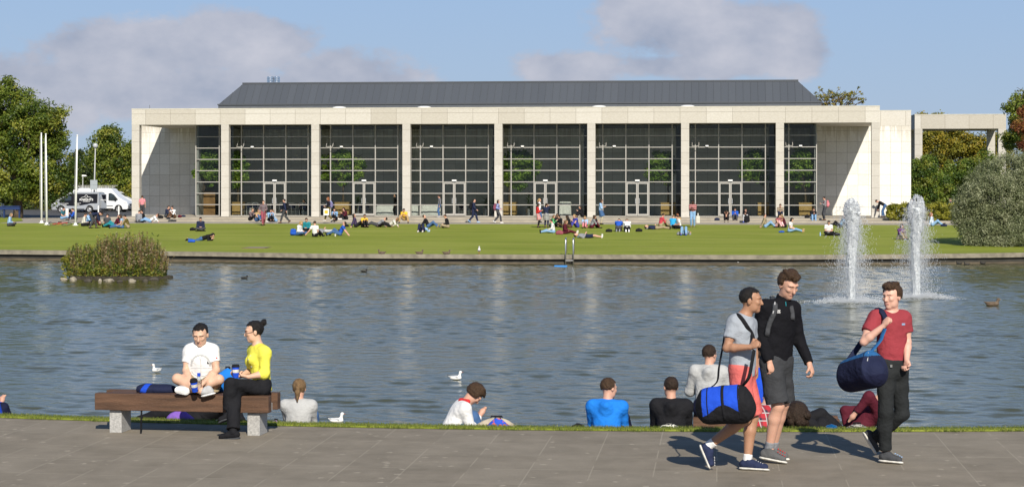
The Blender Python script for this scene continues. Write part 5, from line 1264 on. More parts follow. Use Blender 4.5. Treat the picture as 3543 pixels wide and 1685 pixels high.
CLOTHC = {'white': (.72, .71, .69), 'offwhite': (.6, .57, .5), 'black': (.012, .012, .014), 'navy': (.018, .024, .055), 'grey': (.22, .225, .24), 'dgrey': (.055, .057, .062), 'lgrey': (.42, .42, .42), 'blue': (.02, .09, .45), 'cyan': (.03, .33, .62),
          'lblue': (.30, .45, .66), 'denim': (.055, .115, .24), 'ldenim': (.20, .34, .52), 'yellow': (.72, .44, .04), 'tan': (.42, .29, .14), 'khaki': (.30, .24, .15), 'olive': (.13, .10, .03), 'maroon': (.085, .012, .022), 'red': (.52, .03, .03),
          'rose': (.50, .06, .08), 'pink': (.60, .22, .24), 'dpink': (.26, .07, .09), 'teal': (.02, .20, .24), 'green': (.10, .42, .16), 'purple': (.10, .03, .13), 'violet': (.05, .055, .30), 'beige': (.45, .38, .28), 'brown': (.10, .055, .03), 'coral': (.58, .13, .11)}
def cloth(c):
    if isinstance(c, tuple) and isinstance(c[0], str): return fabric(CLOTHC[c[1]], c[0], CLOTHC[c[2]])
    return fabric(CLOTHC[c] if isinstance(c, str) else c)
def far_person(px, py, kind, face, label, top, legs, hair='dark', style='short', tone='fair', shoes='black', sleeve=1.95, legl=1.92, s=1.0, surf=None, skirt=None, group=None, Y=None, z=None, **o):
    p = on_lawn(px, py) if Y is None else None
    if p is None: q = on_y(px, HY, Y); p = Vector((q.x, Y, z))
    elif p.y > 132.4:
        p = on_z(px, py, Z_FP)
        if p.y > 139: p = on_z(px, py, Z_FP+.13)
        if p.y > 142: p = on_z(px, py, Z_TER)
        if p.y > YC-0.5 and kind not in ('x',): p = Vector((on_y(px, HY, YC-.6).x, YC-.6, Z_TER))
    t = empty('person', p, label=label, cat='person', group=group); h = .021
    J = pose(kind, D2(face), s, **o); O = np.zeros(3); hh = .02
    # body below the ground? lift so that the lowest point rests on it
    sdf_obj('body', body_prims(J, s)+head_prims(J, s), h, skin(tone), t, O)
    sdf_obj('hair', hair_prims(J, style, s), hh, hair_mat(hair), t, O)
    sdf_obj('top', top_prims(J, s, sleeve, .016), h, cloth(top), t, O, wr=.003, wseed=px)
    if skirt:
        mid = (J['knL']+J['knR'])/2; pel = J['pel']; sdf_obj('skirt', [cap(pel+J['tf'][2]*.06*s, pel+(mid-pel)*.85, .13*s, .20*s, k=.03, cutb=0), cap(J['hipL'], J['hipL']*.3+J['knL']*.7, .11*s, .12*s, k=.03), cap(J['hipR'], J['hipR']*.3+J['knR']*.7, .11*s, .12*s, k=.03)], h, cloth(skirt), t, O, wr=.003)
        if legs != 'skin': sdf_obj('tights', leg_prims(J, s, legl, .008), h, cloth(legs), t, O)
    else: sdf_obj('trousers' if legl > 1 else 'shorts', leg_prims(J, s, legl, .016, loose=.0 if legl > 1 else .015), h, cloth(legs), t, O, wr=.003, wseed=py)
    for S_ in 'LR': sdf_obj('shoe', shoe_prims(J, S_, s, 'shoe'), hh, cloth(shoes), t, O)
    return t, J, p
def blob_bag(name, loc, size, material, label, cat='bag', rz=0.0, style='pack', h=None, group=None):
    """rucksack or soft bag: rounded body, pocket, straps, top handle"""
    w, d, hgt = size; w, d, hgt = (w, d, hgt) if style == 'pack' else (w*.82, d*.8, hgt*.8); t = empty(name, loc, rz, label=label, cat=cat, group=group); h = h or max(.008, hgt/16); O = np.zeros(3)
    if style == 'pack':
        sdf_obj('body', [cap((-w*.28, 0, hgt*.28), (w*.28, 0, hgt*.28), hgt*.27, flat=((0, 1, 0), hgt*.54/d), k=.05), cap((-w*.20, 0, hgt*.66), (w*.20, 0, hgt*.66), hgt*.28, flat=((0, 1, 0), hgt*.6/d), k=.06)], h, material, t, O, wr=.004)
        sdf_obj('pocket', [cap((-w*.2, -d*.40, hgt*.28), (w*.2, -d*.40, hgt*.28), hgt*.18, flat=((0, 1, 0), 2.0), k=.02)], h, material, t, O)
    else:
        sdf_obj('body', [cap((-w*.30, 0, hgt*.34), (w*.30, 0, hgt*.34), hgt*.36, flat=((0, 1, 0), hgt*.7/d), k=.05), ell((0, 0, hgt*.5), (w*.4, d*.45, hgt*.42), None, .06)], h, material, t, O, wr=.006)
    b = MB(); b.tube([(-w*.12, 0, hgt*.84), (-w*.10, 0, hgt*.95), (w*.10, 0, hgt*.95), (w*.12, 0, hgt*.84)], .010, 6); b.build('handle', cloth('black'), t)
    if style == 'pack':
        for sx in (-1, 1):
            b = MB(); b.tube([(sx*w*.2, d*.35, hgt*.85), (sx*w*.26, d*.62, hgt*.7), (sx*w*.28, d*.60, hgt*.35), (sx*w*.22, d*.35, hgt*.12)], .022, 6, flat=.5); b.build('strap', cloth('black'), t)
    return t
def worn_pack(J, p, material, label, s=1.0):
    f, l, u = J['tf']; c = J['pel']+(J['neck']-J['pel'])*.55-f*.20*s; t = empty('backpack', Vector(p)+Vector(c-u*.2), label=label, cat='backpack'); O = c-u*.2
    sdf_obj('body', [cap(c-u*.12*s, c+u*.12*s, .15*s, .13*s, flat=(f, 1.5), k=.03)], .02, material, t, O); sdf_obj('pocket', [cap(c-u*.09*s-f*.08*s, c+u*.0*s-f*.08*s, .09*s, flat=(f, 1.6), k=.03)], .02, material, t, O)
    for S_ in 'LR':
        sh = J['sh'+S_]; a = sh*.8+J['neck']*.2; b = MB(); b.tube([Vector(q-O) for q in (c+u*.14*s+(sh-J['neck'])*.4, a+u*.085*s, a+f*.11*s-u*.10*s, a-u*.30*s+f*.06*s, c-u*.12*s+(sh-J['neck'])*.7)], .02, 6, flat=.6); b.build('strap', material, t)
# ---- fountains
def foam_mat():
    m, nt, p, pos = newmat('water_spray'); N = nt.nodes; L = nt.links
    p.inputs['Base Color'].default_value = (.86, .88, .90, 1); p.inputs['Roughness'].default_value = .35
    t = N.new('ShaderNodeBsdfTranslucent'); t.inputs[0].default_value = (.86, .88, .9, 1); mx = N.new('ShaderNodeMixShader'); mx.inputs[0].default_value = .45
    tr = N.new('ShaderNodeBsdfTransparent'); m2 = N.new('ShaderNodeMixShader'); m2.inputs[0].default_value = .30
    L.new(p.outputs[0], mx.inputs[1]); L.new(t.outputs[0], mx.inputs[2]); L.new(mx.outputs[0], m2.inputs[1]); L.new(tr.outputs[0], m2.inputs[2]); L.new(m2.outputs[0], N['Material Output'].inputs[0]); return m
FOAM = foam_mat()
CORE = mat('water_core', (.84, .87, .88), .35, var=.12, vscale=14, bump=.8, bscale=30, stretch=(1, 1, .25), trans=.25)
def drops(P, R, Vd, name, parent, el=1.0):
    """small elongated octahedra"""
    n = len(P); d = Vd/np.maximum(1e-6, np.linalg.norm(Vd, axis=1))[:, None]
    u = np.cross(d, np.array([.3, .9, .2])); u /= np.linalg.norm(u, axis=1)[:, None]; w = np.cross(d, u); R = R[:, None]
    V = np.concatenate([P+d*R*el, P-d*R*el, P+u*R, P-u*R, P+w*R, P-w*R]); i = np.arange(n); T = []
    for a, b_, c in ((0, 2, 4), (0, 4, 3), (0, 3, 5), (0, 5, 2), (1, 4, 2), (1, 3, 4), (1, 5, 3), (1, 2, 5)): T.append(np.stack([i+a*n, i+b_*n, i+c*n], 1))
    return mesh_obj(name, V, np.concatenate(T), FOAM, parent, smooth=True)
def fountain(c, h, seed, label, twin):
    r = np.random.default_rng(seed); t = empty('water_jet', (c.x, c.y, Z_W), label=label, cat='fountain')
    # rising column: rough, widening, streaky tube
    nz, na = 150, 40; zz = np.linspace(-.02, h*.93, nz); V = []
    for i, z in enumerate(zz):
        s = z/h; rad = .115+.045*s+(.05*max(0, s-.72)/.28)
        for k in range(na):
            a = 2*math.pi*k/na; rr = rad*(1+.10*math.sin(a*5+z*2+seed)+.08*math.sin(a*11-z*5)+.35*s*s*math.sin(a*3+z*9+math.sin(z*17))*.5+r.normal(0, .035+.05*s))
            off = .05*s*math.sin(z*1.7+seed); V.append((rr*math.cos(a)+off, rr*math.sin(a), z))
    F = []
    for i in range(nz-1):
        for k in range(na): F.append((i*na+k, i*na+(k+1) % na, (i+1)*na+(k+1) % na, (i+1)*na+k))
    mesh_obj('column', np.array(V), np.array(F), CORE, t, smooth=True)
    hp_ = []
    for i in range(70):
        zz_ = h*r.uniform(.72, .99) if not twin else h*r.uniform(.70, 1.0); sx_ = (0 if not twin or zz_ < h*.8 else (-1)**i*.15*(zz_/h-.7)/.3); w_ = (.17 if not twin else .10)*(1-.5*abs(zz_/h-.86)/.15)
        hp_.append(ell((sx_+r.normal(0, w_*.5), r.normal(0, w_*.5), zz_), (r.uniform(.025, .065), r.uniform(.025, .06), r.uniform(.04, .11)), None, .02))
    sdf_obj('crown', hp_, .018, CORE, t, np.zeros(3), wr=.012, wseed=seed)
    # crown and falling spray : ballistic streams with droplets
    P = []; R = []; D = []
    ns = 640
    for i in range(ns):
        a = r.uniform(0, 2*math.pi); vr = abs(r.normal(.0, .46))+.05; t_ap = r.uniform(.0, 1); z0 = h*r.uniform(.84, 1.0 if not twin else .97)
        if twin and abs(math.cos(a)) > .4 and r.uniform() < .6: z0 = h*r.uniform(.95, 1.06)
        T = math.sqrt(2*z0/9.8); m = int(r.uniform(10, 46)); ts = np.sort(r.uniform(0, T, m)**1.0)
        if r.uniform() < .55: tc = r.uniform(0, T); ts = np.clip(tc+r.normal(0, .07, m), 0, T)
        jx = r.normal(0, .012+.03*ts, m); jy = r.normal(0, .012+.03*ts, m)
        x = (.05+vr*ts*1.25)*math.cos(a)+jx; y = (.05+vr*ts*1.25)*math.sin(a)+jy; z = z0-4.9*ts**2+r.normal(0, .03, m)
        ok = z > 0; 
        P.append(np.stack([x, y, z], 1)[ok]); R.append((r.uniform(.0025, .010, m)*(1.0-.35*ts/T))[ok]); D.append(np.stack([np.full(m, vr*math.cos(a)), np.full(m, vr*math.sin(a)), -9.8*ts-.6], 1)[ok])
    # lumpy head
    m = 3600; q = r.normal(size=(m, 3)); q /= np.linalg.norm(q, axis=1)[:, None]; q *= (r.uniform(0, 1, m)**.6)[:, None]
    if twin:
        s = np.where(r.uniform(size=m) < .5, -1, 1); hd = np.stack([s*.17+q[:, 0]*.10, q[:, 1]*.14, h*(.90+.02*s)+q[:, 2]*.40], 1)
    else: hd = np.stack([q[:, 0]*.27, q[:, 1]*.27, h*.90+q[:, 2]*.34], 1)
    P.append(hd); R.append(r.uniform(.004, .014, m)); D.append(np.stack([q[:, 0], q[:, 1], np.full(m, 1.)], 1))
    drops(np.concatenate(P), np.concatenate(R), np.concatenate(D), 'spray', t, el=3.6)
    # veil near the column
    m = 7000; zz = r.uniform(.05, h*.93, m); a = r.uniform(0, 2*math.pi, m); rad = np.abs(r.normal(0, 1, m))*(.20+.16*(1-zz/h))+.08
    drops(np.stack([rad*np.cos(a), rad*np.sin(a), zz], 1), r.uniform(.002, .006, m), np.stack([a*0, a*0, a*0-1], 1)+r.normal(0, .05, (m, 3)), 'mist', t, el=7.0)
    # foam ring
    m = 5200; a = r.uniform(0, 2*math.pi, m); rad = np.clip(np.abs(r.normal(.55, .36, m)), .05, 1.5)*(1+.15*np.sin(a*3+seed)+.1*np.sin(a*7)); hgt = np.abs(r.normal(0, .085, m))*np.exp(-((rad-.6)/.5)**2)+.0
    P = np.stack([rad*np.cos(a), rad*np.sin(a), hgt+.012], 1); drops(P, r.uniform(.004, .015, m), np.stack([np.cos(a), np.sin(a), a*0+.4], 1), 'foam', t, el=1.5)
fountain(F1, 3.30, 4, 'nearer and taller white water jet with a rounded head, left of the two', False)
fountain(F2, 3.22, 9, 'farther white water jet with a forked head, right of the two', True)
# ================================================================ FAR PEOPLE AND THEIR THINGS
FP_ = far_person
def bag_at(px, py, label, col, w=.36, h=.34, d=.22, rz=0.0, style='pack', z=None, **k):
    p = on_lawn(px, py)
    if p.y > 132.4:
        p = on_z(px, py, Z_FP)
        if p.y > 139: p = on_z(px, py, Z_FP+.13)
        if p.y > 142: p = on_z(px, py, Z_TER)
        if p.y > YC-.5: p = Vector((on_y(px, HY, YC-.5).x, YC-.5, Z_TER))
    return blob_bag('backpack' if style == 'pack' else 'bag', p, (w, d, h), cloth(col), label, rz=rz, style=style, cat='backpack' if style == 'pack' else 'bag')
# far left
FP_(30, 783, 'sitx', 10, 'woman in a white headscarf and pale blue top sitting alone at the far left', 'lblue', 'dgrey', 'sand', 'long', legl=1.9, hp=.2)
FP_(215, 759, 'sitl', -10, 'man in a teal and navy striped T-shirt sitting with legs stretched, left of the vans', ('stripe', 'teal', 'navy'), 'ldenim', sleeve=.6, style='crop')
FP_(262, 762, 'sitk', 200, 'person in a blue top sitting half hidden behind the lone flagpole', 'blue', 'navy', 'brown')
FP_(286, 783, 'sitx', 20, 'person in a white top, leftmost of the group on the grass right of the flagpoles', 'offwhite', 'black', 'brown')
FP_(303, 776, 'sitk', -20, 'person in a light blue top sitting behind the one in white near the flagpoles', 'lblue', 'denim', 'dark')
FP_(324, 790, 'deep', 5, 'man in navy bending down to the grass beside the seated group', 'navy', 'dgrey', 'dark', sleeve=1.9)
FP_(345, 780, 'sitk', 200, 'dark haired person in black sitting behind the bending man', 'black', 'maroon', 'black', 'long')
FP_(369, 786, 'sitx', 90, 'man in a grey T-shirt seen from behind, in the middle of the left group', 'dgrey', 'dgrey', 'dark', sleeve=.6)
FP_(398, 787, 'sitb', 185, 'person in teal trousers lounging right of the man in the grey T-shirt', 'maroon', 'teal', 'black', 'long')
FP_(424, 790, 'sitl', 200, 'woman in a pale blue sleeveless top sitting with her legs out in the left group', 'lblue', 'denim', 'brown', 'long', sleeve=.0)
FP_(444, 790, 'sitk', 190, 'black haired person in an olive shirt at the right end of the left group', 'olive', 'khaki', 'black', sleeve=1.2)
FP_(478, 771, 'sitx', 80, 'person in a grey top seen from behind, sitting below the left end column', 'grey', 'dgrey', 'dark')
FP_(500, 768, 'sitk', 215, 'person in a black jacket facing the one in grey near the left end column', 'black', 'navy', 'dark')
FP_(520, 771, 'lies', 180, 'person in white leaning back beside the black jacket near the left end column', 'white', 'ldenim', 'brown')
FP_(492, 752, 'stand', 90, 'person in a pink shirt standing just right of the left end column', 'pink', 'dgrey', 'brown', sleeve=.7, s=.95)
FP_(575, 753, 'sitk', -20, 'man in a navy sweater sitting by the shaded left wall beside a woman in white', 'navy', 'dgrey', 'dark')
FP_(603, 755, 'sitk', -120, 'woman in a white top, hair in a bun, sitting by the shaded left wall', 'white', 'brown', 'black', 'bun', sleeve=1.7)
bag_at(556, 756, 'black bag on the terrace left of the man in the navy sweater', 'black', .5, .3, style='soft')
bag_at(622, 753, 'dark red bag on the terrace right of the woman in white', 'maroon', .35, .28, style='soft')
bag_at(634, 751, 'dark navy bag at the foot of the shaded wall, right of the red one', 'navy', .5, .2, style='soft')
FP_(694, 800, 'sitx', -75, 'boy in navy sitting cross-legged alone on the lawn above the weedy island', 'navy', 'dgrey', 'black', hp=.4)
bag_at(667, 798, 'black backpack on the grass left of the cross-legged boy in navy', 'black', .5, .26, style='soft')
FP_(697, 833, 'prone', 0, 'person in black and jeans lying face down on the lawn above the weedy island', 'black', 'denim', 'black', 'long')
bag_at(663, 839, 'blue and black backpack on the grass at the feet of the person lying face down', 'blue', .55, .22, style='soft')
# steps, second bay
FP_(866, 763, 'sitk', -30, 'woman in a dark maroon top sitting on the steps, leftmost of the second bay', ('plaid', 'maroon', 'black'), 'black', 'light', 'bun', shoes='rose')
FP_(889, 766, 'sitk', -40, 'long haired woman in a tan top on the steps beside the man in pink trousers', 'tan', 'denim', 'light', 'long', sleeve=.3)
FP_(911, 781, 'walk2', -70, 'man in a plaid shirt, pink trousers and sunglasses standing on the lawn edge', ('plaid', 'maroon', 'navy'), 'dpink', 'brown', 'quiff', shoes='brown')
FP_(934, 766, 'sitk', -60, 'dark haired woman in a blue denim jacket behind the man in pink trousers', 'ldenim', 'black', 'black', 'long')
FP_(954, 768, 'sitk', 215, 'person in a grey top and jeans on the steps, rightmost of the second bay group', 'lgrey', 'ldenim', 'light', shoes='white')
bag_at(932, 768, 'dark red handbag on the steps between the two women in blue', 'maroon', .42, .24, style='soft')
t, J, p = FP_(986, 773, 'walk', 180, 'man in a dark blue shirt and grey trousers striding left past the second bay', 'navy', 'dgrey', 'dark', shoes='brown')
worn_pack(J, p, cloth('black'), 'black backpack on the man striding left past the second bay')
t, J, p = FP_(1137, 766, 'walk2', 180, 'red haired woman in black walking left past the third bay with a white carrier', 'black', 'olive', 'ginger', 'long', shoes='offwhite')
worn_pack(J, p, fabric(CLOTHC['purple'], 'dots', CLOTHC['lblue']), 'purple patterned backpack on the woman walking left')
q = p+Vector((-.12, -.2, .42)); b = MB(); b.box(-.19, .19, -.05, .05, 0, .46); b.box(-.12, .12, -.052, -.05, .12, .34, 1); o = b.build('carrier_bag', [cloth('white'), cloth('yellow')], bevel=.03, loc=q); tag(o, 'white carrier bag with a yellow print hanging from the walking woman', 'bag')
FP_(1160, 762, 'sitk', -95, 'woman in a denim jacket sitting on the steps right of the purple backpack', 'ldenim', 'black', 'dark', 'long', shoes='brown')
FP_(1198, 760, 'sitk', 225, 'curly haired woman in a maroon sweater sitting on the steps before the wooden planter', 'maroon', 'black', 'dark', 'bob', shoes='white')
bag_at(1176, 752, 'small brown handbag between the denim jacket and the maroon sweater', 'brown', .32, .22, style='soft')
# lawn groups
FP_(1032, 816, 'sitx', -15, 'blonde woman in a white top sitting at the left end of the group of five', 'white', 'denim', 'blonde', 'long')
bag_at(1015, 815, 'bright blue backpack standing behind the blonde woman', 'blue', .3, .42)
FP_(1064, 803, 'sitx', -100, 'dark haired boy in a teal top sitting behind the man in white', 'teal', 'black', 'dark')
FP_(1090, 820, 'lies', 75, 'man in a white T-shirt seen from behind leaning on his left arm', 'white', 'black', 'dark', 'short', sleeve=.6, lean=-.1, L=(-.25, .52, .08), R=(.1, -.1, .2), twist=0)
FP_(1128, 806, 'lieb', 0, 'person in pale grey trousers lying behind the group of five', 'grey', 'lgrey', 'dark', s=.95)
FP_(1176, 816, 'sitb', 185, 'man in a bright blue T-shirt leaning back, rightmost of the group of five', 'blue', 'denim', 'dark', sleeve=.6)
b = MB(); b.lathe((0, 0, 0), [(.035, 0), (.045, .13), (.047, .13), (.047, .145), (.02, .15)], 12); p = on_lawn(1160, 818); tag(b.build('paper_cup', cloth('offwhite'), loc=p), 'tall paper cup on the grass left of the man in bright blue', 'cup')
FP_(1231, 787, 'sitb', 15, 'woman with very long dark hair leaning back left of the man in yellow', ('dots', 'navy', 'purple'), 'black', 'dark', 'long', L=(-.30, .2, .05), R=(-.3, -.2, .05), lean=-.2)
FP_(1258, 787, 'sitk', -60, 'bearded man in a yellow T-shirt sitting on the lawn beside the dark haired woman', 'yellow', 'black', 'black', sleeve=.6, tone='tan')
FP_(1306, 786, 'lies', 190, 'man in a grey sweater and black waistcoat lying propped on his elbow', 'grey', 'dgrey', 'dark')
FP_(1348, 787, 'lies', 170, 'fair haired person in a cream top lying at the right end of the row', 'offwhite', 'black', 'light', 'bob')
bag_at(1197, 785, 'dark bag with a beige top on the lawn left of the very long haired woman', 'black', .52, .24, style='soft')
FP_(1400, 767, 'step', -92, 'man in a yellow T-shirt and tan trousers sitting on the step with his knees apart', 'yellow', 'tan', 'dark', sleeve=.6, FL=(.34, .32, -.02), FR=(.34, -.32, -.02), P=(0, 0, .2))
FP_(1461, 803, 'liek', 265, 'person lying on their back with bent knees in blue track trousers with white stripes', 'lblue', 'navy', 'brown', shoes='white')
FP_(1482, 788, 'sitb', 0, 'man in a black sweater and jeans reclining on one arm', 'black', 'denim', 'brown', shoes='khaki')
FP_(1550, 789, 'sitx', 190, 'woman in a black top with short brown hair sitting and facing left', 'black', 'khaki', 'brown', 'bun')
FP_(1521, 752, 'stand', 190, 'curly haired man in a dark blue jacket and jeans standing by the fourth bay', ('plaid', 'navy', 'dgrey'), 'denim', 'dark', 'mop', shoes='lgrey', s=.98, hp=.5)
t, J, p = FP_(1638, 771, 'walk', 0, 'man all in navy walking right past the fourth bay', 'navy', 'navy', 'dark', shoes='lblue')
worn_pack(J, p, cloth('black'), 'dark backpack on the man all in navy')
t, J, p = FP_(1722, 773, 'walk2', 0, 'girl in a blue varsity jacket with long dark hair walking right before the fifth column', ('stripe', 'blue', 'lgrey'), 'dgrey', 'dark', 'long', shoes='white', s=.96)
worn_pack(J, p, fabric(CLOTHC['dpink'], 'dots', CLOTHC['purple']), 'magenta patterned backpack on the girl in the varsity jacket')
# schoolgirls
FP_(1866, 770, 'stand', 10, 'blonde schoolgirl in a white shirt and jeans standing behind the red jumper', 'white', 'denim', 'blonde', 'tail', s=1.0)
FP_(1860, 788, 'phone', 5, 'schoolgirl in a bright red jumper and tartan skirt standing', 'red', 'black', 'dark', 'long', skirt=('plaid', 'red', 'lgrey'), s=.93)
FP_(1890, 788, 'face', 80, 'schoolgirl in a navy jumper and grey plaid skirt holding her hands to her face', 'navy', 'navy', 'dark', 'tail', skirt=('plaid', 'dgrey', 'lgrey'), s=.93)
FP_(1906, 786, 'sitk', -10, 'girl in a bright green hoodie sitting behind the white hoodie', 'green', 'black', 'light', 'long', s=.92)
FP_(1924, 781, 'sitk', -60, 'brown haired girl in black sitting right of the green hoodie', 'black', 'black', 'brown', 'long', s=.92)
FP_(1938, 785, 'sitx', -120, 'girl with curly dark hair behind the maroon handbag', 'black', 'brown', 'dark', 'bob', s=.9)
FP_(1915, 807, 'sitl', 190, 'dark haired girl in a white hoodie and jeans stretching her legs to the left', ('dots', 'white', 'lgrey'), 'ldenim', 'dark', 'bun', s=.95)
FP_(1952, 810, 'sitl', -5, 'long haired girl in a maroon top sitting back to back with the white hoodie', 'maroon', 'maroon', 'light', 'long', s=.95, shoes='offwhite')
bag_at(1936, 812, 'large dark pink handbag on the grass between the two girls', 'dpink', .52, .36, .2, style='soft')
FP_(1972, 789, 'sitk', 160, 'girl in a black cardigan with dark hair seen from behind', 'black', 'brown', 'dark', 'long', s=.95)
FP_(1997, 788, 'sitk', 215, 'blonde girl in a violet blue dress sitting upright', 'violet', 'violet', 'blonde', 'tail', sleeve=.4)
FP_(2025, 789, 'sitk', -95, 'small blonde girl in a lilac top hugging her knees', 'lblue', 'pink', 'blonde', 'long', s=.88)
FP_(2047, 790, 'sitk', 15, 'girl in a grey blazer leaning forward', 'grey', 'maroon', 'brown', 'long', s=.95)
FP_(2067, 789, 'sitk', 170, 'dark haired girl in black opposite the grey blazer', 'black', 'black', 'dark', 'long', s=.95)
FP_(2078, 777, 'phone', 0, 'long haired girl in a pale blue shirt and denim skirt standing over the group', 'lblue', 'beige', 'brown', 'long', skirt='denim', sleeve=1.5)
FP_(2016, 752, 'sitk', -150, 'person in black sitting in the shadow against the sixth column', 'black', 'black', 'dark', 'long')
FP_(2032, 824, 'lieb', -3, 'person with sunglasses and navy shorts lying flat on the lawn, white soles to the right', 'grey', 'navy', 'dark', 'short', shoes='white', legl=.8)
bag_at(2008, 822, 'blue and grey bag serving as a pillow under the person with sunglasses', 'ldenim', .5, .16, style='soft')
# centre right
FP_(2140, 801, 'kneel', 88, 'boy in a bright blue T-shirt kneeling with his back to the lake', 'blue', 'dgrey', 'black', sleeve=.6, shoes='grey')
FP_(2170, 802, 'kneel', 95, 'boy in a white shirt kneeling beside the one in bright blue', 'white', 'black', 'black', sleeve=1.3, shoes='white')
bag_at(2107, 803, 'round black backpack on the lawn left of the kneeling boys', 'black', .55, .26, style='soft')
bag_at(2211, 802, 'round black backpack on the lawn right of the kneeling boys', 'black', .55, .28, style='soft')
FP_(2272, 794, 'lieb', 0, 'man in a navy sweater and khaki trousers lying with his head on a pale bag', 'navy', 'khaki', 'dark', shoes='black')
bag_at(2242, 793, 'pale grey bag used as a pillow by the man in khaki trousers', 'lgrey', .5, .2, style='soft')
FP_(2284, 785, 'sitk', 30, 'person in a red hooded top sitting beside the lying man', 'rose', 'khaki', 'dark')
FP_(2326, 790, 'sitk', 70, 'fair haired person in a turquoise jacket seen from behind', 'cyan', 'khaki', 'light')
FP_(2344, 784, 'sitk', -90, 'person with reddish hair behind the turquoise jacket and the white T-shirt', 'tan', 'black', 'ginger', 'bob', s=.98)
FP_(2352, 792, 'sitx', 200, 'black haired man in a white T-shirt sitting cross-legged reading', 'white', 'black', 'black', sleeve=.6)
FP_(2368, 814, 'liek', 265, 'person lying with light blue jeans knees raised towards the lake', 'grey', 'ldenim', 'brown', shoes='blue')
bag_at(2350, 814, 'grey bag on the grass left of the raised denim knees', 'grey', .3, .28, style='soft')
FP_(2397, 786, 'phone', -95, 'tall man in a brown and white striped jumper and pale jeans standing on the lawn', ('stripe', 'brown', 'pink'), 'ldenim', 'black', 'short', 'dark', s=1.04, shoes='khaki')
q = on_lawn(2415, 786)+Vector((0, .1, .25)); b = MB(); b.box(-.12, .12, -.08, .08, 0, .48); b.box(-.04, .04, -.03, .03, .48, .66); tag(b.build('carrier_bag', cloth('offwhite'), bevel=.04, loc=q), 'white plastic bag hanging from the hand of the man in the striped jumper', 'bag')
bag_at(2481, 763, 'navy backpack on the step left of the man with his head on his arms', 'navy', .5, .26, style='soft')
FP_(2513, 764, 'stepd', -90, 'person in black resting their head on folded arms on the step', 'black', 'black', 'brown', sleeve=.5, P=(0, 0, .2))
FP_(2543, 764, 'step', -90, 'man in a bright blue hoodie sitting on the step', 'blue', 'dgrey', 'brown', P=(0, 0, .2))
FP_(2582, 765, 'step', -100, 'dark haired man in a black top and grey trousers sitting on the step', 'black', 'lgrey', 'dark', P=(0, 0, .2), shoes='blue')
bag_at(2584, 770, 'black backpack standing on the path before the man in grey trousers', 'black', .28, .5)
FP_(2648, 788, 'sitb', 5, 'man in a grey shirt leaning back left of the woman in the red top', 'khaki', 'ldenim', 'dark', L=(-.3, .25, .05), R=(-.3, -.2, .05), lean=-.1)
FP_(2700, 753, 'step', -92, 'man in a brown and cream striped shirt sitting against the eighth column', ('stripe', 'brown', 'beige'), 'navy', 'brown', P=(0, 0, .3))
FP_(2689, 788, 'sitk', -50, 'dark haired woman in a red sleeveless top with a floral skirt', 'dpink', ('dots', 'pink', 'white'), 'black', 'long', sleeve=.0)
FP_(2716, 788, 'sitk', 190, 'fair haired person in a dark red jacket next to the floral skirt', 'maroon', 'black', 'sand', 'bob')
FP_(2732, 804, 'sitl', -15, 'black haired woman in a white T-shirt and jeans with her legs out to the right', 'white', 'ldenim', 'black', 'long', sleeve=.5, tone='asian', shoes='tan')
bag_at(2704, 805, 'flat bright blue bag on the grass left of the black haired woman in white', 'blue', .5, .14, style='soft')
FP_(2812, 764, 'step', -80, 'person in a black top and blue jeans by the right end of the glazing', 'black', 'ldenim', 'brown', 'bun', P=(0, 0, .2), shoes='rose')
bag_at(2793, 755, 'black bag by the end of the glazing, left of the person in blue jeans', 'black', .4, .36, style='soft')
t, J, p = FP_(2854, 763, 'phone', 190, 'man in a grey jacket looking at his phone by the right hand wall', ('plaid', 'dgrey', 'grey'), 'dgrey', 'dark', shoes='brown')
worn_pack(J, p, fabric(CLOTHC['pink'], 'dots', CLOTHC['rose']), 'pink patterned backpack on the man looking at his phone')
FP_(2866, 815, 'sitx', -85, 'man in a white T-shirt sitting cross-legged left of the nearer fountain', 'white', 'black', 'dark', sleeve=.6)
bag_at(2893, 816, 'black rucksack on the grass between the cross-legged man and the fountain', 'black', .7, .26, style='soft')
b = MB(); b.lathe((0, 0, 0), [(.035, 0), (.036, .15), (.015, .2), (.015, .22)], 12); p = on_lawn(2838, 816); tag(b.build('water_bottle', cloth('lblue'), loc=p), 'clear blue water bottle on the grass left of the cross-legged man', 'bottle')
FP_(2908, 788, 'sitb', 170, 'person in a blue denim shirt and black trousers half behind the nearer fountain', 'ldenim', 'black', 'ginger', 'bob')
FP_(3056, 753, 'bend', 180, 'man in a black jacket and jeans stooping beside the last column', 'black', 'denim', 'dark')
FP_(3113, 829, 'sitk', -60, 'person in a purple top sitting on the lawn half behind the farther fountain', 'purple', 'khaki', 'brown', 'bob')
t, J, p = FP_(3154, 745, 'stand', 0, 'man in a beige shirt standing behind the yellow green hedge', 'beige', 'dgrey', 'brown', Y=138.6, z=Z_FP)
worn_pack(J, p, cloth('black'), 'black backpack on the man in beige behind the hedge')
FP_(3226, 783, 'sitb', 0, 'man in a blue checked shirt and jeans sitting on the lawn right of the fountains', ('plaid', 'lblue', 'white'), 'ldenim', 'ginger', 'bob', lean=-.15, L=(-.2, .25, .05), R=(-.25, -.25, .05))
bag_at(3266, 784, 'dark blue bag on the lawn right of the man in the checked shirt', 'navy', .6, .22, style='soft')
FP_(3290, 745, 'stand', 180, 'person in navy standing in the shade beside the big grey bush', 'navy', 'navy', 'dark', Y=146, z=Z_FP)
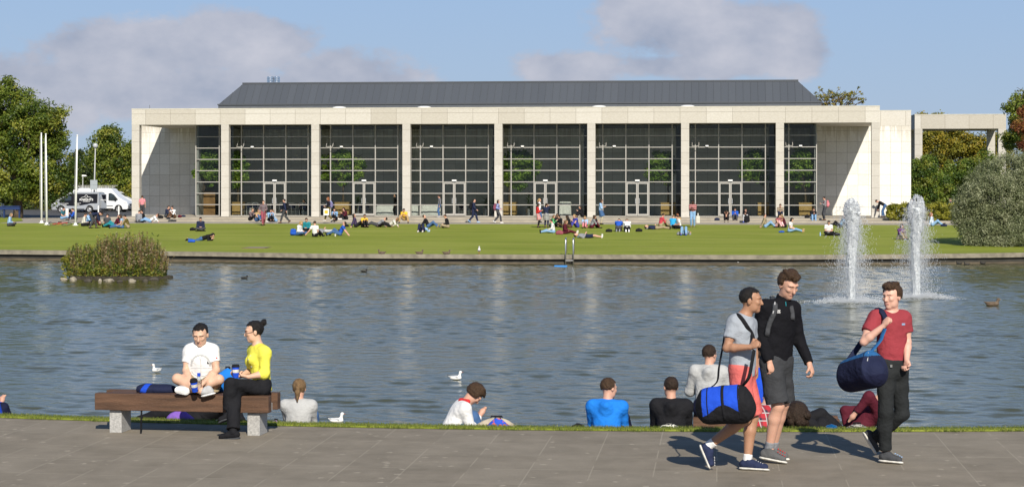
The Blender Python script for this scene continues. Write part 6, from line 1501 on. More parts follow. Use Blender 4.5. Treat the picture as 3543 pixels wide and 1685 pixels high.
# people inside
for (px, lb) in ((1056, 'person in black sitting at a table inside the second bay'),):
    FP_(px, 745, 'chair', 180, lb, 'black', 'black', 'black', 'bob', Y=YG+1.6, z=Z_TER+.01)
FP_(1367, 745, 'stand', 200, 'waiter in black and white standing inside beside the third column', 'black', 'black', 'black', Y=YG+1.0, z=Z_TER+.01)
FP_(797, 745, 'stand', 0, 'person in black and white standing inside beside the second column', 'black', 'black', 'dark', Y=YG+2.6, z=Z_TER+.01)
# ================================================================ PEOPLE NEAR THE CAMERA
from mathutils.bvhtree import BVHTree
class View:
    """places joints where a zoomed part of the view shows them: x, y in zoom pixels, dy metres farther away"""
    def __init__(s, ox, oy, k, Y0): s.ox, s.oy, s.k, s.Y0 = ox, oy, k, Y0
    def __call__(s, x, y, dy=0.0): return np.array(on_y(s.ox+x*s.k, s.oy+y*s.k, s.Y0+dy))
def bvh(objs):
    V = []; F = []
    for o in objs:
        off = Vector(o.parent.location) if o.parent else Vector(); b = len(V); V += [v.co+off for v in o.data.vertices]; F += [tuple(i+b for i in p.vertices) for p in o.data.polygons]
    return BVHTree.FromPolygons(V, F)
def hit(tree, px, py, lift=.004):
    o = Vector((0, 0, EYE)); d = ray(px, py).normalized(); h = tree.ray_cast(o, d)
    return None if h[0] is None else h[0]-d*lift+h[1]*0
def decal(name, polys, tree, material, parent, lift=.004, thick=0.0):
    """flat printed shapes lying on a surface; polys in photo pixels"""
    b = MB()
    for poly in polys:
        vs = [hit(tree, x, y, lift) for x, y in poly]
        if any(v is None for v in vs): continue
        b.add([v-Vector(parent.location) for v in vs], [tuple(range(len(vs)))])
    if b.v: return b.build(name, material, parent)
def ribbon(name, pts, w, parent, material, n=6, flat=.35):
    pts = [Vector(p) for p in pts]; q = []
    for i in range(len(pts)-1):                      # Catmull-Rom for a soft run
        p0, p1, p2, p3 = pts[max(0, i-1)], pts[i], pts[i+1], pts[min(len(pts)-1, i+2)]
        for t in np.linspace(0, 1, 5)[:-1]: q.append(.5*((2*p1)+(p2-p0)*t+(2*p0-5*p1+4*p2-p3)*t*t+(-p0+3*p1-3*p2+p3)*t**3))
    q.append(pts[-1]); b = MB(); o = Vector(parent.location); b.tube([x-o for x in q], w/2, n, flat=flat); return b.build(name, material, parent, smooth=True)
def tone_obj(name, prims, h, mats, parent, origin, fm, wr=0):
    o = sdf_obj(name, prims, h, mats[0], parent, origin, wr); 
    for m in mats[1:]: o.data.materials.append(m)
    n = len(o.data.polygons); c = np.zeros(n*3, dtype=np.float32); o.data.polygons.foreach_get('center', c); c = c.reshape(-1, 3)+np.asarray(origin)
    o.data.polygons.foreach_set('material_index', fm(c).astype(np.int32)); return o
def finish(J, tf, look, up=(0, 0, 1)):
    u = nrm(J['neck']-J['pel']); f = nrm(np.asarray(tf, float)); f = nrm(f-(f@u)*u); J['tf'] = np.array([f, np.cross(u, f), u]); J['hf'] = frame(look, up); return J
def near_person(label, base, J, s, tone, hair, style, top, sleeve, legs, upto, shoes, sole=None, h=.0085, hands=None, th=.012, wl=1.0, face=True, closed=False, top_kw={}, leg_kw={}, socks=None, laces=None, bust=0, hood=False, collar=False):
    t = empty('person', base, label=label, cat='person'); O = np.array(t.location)
    P = body_prims(J, s, 'none' if hands else 'mitt', wl)+head_prims(J, s)
    for S_, hd in (hands or {}).items(): P += hand_prims(J['wr'+S_], hd[0], hd[1], hd[2], hd[3], s*.98, **(hd[4] if len(hd) > 4 else {}))
    R = {}
    R['body'] = sdf_obj('body', P, h*.72 if hands else h, skin(tone), t, O)
    R['hair'] = sdf_obj('hair', hair_prims(J, style, s), .006, hair_mat(hair), t, O, wr=.0035, wseed=1)
    R['top'] = sdf_obj('top', top_prims(J, s, sleeve, th, wl=wl, hood=hood, collar=collar, **top_kw)+([ell(J['pel']*.36+J['neck']*.64+J['tf'][0]*.095*s+J['tf'][1]*q_*.07*s, V3(.06, .07, .065)*s, J['tf'], .05) for q_ in (-1, 1)] if bust else []), h, cloth(top) if not isinstance(top, bpy.types.Material) else top, t, O, wr=.0042, wseed=base[0])
    R['legs'] = sdf_obj('trousers' if upto > 1 else 'shorts', leg_prims(J, s, upto, th, wl=wl, **leg_kw), h, cloth(legs), t, O, wr=.005, wseed=base[1])
    for S_ in 'LR':
        sh = sdf_obj('shoe', shoe_prims(J, S_, s, 'shoe'), .007, cloth(shoes) if not isinstance(shoes, bpy.types.Material) else shoes, t, O)
        if sole: sdf_obj('sole', shoe_prims(J, S_, s, 'sole'), .006, cloth(sole), sh, O)
        if socks: an, kn = J['an'+S_], J['kn'+S_]; sdf_obj('sock', [cap(an+(an-kn)*.06, an+(kn-an)*.12, .043*s, .044*s, k=.01, cutb=0)], .007, cloth(socks), t, O)
        R['shoe'+S_] = sh
        h_, t_, a_ = J['heel'+S_], J['toe'+S_], J['an'+S_]; fd = nrm(t_-h_); up = nrm((a_-h_)-((a_-h_)@fd)*fd); lat = np.cross(up, fd)
        if laces: sdf_obj('laces', [cap(h_+fd*(.115+.022*q_)*s+up*(.052-.008*q_)*s+lat*.020*s, h_+fd*(.121+.022*q_)*s+up*(.053-.008*q_)*s-lat*.020*s, .0055*s, k=.003) for q_ in range(4)], .004, cloth(laces), sh, O)
    if face: face_bits(J, s, t, O, hair, closed, tone)
    return t, R
CLOTHC.update(shirtgrey=(.30, .325, .36), coralshort=(.58, .13, .115), shoenavy=(.022, .03, .07), solew=(.62, .60, .54), fleece=(.006, .006, .008), shortgrey=(.040, .042, .046), brick=(.27, .040, .050), blackjean=(.020, .022, .023), lemon=(.74, .69, .085),
              bagblue=(.015, .07, .50), bagnavy=(.014, .018, .045), bagtop=(.02, .10, .25), runshoe=(.10, .10, .10), hoodblue=(.015, .18, .62), jerseygrey=(.40, .40, .39), navyp=(.010, .012, .035))
# ---- A: grey T-shirt, coral shorts, blue duffel
def person_a():
    Y0 = on_z(2610, 1626, 0).y; z = View(2300, 900, .6205, Y0); s = 1.02
    J = dict(pel=z(432, 625), neck=z(441, 300), head=z(481, 226), shR=z(388, 345, -.09), shL=z(470, 350, .13), elR=z(346, 490, -.16), wrR=z(478, 484, -.26), elL=z(492, 480, .20), wrL=z(508, 600, .16),
             hipR=z(420, 655, -.07), hipL=z(446, 655, .08), knR=z(448, 885, -.10), anR=z(252, 1028, -.05), knL=z(490, 880, .08), anL=z(462, 1108, .02), heelR=z(222, 1045, -.05), toeR=z(262, 1145, -.05), heelL=z(440, 1142, .02), toeL=z(572, 1152, -.04))
    finish(J, (.90, -.42, 0), (.97, -.10, -.06)); J['kfL'] = J['kfR'] = V3(1, -.1, 0)
    hands = {'R': ((.62, -.25, .35), (.2, .5, -.4), 1, 1.35, dict(thumb=(.3, .1, .9))), 'L': ((.10, .0, -1), (-1, -.1, 0), -1, .5)}
    t, R = near_person('young man in a pale grey T-shirt and coral shorts walking with a blue holdall', (float(z(500, 1160)[0]), Y0, 0), J, s, 'tan', 'black', 'crop', 'shirtgrey', .62, 'coralshort', .92, 'shoenavy', 'solew', hands=hands, socks='white', laces='lgrey', top_kw=dict(hem=.02, loose=.004), leg_kw=dict(loose=.020))
    tr = bvh([R['top'], R['body']]); q = lambda x, y: (2300+x*.6205, 900+y*.6205)
    W = cloth('white'); decal('shoe_mark', [[q(226, 1068), q(238, 1068), q(238, 1082), q(226, 1082)]], bvh([R['shoeR']]), W, R['shoeR']); decal('shoe_mark', [[q(262, 1042), q(286, 1042), q(284, 1062), q(264, 1062)]], bvh([R['shoeR']]), cloth('red'), R['shoeR'])
    decal('shirt_patch', [[q(386, 602), q(408, 602), q(406, 618), q(388, 618)]], bvh([R['top']]), cloth('beige'), t)
    # holdall
    bt = empty('holdall', Vector(z(345, 810, -.36)), label='blue and black holdall with a white tick carried by the man in coral shorts', cat='holdall'); O = np.array(bt.location)
    A = z(236, 814, -.33); B = z(436, 799, -.38); ax = nrm(B-A); up = nrm(V3(0, 0, 1)-ax*ax[2]); sd = np.cross(ax, up)
    P = [cap(A, B, .146, .152, flat=(sd, 1.12), k=.03, cuta=.035, cutb=.03), cap(A+up*.03+ax*.05, B+up*.035-ax*.05, .150, flat=(sd, 1.15), k=.04), cap(A-up*.03+ax*.03, B-up*.045-ax*.02, .142, k=.04, flat=(sd, 1.1))]
    L = np.linalg.norm(B-A)
    def fm(c):
        v = (c-A)@up; a = (c-A)@ax; blue = (v > -.035+.05*np.cos((a/L-.5)*5)) & (a < L-.02) & (a > -.03); return np.where(blue, 0, 1)
    body = tone_obj('body', P, .006, [cloth('bagblue'), cloth('black')], bt, O, fm, wr=.003)
    bv = bvh([body]); decal('tick_mark', [[q(468, 830), q(474, 836), q(486, 833), q(476, 841), q(469, 839)]], bv, W, body)
    for a_ in (L-.02, .02, L*.5):
        pts = [bv.find_nearest(Vector(A+ax*a_+(up*math.cos(t_)+(sd if sd[1] < 0 else -sd)*math.sin(t_))*.22))[0] for t_ in np.linspace(-.2, 2.4, 9)]; ribbon('seam', pts, .012 if a_ != L*.5 else .03, bt, cloth('black'))
    ribbon('top_zip', [A+up*.155+ax*.02, (A+B)/2+up*.185, B+up*.16-ax*.02], .02, bt, cloth('black'))
    hp = lambda x, y, l=.012: hit(tr, *q(x, y), l)
    pts = [B+up*.155, z(468, 655, -.46), z(486, 570, -.42), z(498, 500, -.36)]; ribbon('strap', pts, .046, bt, cloth('black'))
    up_ = [z(498, 470, -.26), hp(487, 415), hp(462, 375), hp(436, 335), hp(412, 309), z(390, 304, -.06), z(362, 325, .03)]; ribbon('strap', [p for p in up_ if p is not None], .040, bt, cloth('black'))
    ribbon('strap', [z(340, 380, .02), z(320, 500, -.02), z(302, 600, -.16), z(290, 680, -.28), A+up*.15], .030, bt, cloth('black'))
person_a()
# ---- B: tall man in a black fleece
def person_b():
    Y0 = on_z(2680, 1600, 0).y; z = View(2300, 900, .6205, Y0); s = 1.09
    J = dict(pel=z(622, 575), neck=z(655, 225, .02), head=z(688, 140, -.03), shR=z(556, 262, -.06), shL=z(714, 270, .10), elR=z(532, 432, -.06), wrR=z(584, 565, -.15), elL=z(746, 440, .12), wrL=z(806, 578, -.02),
             hipR=z(592, 605, -.05), hipL=z(650, 605, .07), knR=z(632, 815, -.08), anR=z(584, 1038, -.02), knL=z(660, 800, .12), anL=z(606, 1035, .24), heelR=z(556, 1085, -.02), toeR=z(672, 1110, -.08), heelL=z(560, 1072, .26), toeL=z(684, 1092, .20), muscle=1.1)
    finish(J, (.62, -.78, 0), (.52, -.72, -.42)); J['kfL'] = J['kfR'] = V3(.8, -.4, 0)
    hands = {'R': ((.25, -.12, -.92), (-.55, .75, -.1), 1, .55), 'L': ((.35, -.15, -.9), (-.8, .3, .1), -1, .6)}
    t, R = near_person('tall young man in a black fleece and dark grey shorts walking with a backpack', (float(z(610, 1120)[0]), Y0, 0), J, s, 'fair', 'brown', 'quiff', 'fleece', 1.96, 'shortgrey', .90, 'runshoe', 'solew', hands=hands, socks='grey', laces='red', collar=True, top_kw=dict(hem=.0, loose=.0), leg_kw=dict(loose=.022), wl=.98)
    q = lambda x, y: (2300+x*.6205, 900+y*.6205); tr = bvh([R['top']]); W = cloth('lgrey')
    def c_mark(x0): return [[q(x0+5, 275), q(x0, 278), q(x0-1, 284), q(x0+1, 290), q(x0+5, 291), q(x0+4, 288), q(x0+2, 286), q(x0+2, 281), q(x0+4, 278)]]
    decal('chest_mark', c_mark(628)+c_mark(634)+c_mark(640)+[[q(627, 293), q(645, 293), q(645, 295), q(627, 295)]], tr, cloth('white'), t); decal('zip', [[q(672, 232), q(676, 231), q(679, 254), q(675, 256)]], tr, cloth('teal'), t)
    hp = lambda x, y, l=.010: hit(tr, *q(x, y), l)
    for S_ in 'LR': decal('red_laces', [[q(a+590, b+1053), q(a+612, b+1050), q(a+642, b+1084), q(a+618, b+1088)] for a, b in ((0, 0),)], bvh([R['shoe'+S_]]), cloth('red'), R['shoe'+S_])
    bp = empty('backpack', Vector(z(610, 400, .24)), label='black backpack with grey edged straps on the tall man in the fleece', cat='backpack'); f, l, u = J['tf']; c = J['pel']*.4+J['neck']*.6-f*.22; O = np.array(bp.location)
    sdf_obj('body', [cap(c-u*.14, c+u*.12, .145, .13, flat=(f, 1.5), k=.03)], .014, cloth('black'), bp, O, wr=.004)
    pts = [z(598, 205, .10), hp(594, 198), hp(604, 215), hp(615, 248), hp(611, 290), hp(594, 330), hp(578, 372), hp(570, 420), z(566, 440, .05)]; ribbon('strap', [p for p in pts if p is not None], .055, bp, cloth('dgrey'))
    ribbon('strap_edge', [p for p in [hp(590, 196, .018), hp(603, 206, .020), hp(614, 232, .022), hp(612, 262, .022), hp(602, 300, .02)] if p is not None], .012, bp, W)
    ribbon('strap', [p for p in [z(702, 235, .14), hp(706, 262), hp(712, 300), hp(713, 330), z(712, 350, .18)] if p is not None], .045, bp, cloth('dgrey'))
person_b()
# ---- C: brick red T-shirt, black jeans, navy holdall
def person_c():
    Y0 = on_z(3085, 1600, 0).y; z = View(2800, 940, .5714, Y0); s = 1.03
    J = dict(pel=z(502, 578), neck=z(496, 238, .03), head=z(500, 152), shR=z(400, 278, -.06), shL=z(570, 278, .06), elR=z(330, 425, -.20), wrR=z(450, 328, -.25), elL=z(594, 425, .04), wrL=z(590, 535, -.10),
             hipR=z(468, 610, -.03), hipL=z(540, 612, .04), knR=z(462, 850, -.08), anR=z(462, 1080, -.02), knL=z(560, 858, .06), anL=z(398, 1010, .22), heelR=z(448, 1125, -.02), toeR=z(556, 1138, -.10), heelL=z(355, 985, .22), toeL=z(412, 1085, .20), muscle=1.16)
    finish(J, (.34, -.94, 0), (-.62, -.76, -.10)); J['kfL'] = J['kfR'] = V3(.9, -.3, 0)
    hands = {'R': ((.52, -.25, .80), (.55, .45, -.35), 1, 1.35, dict(thumb=(.5, -.3, .5))), 'L': ((-.05, -.2, -.95), (-.65, -.6, .1), -1, .95)}
    t, R = near_person('young man in a brick red T-shirt and black jeans shouldering a navy holdall', (float(z(480, 1150)[0]), Y0, 0), J, s, 'pale', 'brown', 'quiff', 'brick', .60, 'blackjean', 1.97, 'dgrey', 'solew', hands=hands, laces='lblue', wl=.94, top_kw=dict(hem=-.05, loose=.0), leg_kw=dict(loose=.004))
    q = lambda x, y: (2800+x*.5714, 940+y*.5714); tr = bvh([R['top']])
    decal('chest_script', [[q(x, 312+(i % 2)*2), q(x+3, 311), q(x+3, 320), q(x, 321)] for i, x in enumerate(range(561, 580, 4))]+[[q(560, 322), q(580, 321), q(580, 323), q(560, 324)]], tr, cloth('lblue'), t)
    f, l, u = J['tf']; pel = J['pel']; sdf_obj('belt', [cap(pel+u*.028, pel+u*.060, .158*.94, flat=(f, 1.34), k=.01, cuta=0, cutb=0)], .008, cloth('black'), t, np.array(t.location))
    decal('belt_buckle', [[q(490, 562), q(503, 562), q(503, 578), q(490, 578)]], bvh([R['top'], R['legs']]), mat('buckle', (.4, .38, .34), .3, metal=.8), t, .02)
    sh = bvh([R['shoeR']]); decal('shoe_mark', [[q(476, 1092), q(482, 1083), q(486, 1081), q(490, 1084), q(495, 1092), q(486, 1097)]], sh, cloth('lgrey'), R['shoeR']); decal('shoe_stripe', [[q(x, 1122), q(x+5, 1120), q(x+14, 1138), q(x+9, 1140)] for x in (468, 480, 492)], sh, cloth('lblue'), R['shoeR'])
    bt = empty('holdall', Vector(z(315, 590, -.42)), label='navy holdall with a grey tick held behind the man in the brick red T-shirt', cat='holdall'); O = np.array(bt.location)
    A = z(252, 628, -.14); B = z(388, 588, -.46); ax = nrm(B-A); up = nrm(V3(0, 0, 1)-ax*ax[2]); sd = np.cross(ax, up)
    P = [cap(A, B, .140, .156, k=.03, cuta=.05, cutb=.03), cap(A+up*.055, B+up*.08-ax*.03, .11, .105, k=.05, cutb=.03), cap(A-up*.03, B-up*.045-ax*.02, .135, .14, k=.04)]
    def fm(c):
        v = (c-A)@up; return np.where(v > .125, 1, np.where(v < -.07, 2, 0))
    body = tone_obj('body', P, .007, [cloth('bagnavy'), cloth('bagtop'), cloth('navyp')], bt, O, fm, wr=.003); bv = bvh([body])
    decal('tick_mark', [[q(254, 572), q(260, 579), q(268, 578), q(294, 553), q(270, 585), q(260, 589), q(255, 584)]], bv, cloth('lgrey'), body)
    hp = lambda x, y, l=.012: hit(tr, *q(x, y), l)
    ribbon('strap', [p for p in [B+up*.16-ax*.02, z(428, 420, -.34), z(442, 385, -.32), z(458, 345, -.30)] if p is not None], .058, bt, cloth('bagtop')); ribbon('strap', [p for p in [z(470, 300, -.20), hp(452, 262, .02), hp(438, 240, .02), z(420, 226, .0), z(405, 232, .10), z(380, 330, .16), A+up*.15] if p is not None], .060, bt, cloth('bagnavy'))
    ribbon('zip', [hit(bv, *q(x, y), .004) for x, y in ((330, 478), (358, 488), (352, 540)) if hit(bv, *q(x, y), .004)], .010, bt, cloth('lgrey')); ribbon('seam', [p for p in [hit(bv, *q(x, y), .003) for x, y in ((300, 590), (325, 520), (345, 482), (380, 474), (425, 500))] if p], .012, bt, cloth('navyp'))
person_c()
# ---- the bench
def bench(c0, c1, Yb, label, zt=None, y_near=None):
    a = Vector(c0); b_ = Vector(c1); ax = (b_-a); L = ax.length; rz = math.atan2(ax.y, ax.x); t = empty('bench', a, rz, label=label, cat='bench', group='wooden benches on stone blocks'); H = .44
    W = mat('bench_wood', (.105, .055, .031), .6, var=.38, vscale=3.0, bump=.35, bscale=30, obj=True, stretch=(.6, 8, 8), spec=.3); ST = mat('bench_granite', (.36, .35, .33), .8, var=.28, vscale=70, obj=True)
    for y0 in (0, .35):
        m = MB(); m.box(0, L, y0, y0+.12, H-.185, H); m.build('beam', W, t, bevel=.006)
    m = MB(); m.box(.10, L-.13, .122, .348, H-.10, H-.004); m.build('seat_board', W, t, bevel=.006)
    for x0 in (.155, L-.255):
        m = MB(); m.box(x0, x0+.14, .05, .345, 0, H-.19); m.box(x0+.002, x0+.20 if x0 > 1 else x0+.138, .124, .343, H-.19, H-.106); m.build('stone_leg', ST, t, bevel=.004)
    return t
BA = on_y(327.3, 1499, on_z(347, 1497, 0).y); BA.z = 0; BB_ = on_z(905, 1509.5, 0); d = (BB_-BA); d.z = 0; d.normalize(); 
BEN = on_y(327.3, HY, BA.y); BEN.z = 0; Lb = 0
for k in range(60):
    if (lambda p: p.dot(RD)/p.dot(VD)*FPX+CX)(BEN+d*(k*.04)-Vector((0, 0, 0))) > 922: Lb = k*.04; break
bench(BEN, BEN+d*Lb, 0, 'dark stained timber bench on two pale granite blocks with two people sitting on it')
BT = .44
# ---- D: man sitting cross-legged on the bench
def person_d():
    Y0 = BEN.y+.16; z = View(300, 1060, .4082, Y0); s = 1.02
    J = dict(pel=z(968, 668, .06), neck=z(966, 338, .02), head=z(964, 242, -.05), shR=z(872, 375, .02), shL=z(1070, 375, .02), elR=z(842, 545, -.05), wrR=z(880, 655, -.24), elL=z(1100, 540, -.05), wrL=z(990, 650, -.24),
             hipR=z(935, 690, .02), hipL=z(1005, 690, .02), knR=z(768, 612, -.14), anR=z(975, 716, -.30), knL=z(1120, 620, -.14), anL=z(850, 712, -.22), heelR=z(1000, 730, -.30), toeR=z(1072, 716, -.30), heelL=z(836, 712, -.24), toeL=z(762, 700, -.28))
    finish(J, (0, -1, -.05), (.02, -.93, -.36)); J['kfL'] = V3(.6, -.6, .4); J['kfR'] = V3(-.6, -.6, .4); J['kfL'] = J['kfL']; 
    hands = {'R': ((.55, -.35, -.65), (.55, .1, .8), -1, .85), 'L': ((-.55, -.35, -.65), (-.55, .1, .8), 1, .85)}
    t, R = near_person('man in a white T-shirt and khaki shorts sitting cross-legged on the bench', (float(z(968, 745)[0]), Y0, BT), J, s, 'asian', 'black', 'crop', 'white', .60, 'khaki', .62, 'lgrey', 'white', hands=hands, wl=1.12, closed=True, top_kw=dict(hem=.02, loose=.006), leg_kw=dict(loose=.02))
    q = lambda x, y: (300+x*.4082, 1060+y*.4082); tr = bvh([R['top']])
    def ringp(cx, cy, rx, ry, w, a0, a1, n):
        out = []
        for i in range(n):
            a, b = a0+(a1-a0)*i/n, a0+(a1-a0)*(i+1)/n; out.append([q(cx+rx*math.cos(a), cy+ry*math.sin(a)), q(cx+rx*math.cos(b), cy+ry*math.sin(b)), q(cx+(rx-w)*math.cos(b), cy+(ry-w)*math.sin(b)), q(cx+(rx-w)*math.cos(a), cy+(ry-w)*math.sin(a))])
        return out
    LG = fabric((.46, .46, .45)); decal('print', ringp(966, 500, 88, 98, 16, math.pi*.98, math.pi*2.02, 18)+ringp(966, 530, 82, 66, 6, .25, math.pi-.25, 10), tr, LG, t)
    decal('print', [[q(a, 520), q(a+18, 520), q(a+18, 523), q(a, 523)] for a in range(880, 1046, 18)], tr, fabric((.55, .55, .54)), t)
    decal('bird_mark', [[q(1018, 466), q(1024, 464), q(1028, 474), q(1036, 478), q(1032, 488), q(1024, 486), q(1018, 480), q(1022, 474)]], tr, cloth('black'), t); decal('sleeve_tag', [[q(1096, 430), q(1108, 430), q(1108, 442), q(1096, 442)]], tr, cloth('red'), t)
    pts = [hit(tr, *q(x, y), .006) for x, y in ((932, 352), (940, 395), (958, 440), (966, 470), (968, 540), (966, 580))]; ribbon('neck_cord', [p for p in pts if p], .006, t, fabric((.55, .55, .54)))
    pts = [hit(tr, *q(x, y), .006) for x, y in ((1000, 350), (985, 395), (970, 430), (966, 470))]; ribbon('neck_cord', [p for p in pts if p], .006, t, fabric((.55, .55, .54)))
    cup(z(912, 672, -.38), z(905, 620, -.40), 'dark blue and white takeaway cup in the hands of the man on the bench')
    p = z(950, 640, -.30); b = MB(); b.lathe((0, 0, -.10), [(.030, 0), (.032, .03), (.032, .12), (.014, .155), (.014, .165)], 16); o = b.build('water_bottle', glass_mat('clear_plastic', (.8, .85, .88)), smooth=True, loc=Vector(p)); tag(o, 'clear water bottle with a blue cap in the lap of the man on the bench', 'bottle')
    b = MB(); b.lathe((0, 0, .064), [(.018, 0), (.018, .035), (.0, .036)], 14); b.build('cap', cloth('bagblue'), o)
def cup(base, top, label):
    base = Vector(base); ax = (Vector(top)-base).normalized(); t = empty('takeaway_cup', base, label=label, cat='cup'); q = Vector((0, 0, 1)).rotation_difference(ax); t.rotation_mode = 'QUATERNION'; t.rotation_quaternion = q
    b = MB(); b.lathe((0, 0, -.065), [(.031, 0), (.036, .055)], 20); b.build('cup_body', cloth('bagblue'), t, smooth=False); b = MB(); b.lathe((0, 0, -.01), [(.0362, 0), (.0385, .035)], 20); b.build('sleeve', cloth('offwhite'), t)
    b = MB(); b.lathe((0, 0, .025), [(.0388, 0), (.041, .025)], 20); b.build('cup_body', cloth('bagblue'), t); b = MB(); b.lathe((0, 0, .05), [(.0435, 0), (.0435, .012), (.038, .022), (.036, .03), (.0, .03)], 20); b.build('lid', cloth('black'), t)
person_d()
def person_e():
    Y0 = BEN.y+.20; z = View(300, 1060, .4082, Y0); s = .97; fy = on_z(787, 1517, 0).y-Y0
    J = dict(pel=z(1488, 688, -.06), neck=z(1450, 322, .02), head=z(1418, 216, .0), shL=z(1512, 392, -.13), shR=z(1412, 378, .14), elL=z(1508, 568, -.17), wrL=z(1372, 596, -.26), elR=z(1405, 540, .10), wrR=z(1300, 590, -.12),
             hipL=z(1480, 700, -.15), hipR=z(1482, 712, .02), knL=z(1218, 655, -.42), anL=z(1212, 872, fy+.14), knR=z(1252, 712, -.34), anR=z(1242, 1046, fy), heelL=z(1252, 915, fy+.14), toeL=z(1122, 962, fy+.02), heelR=z(1268, 1092, fy), toeR=z(1124, 1106, fy))
    finish(J, (-.90, -.42, 0), (-.93, -.28, -.16)); J['kfL'] = J['kfR'] = V3(-1, 0, 0)
    hands = {'L': ((-.96, -.1, .10), (-.1, .3, .9), 1, .75), 'R': ((-.95, -.1, .2), (0, -.4, .9), -1, .8)}
    t, R = near_person('woman in a lemon yellow cardigan and black trousers sitting cross-legged at the bench end', (float(z(1480, 745)[0]), Y0, BT), J, s, 'asian', 'black', 'bun', 'lemon', 1.32, 'black', 1.97, 'black', 'dgrey', hands=hands, socks='black', wl=.88, bust=1, top_kw=dict(hem=.03, loose=.004), leg_kw=dict(loose=.02))
    q = lambda x, y: (300+x*.4082, 1060+y*.4082); tr = bvh([R['top']])
    for x, y in ((1388, 416), (1370, 450), (1397, 510)):
        p = hit(tr, *q(x, y), .003)
        if p: b = MB(); b.lathe((0, 0, 0), [(.008, -.004), (.008, .004), (0, .005)], 8); b.build('button', cloth('lgrey'), t, loc=p-t.location)
    g = mat('spectacle_frame', (.03, .02, .02), .3); f, l, u = J['hf']; c = J['head']
    for sd in (1, -1):
        e = c+(f*.098+l*sd*.033+u*.004)*s; b = MB(); b.tube([Vector(e+l*.026*math.cos(a)+u*.021*math.sin(a)-np.array(t.location)) for a in np.linspace(0, 2*math.pi, 15)], .0022, 5); b.tube([Vector(e+l*sd*.026-np.array(t.location)), Vector(c+(f*.0+l*sd*.080+u*.008)*s-np.array(t.location))], .0022, 5); b.build('spectacles', g, t)
    cup(z(1263, 552, -.30), z(1262, 480, -.30), 'dark blue takeaway cup with a black lid held up by the woman in yellow')
    sdf_obj('hair_tie', [ell(J['head']+(-.098*f+.076*u)*s, (.03, .03, .03))], .006, cloth('black'), t, np.array(t.location))
person_e()
# things on the bench
def bench_things():
    Y0 = BEN.y+.2; z = View(300, 1060, .4082, Y0); p = Vector(z(590, 742)); p.z = BT+.002
    t = empty('backpack', p, label='navy and bright blue backpack lying on the bench left of the man', cat='backpack'); O = np.array(p)
    A = z(480, 700, .02); B = z(700, 706, .02)
    def fm(c): v = (c-A)@nrm(B-A); w = c[:, 2]-BT; return np.where((np.abs(v-.02-w*.5) < .035) | ((w > .125) & (v > .1)), 1, 0)
    tone_obj('body', [cap(A, B, .088, .085, flat=(V3(0, 0, 1), 1.6), k=.03, cuta=.06), cap(A*.8+B*.2, B*.8+A*.2, .11, flat=(V3(0, 0, 1), 1.9), k=.03)], .009, [cloth('bagnavy'), cloth('bagblue')], t, O, fm, wr=.003)
    f0 = -.215
    ribbon('strap', [z(452, 735, f0+.02), z(458, 752, f0), z(466, 790, f0), z(465, 860, f0), z(463, 960, f0), z(460, 1040, f0+.02), z(458, 1082, f0)], .022, t, cloth('black')); ribbon('strap', [z(552, 742, f0+.03), z(554, 760, f0), z(555, 820, f0), z(553, 876, f0)], .030, t, cloth('black'))
    sdf_obj('buckle', [ell(z(465, 782, f0-.01), (.018, .01, .025))], .006, cloth('dgrey'), t, O)
    p = Vector(z(1195, 735, .12)); p.z = BT+.002; blob_bag('bag', p, (.22, .16, .36), cloth('hoodblue'), 'bright blue bag standing on the bench between the two people', style='soft', cat='bag', h=.012)
bench_things()
# ================================================================ PEOPLE SITTING ALONG THE WATER, BIRDS
def ledge_person(px, dy_edge, kind, face, label, top, legs, hair, style, tone='fair', s=1.0, z=Z_LEDGE, h=.011, near_y=None, hood=False, sleeve=1.95, legl=1.92, shoes='black', th=.016, hands=False, **o):
    r = on_z(px, 1500, -.3); Y = edge_y(r.x)+1.75+dy_edge; p = on_y(px, HY, Y); p.z = z
    t = empty('person', p, label=label, cat='person'); J = pose(kind, D2(face), s, **o); O = np.zeros(3); R = {}
    R['body'] = sdf_obj('body', body_prims(J, s)+head_prims(J, s), h, skin(tone), t, O)
    R['hair'] = sdf_obj('hair', hair_prims(J, style, s), .008, hair_mat(hair), t, O, wr=.004, wseed=px)
    R['top'] = sdf_obj('top', top_prims(J, s, sleeve, th, hood=hood), h, cloth(top) if not isinstance(top, bpy.types.Material) else top, t, O, wr=.004, wseed=px)
    R['legs'] = sdf_obj('trousers', leg_prims(J, s, legl, th, loose=.01), h, cloth(legs), t, O, wr=.005)
    for S_ in 'LR': sdf_obj('shoe', shoe_prims(J, S_, s, 'shoe'), .012, cloth(shoes), t, O)
    return t, J, p, R
SK = dict(P=(0, 0, .12))
ledge_person(1031, .45, 'edge', 92, 'girl with a light brown ponytail in a pale grey jumper sitting by the water', 'jerseygrey', 'denim', 'light', 'tail', s=.97, lean=.12, hp=.05, FL=(.45, .19, .02), FR=(.45, -.19, .02))
t, J, p, R = ledge_person(1556, .40, 'edge', 18, 'boy in a white top with red shoulders hunched forward over his denim knees', 'white', 'denim', 'brown', 'mop', s=1.02, lean=.50, hp=.55, FL=(.46, .10, .06), FR=(.46, -.10, .06), P=(-.05, 0, .16))
u = J['tf'][2]; f = J['tf'][0]
sdf_obj('red_yoke', [cap(J['shL']*.62+J['neck']*.38+u*.068, J['neck']-f*.06+u*.0, .030), cap(J['shR']*.62+J['neck']*.38+u*.068, J['neck']-f*.06+u*.0, .030)], .008, cloth('red'), t, np.zeros(3))
ledge_person(2098, .45, 'edge', 88, 'bearded man in a bright blue hoodie and navy trousers seen from behind by the water', 'hoodblue', 'navyp', 'brown', 'short', s=1.04, hood=True, lean=.18, hp=.1, hy=-.75, th=.020, FL=(.42, .05, .02), FR=(.50, -.26, .04), R=(.40, -.14, .44), L=(.38, .10, .42))
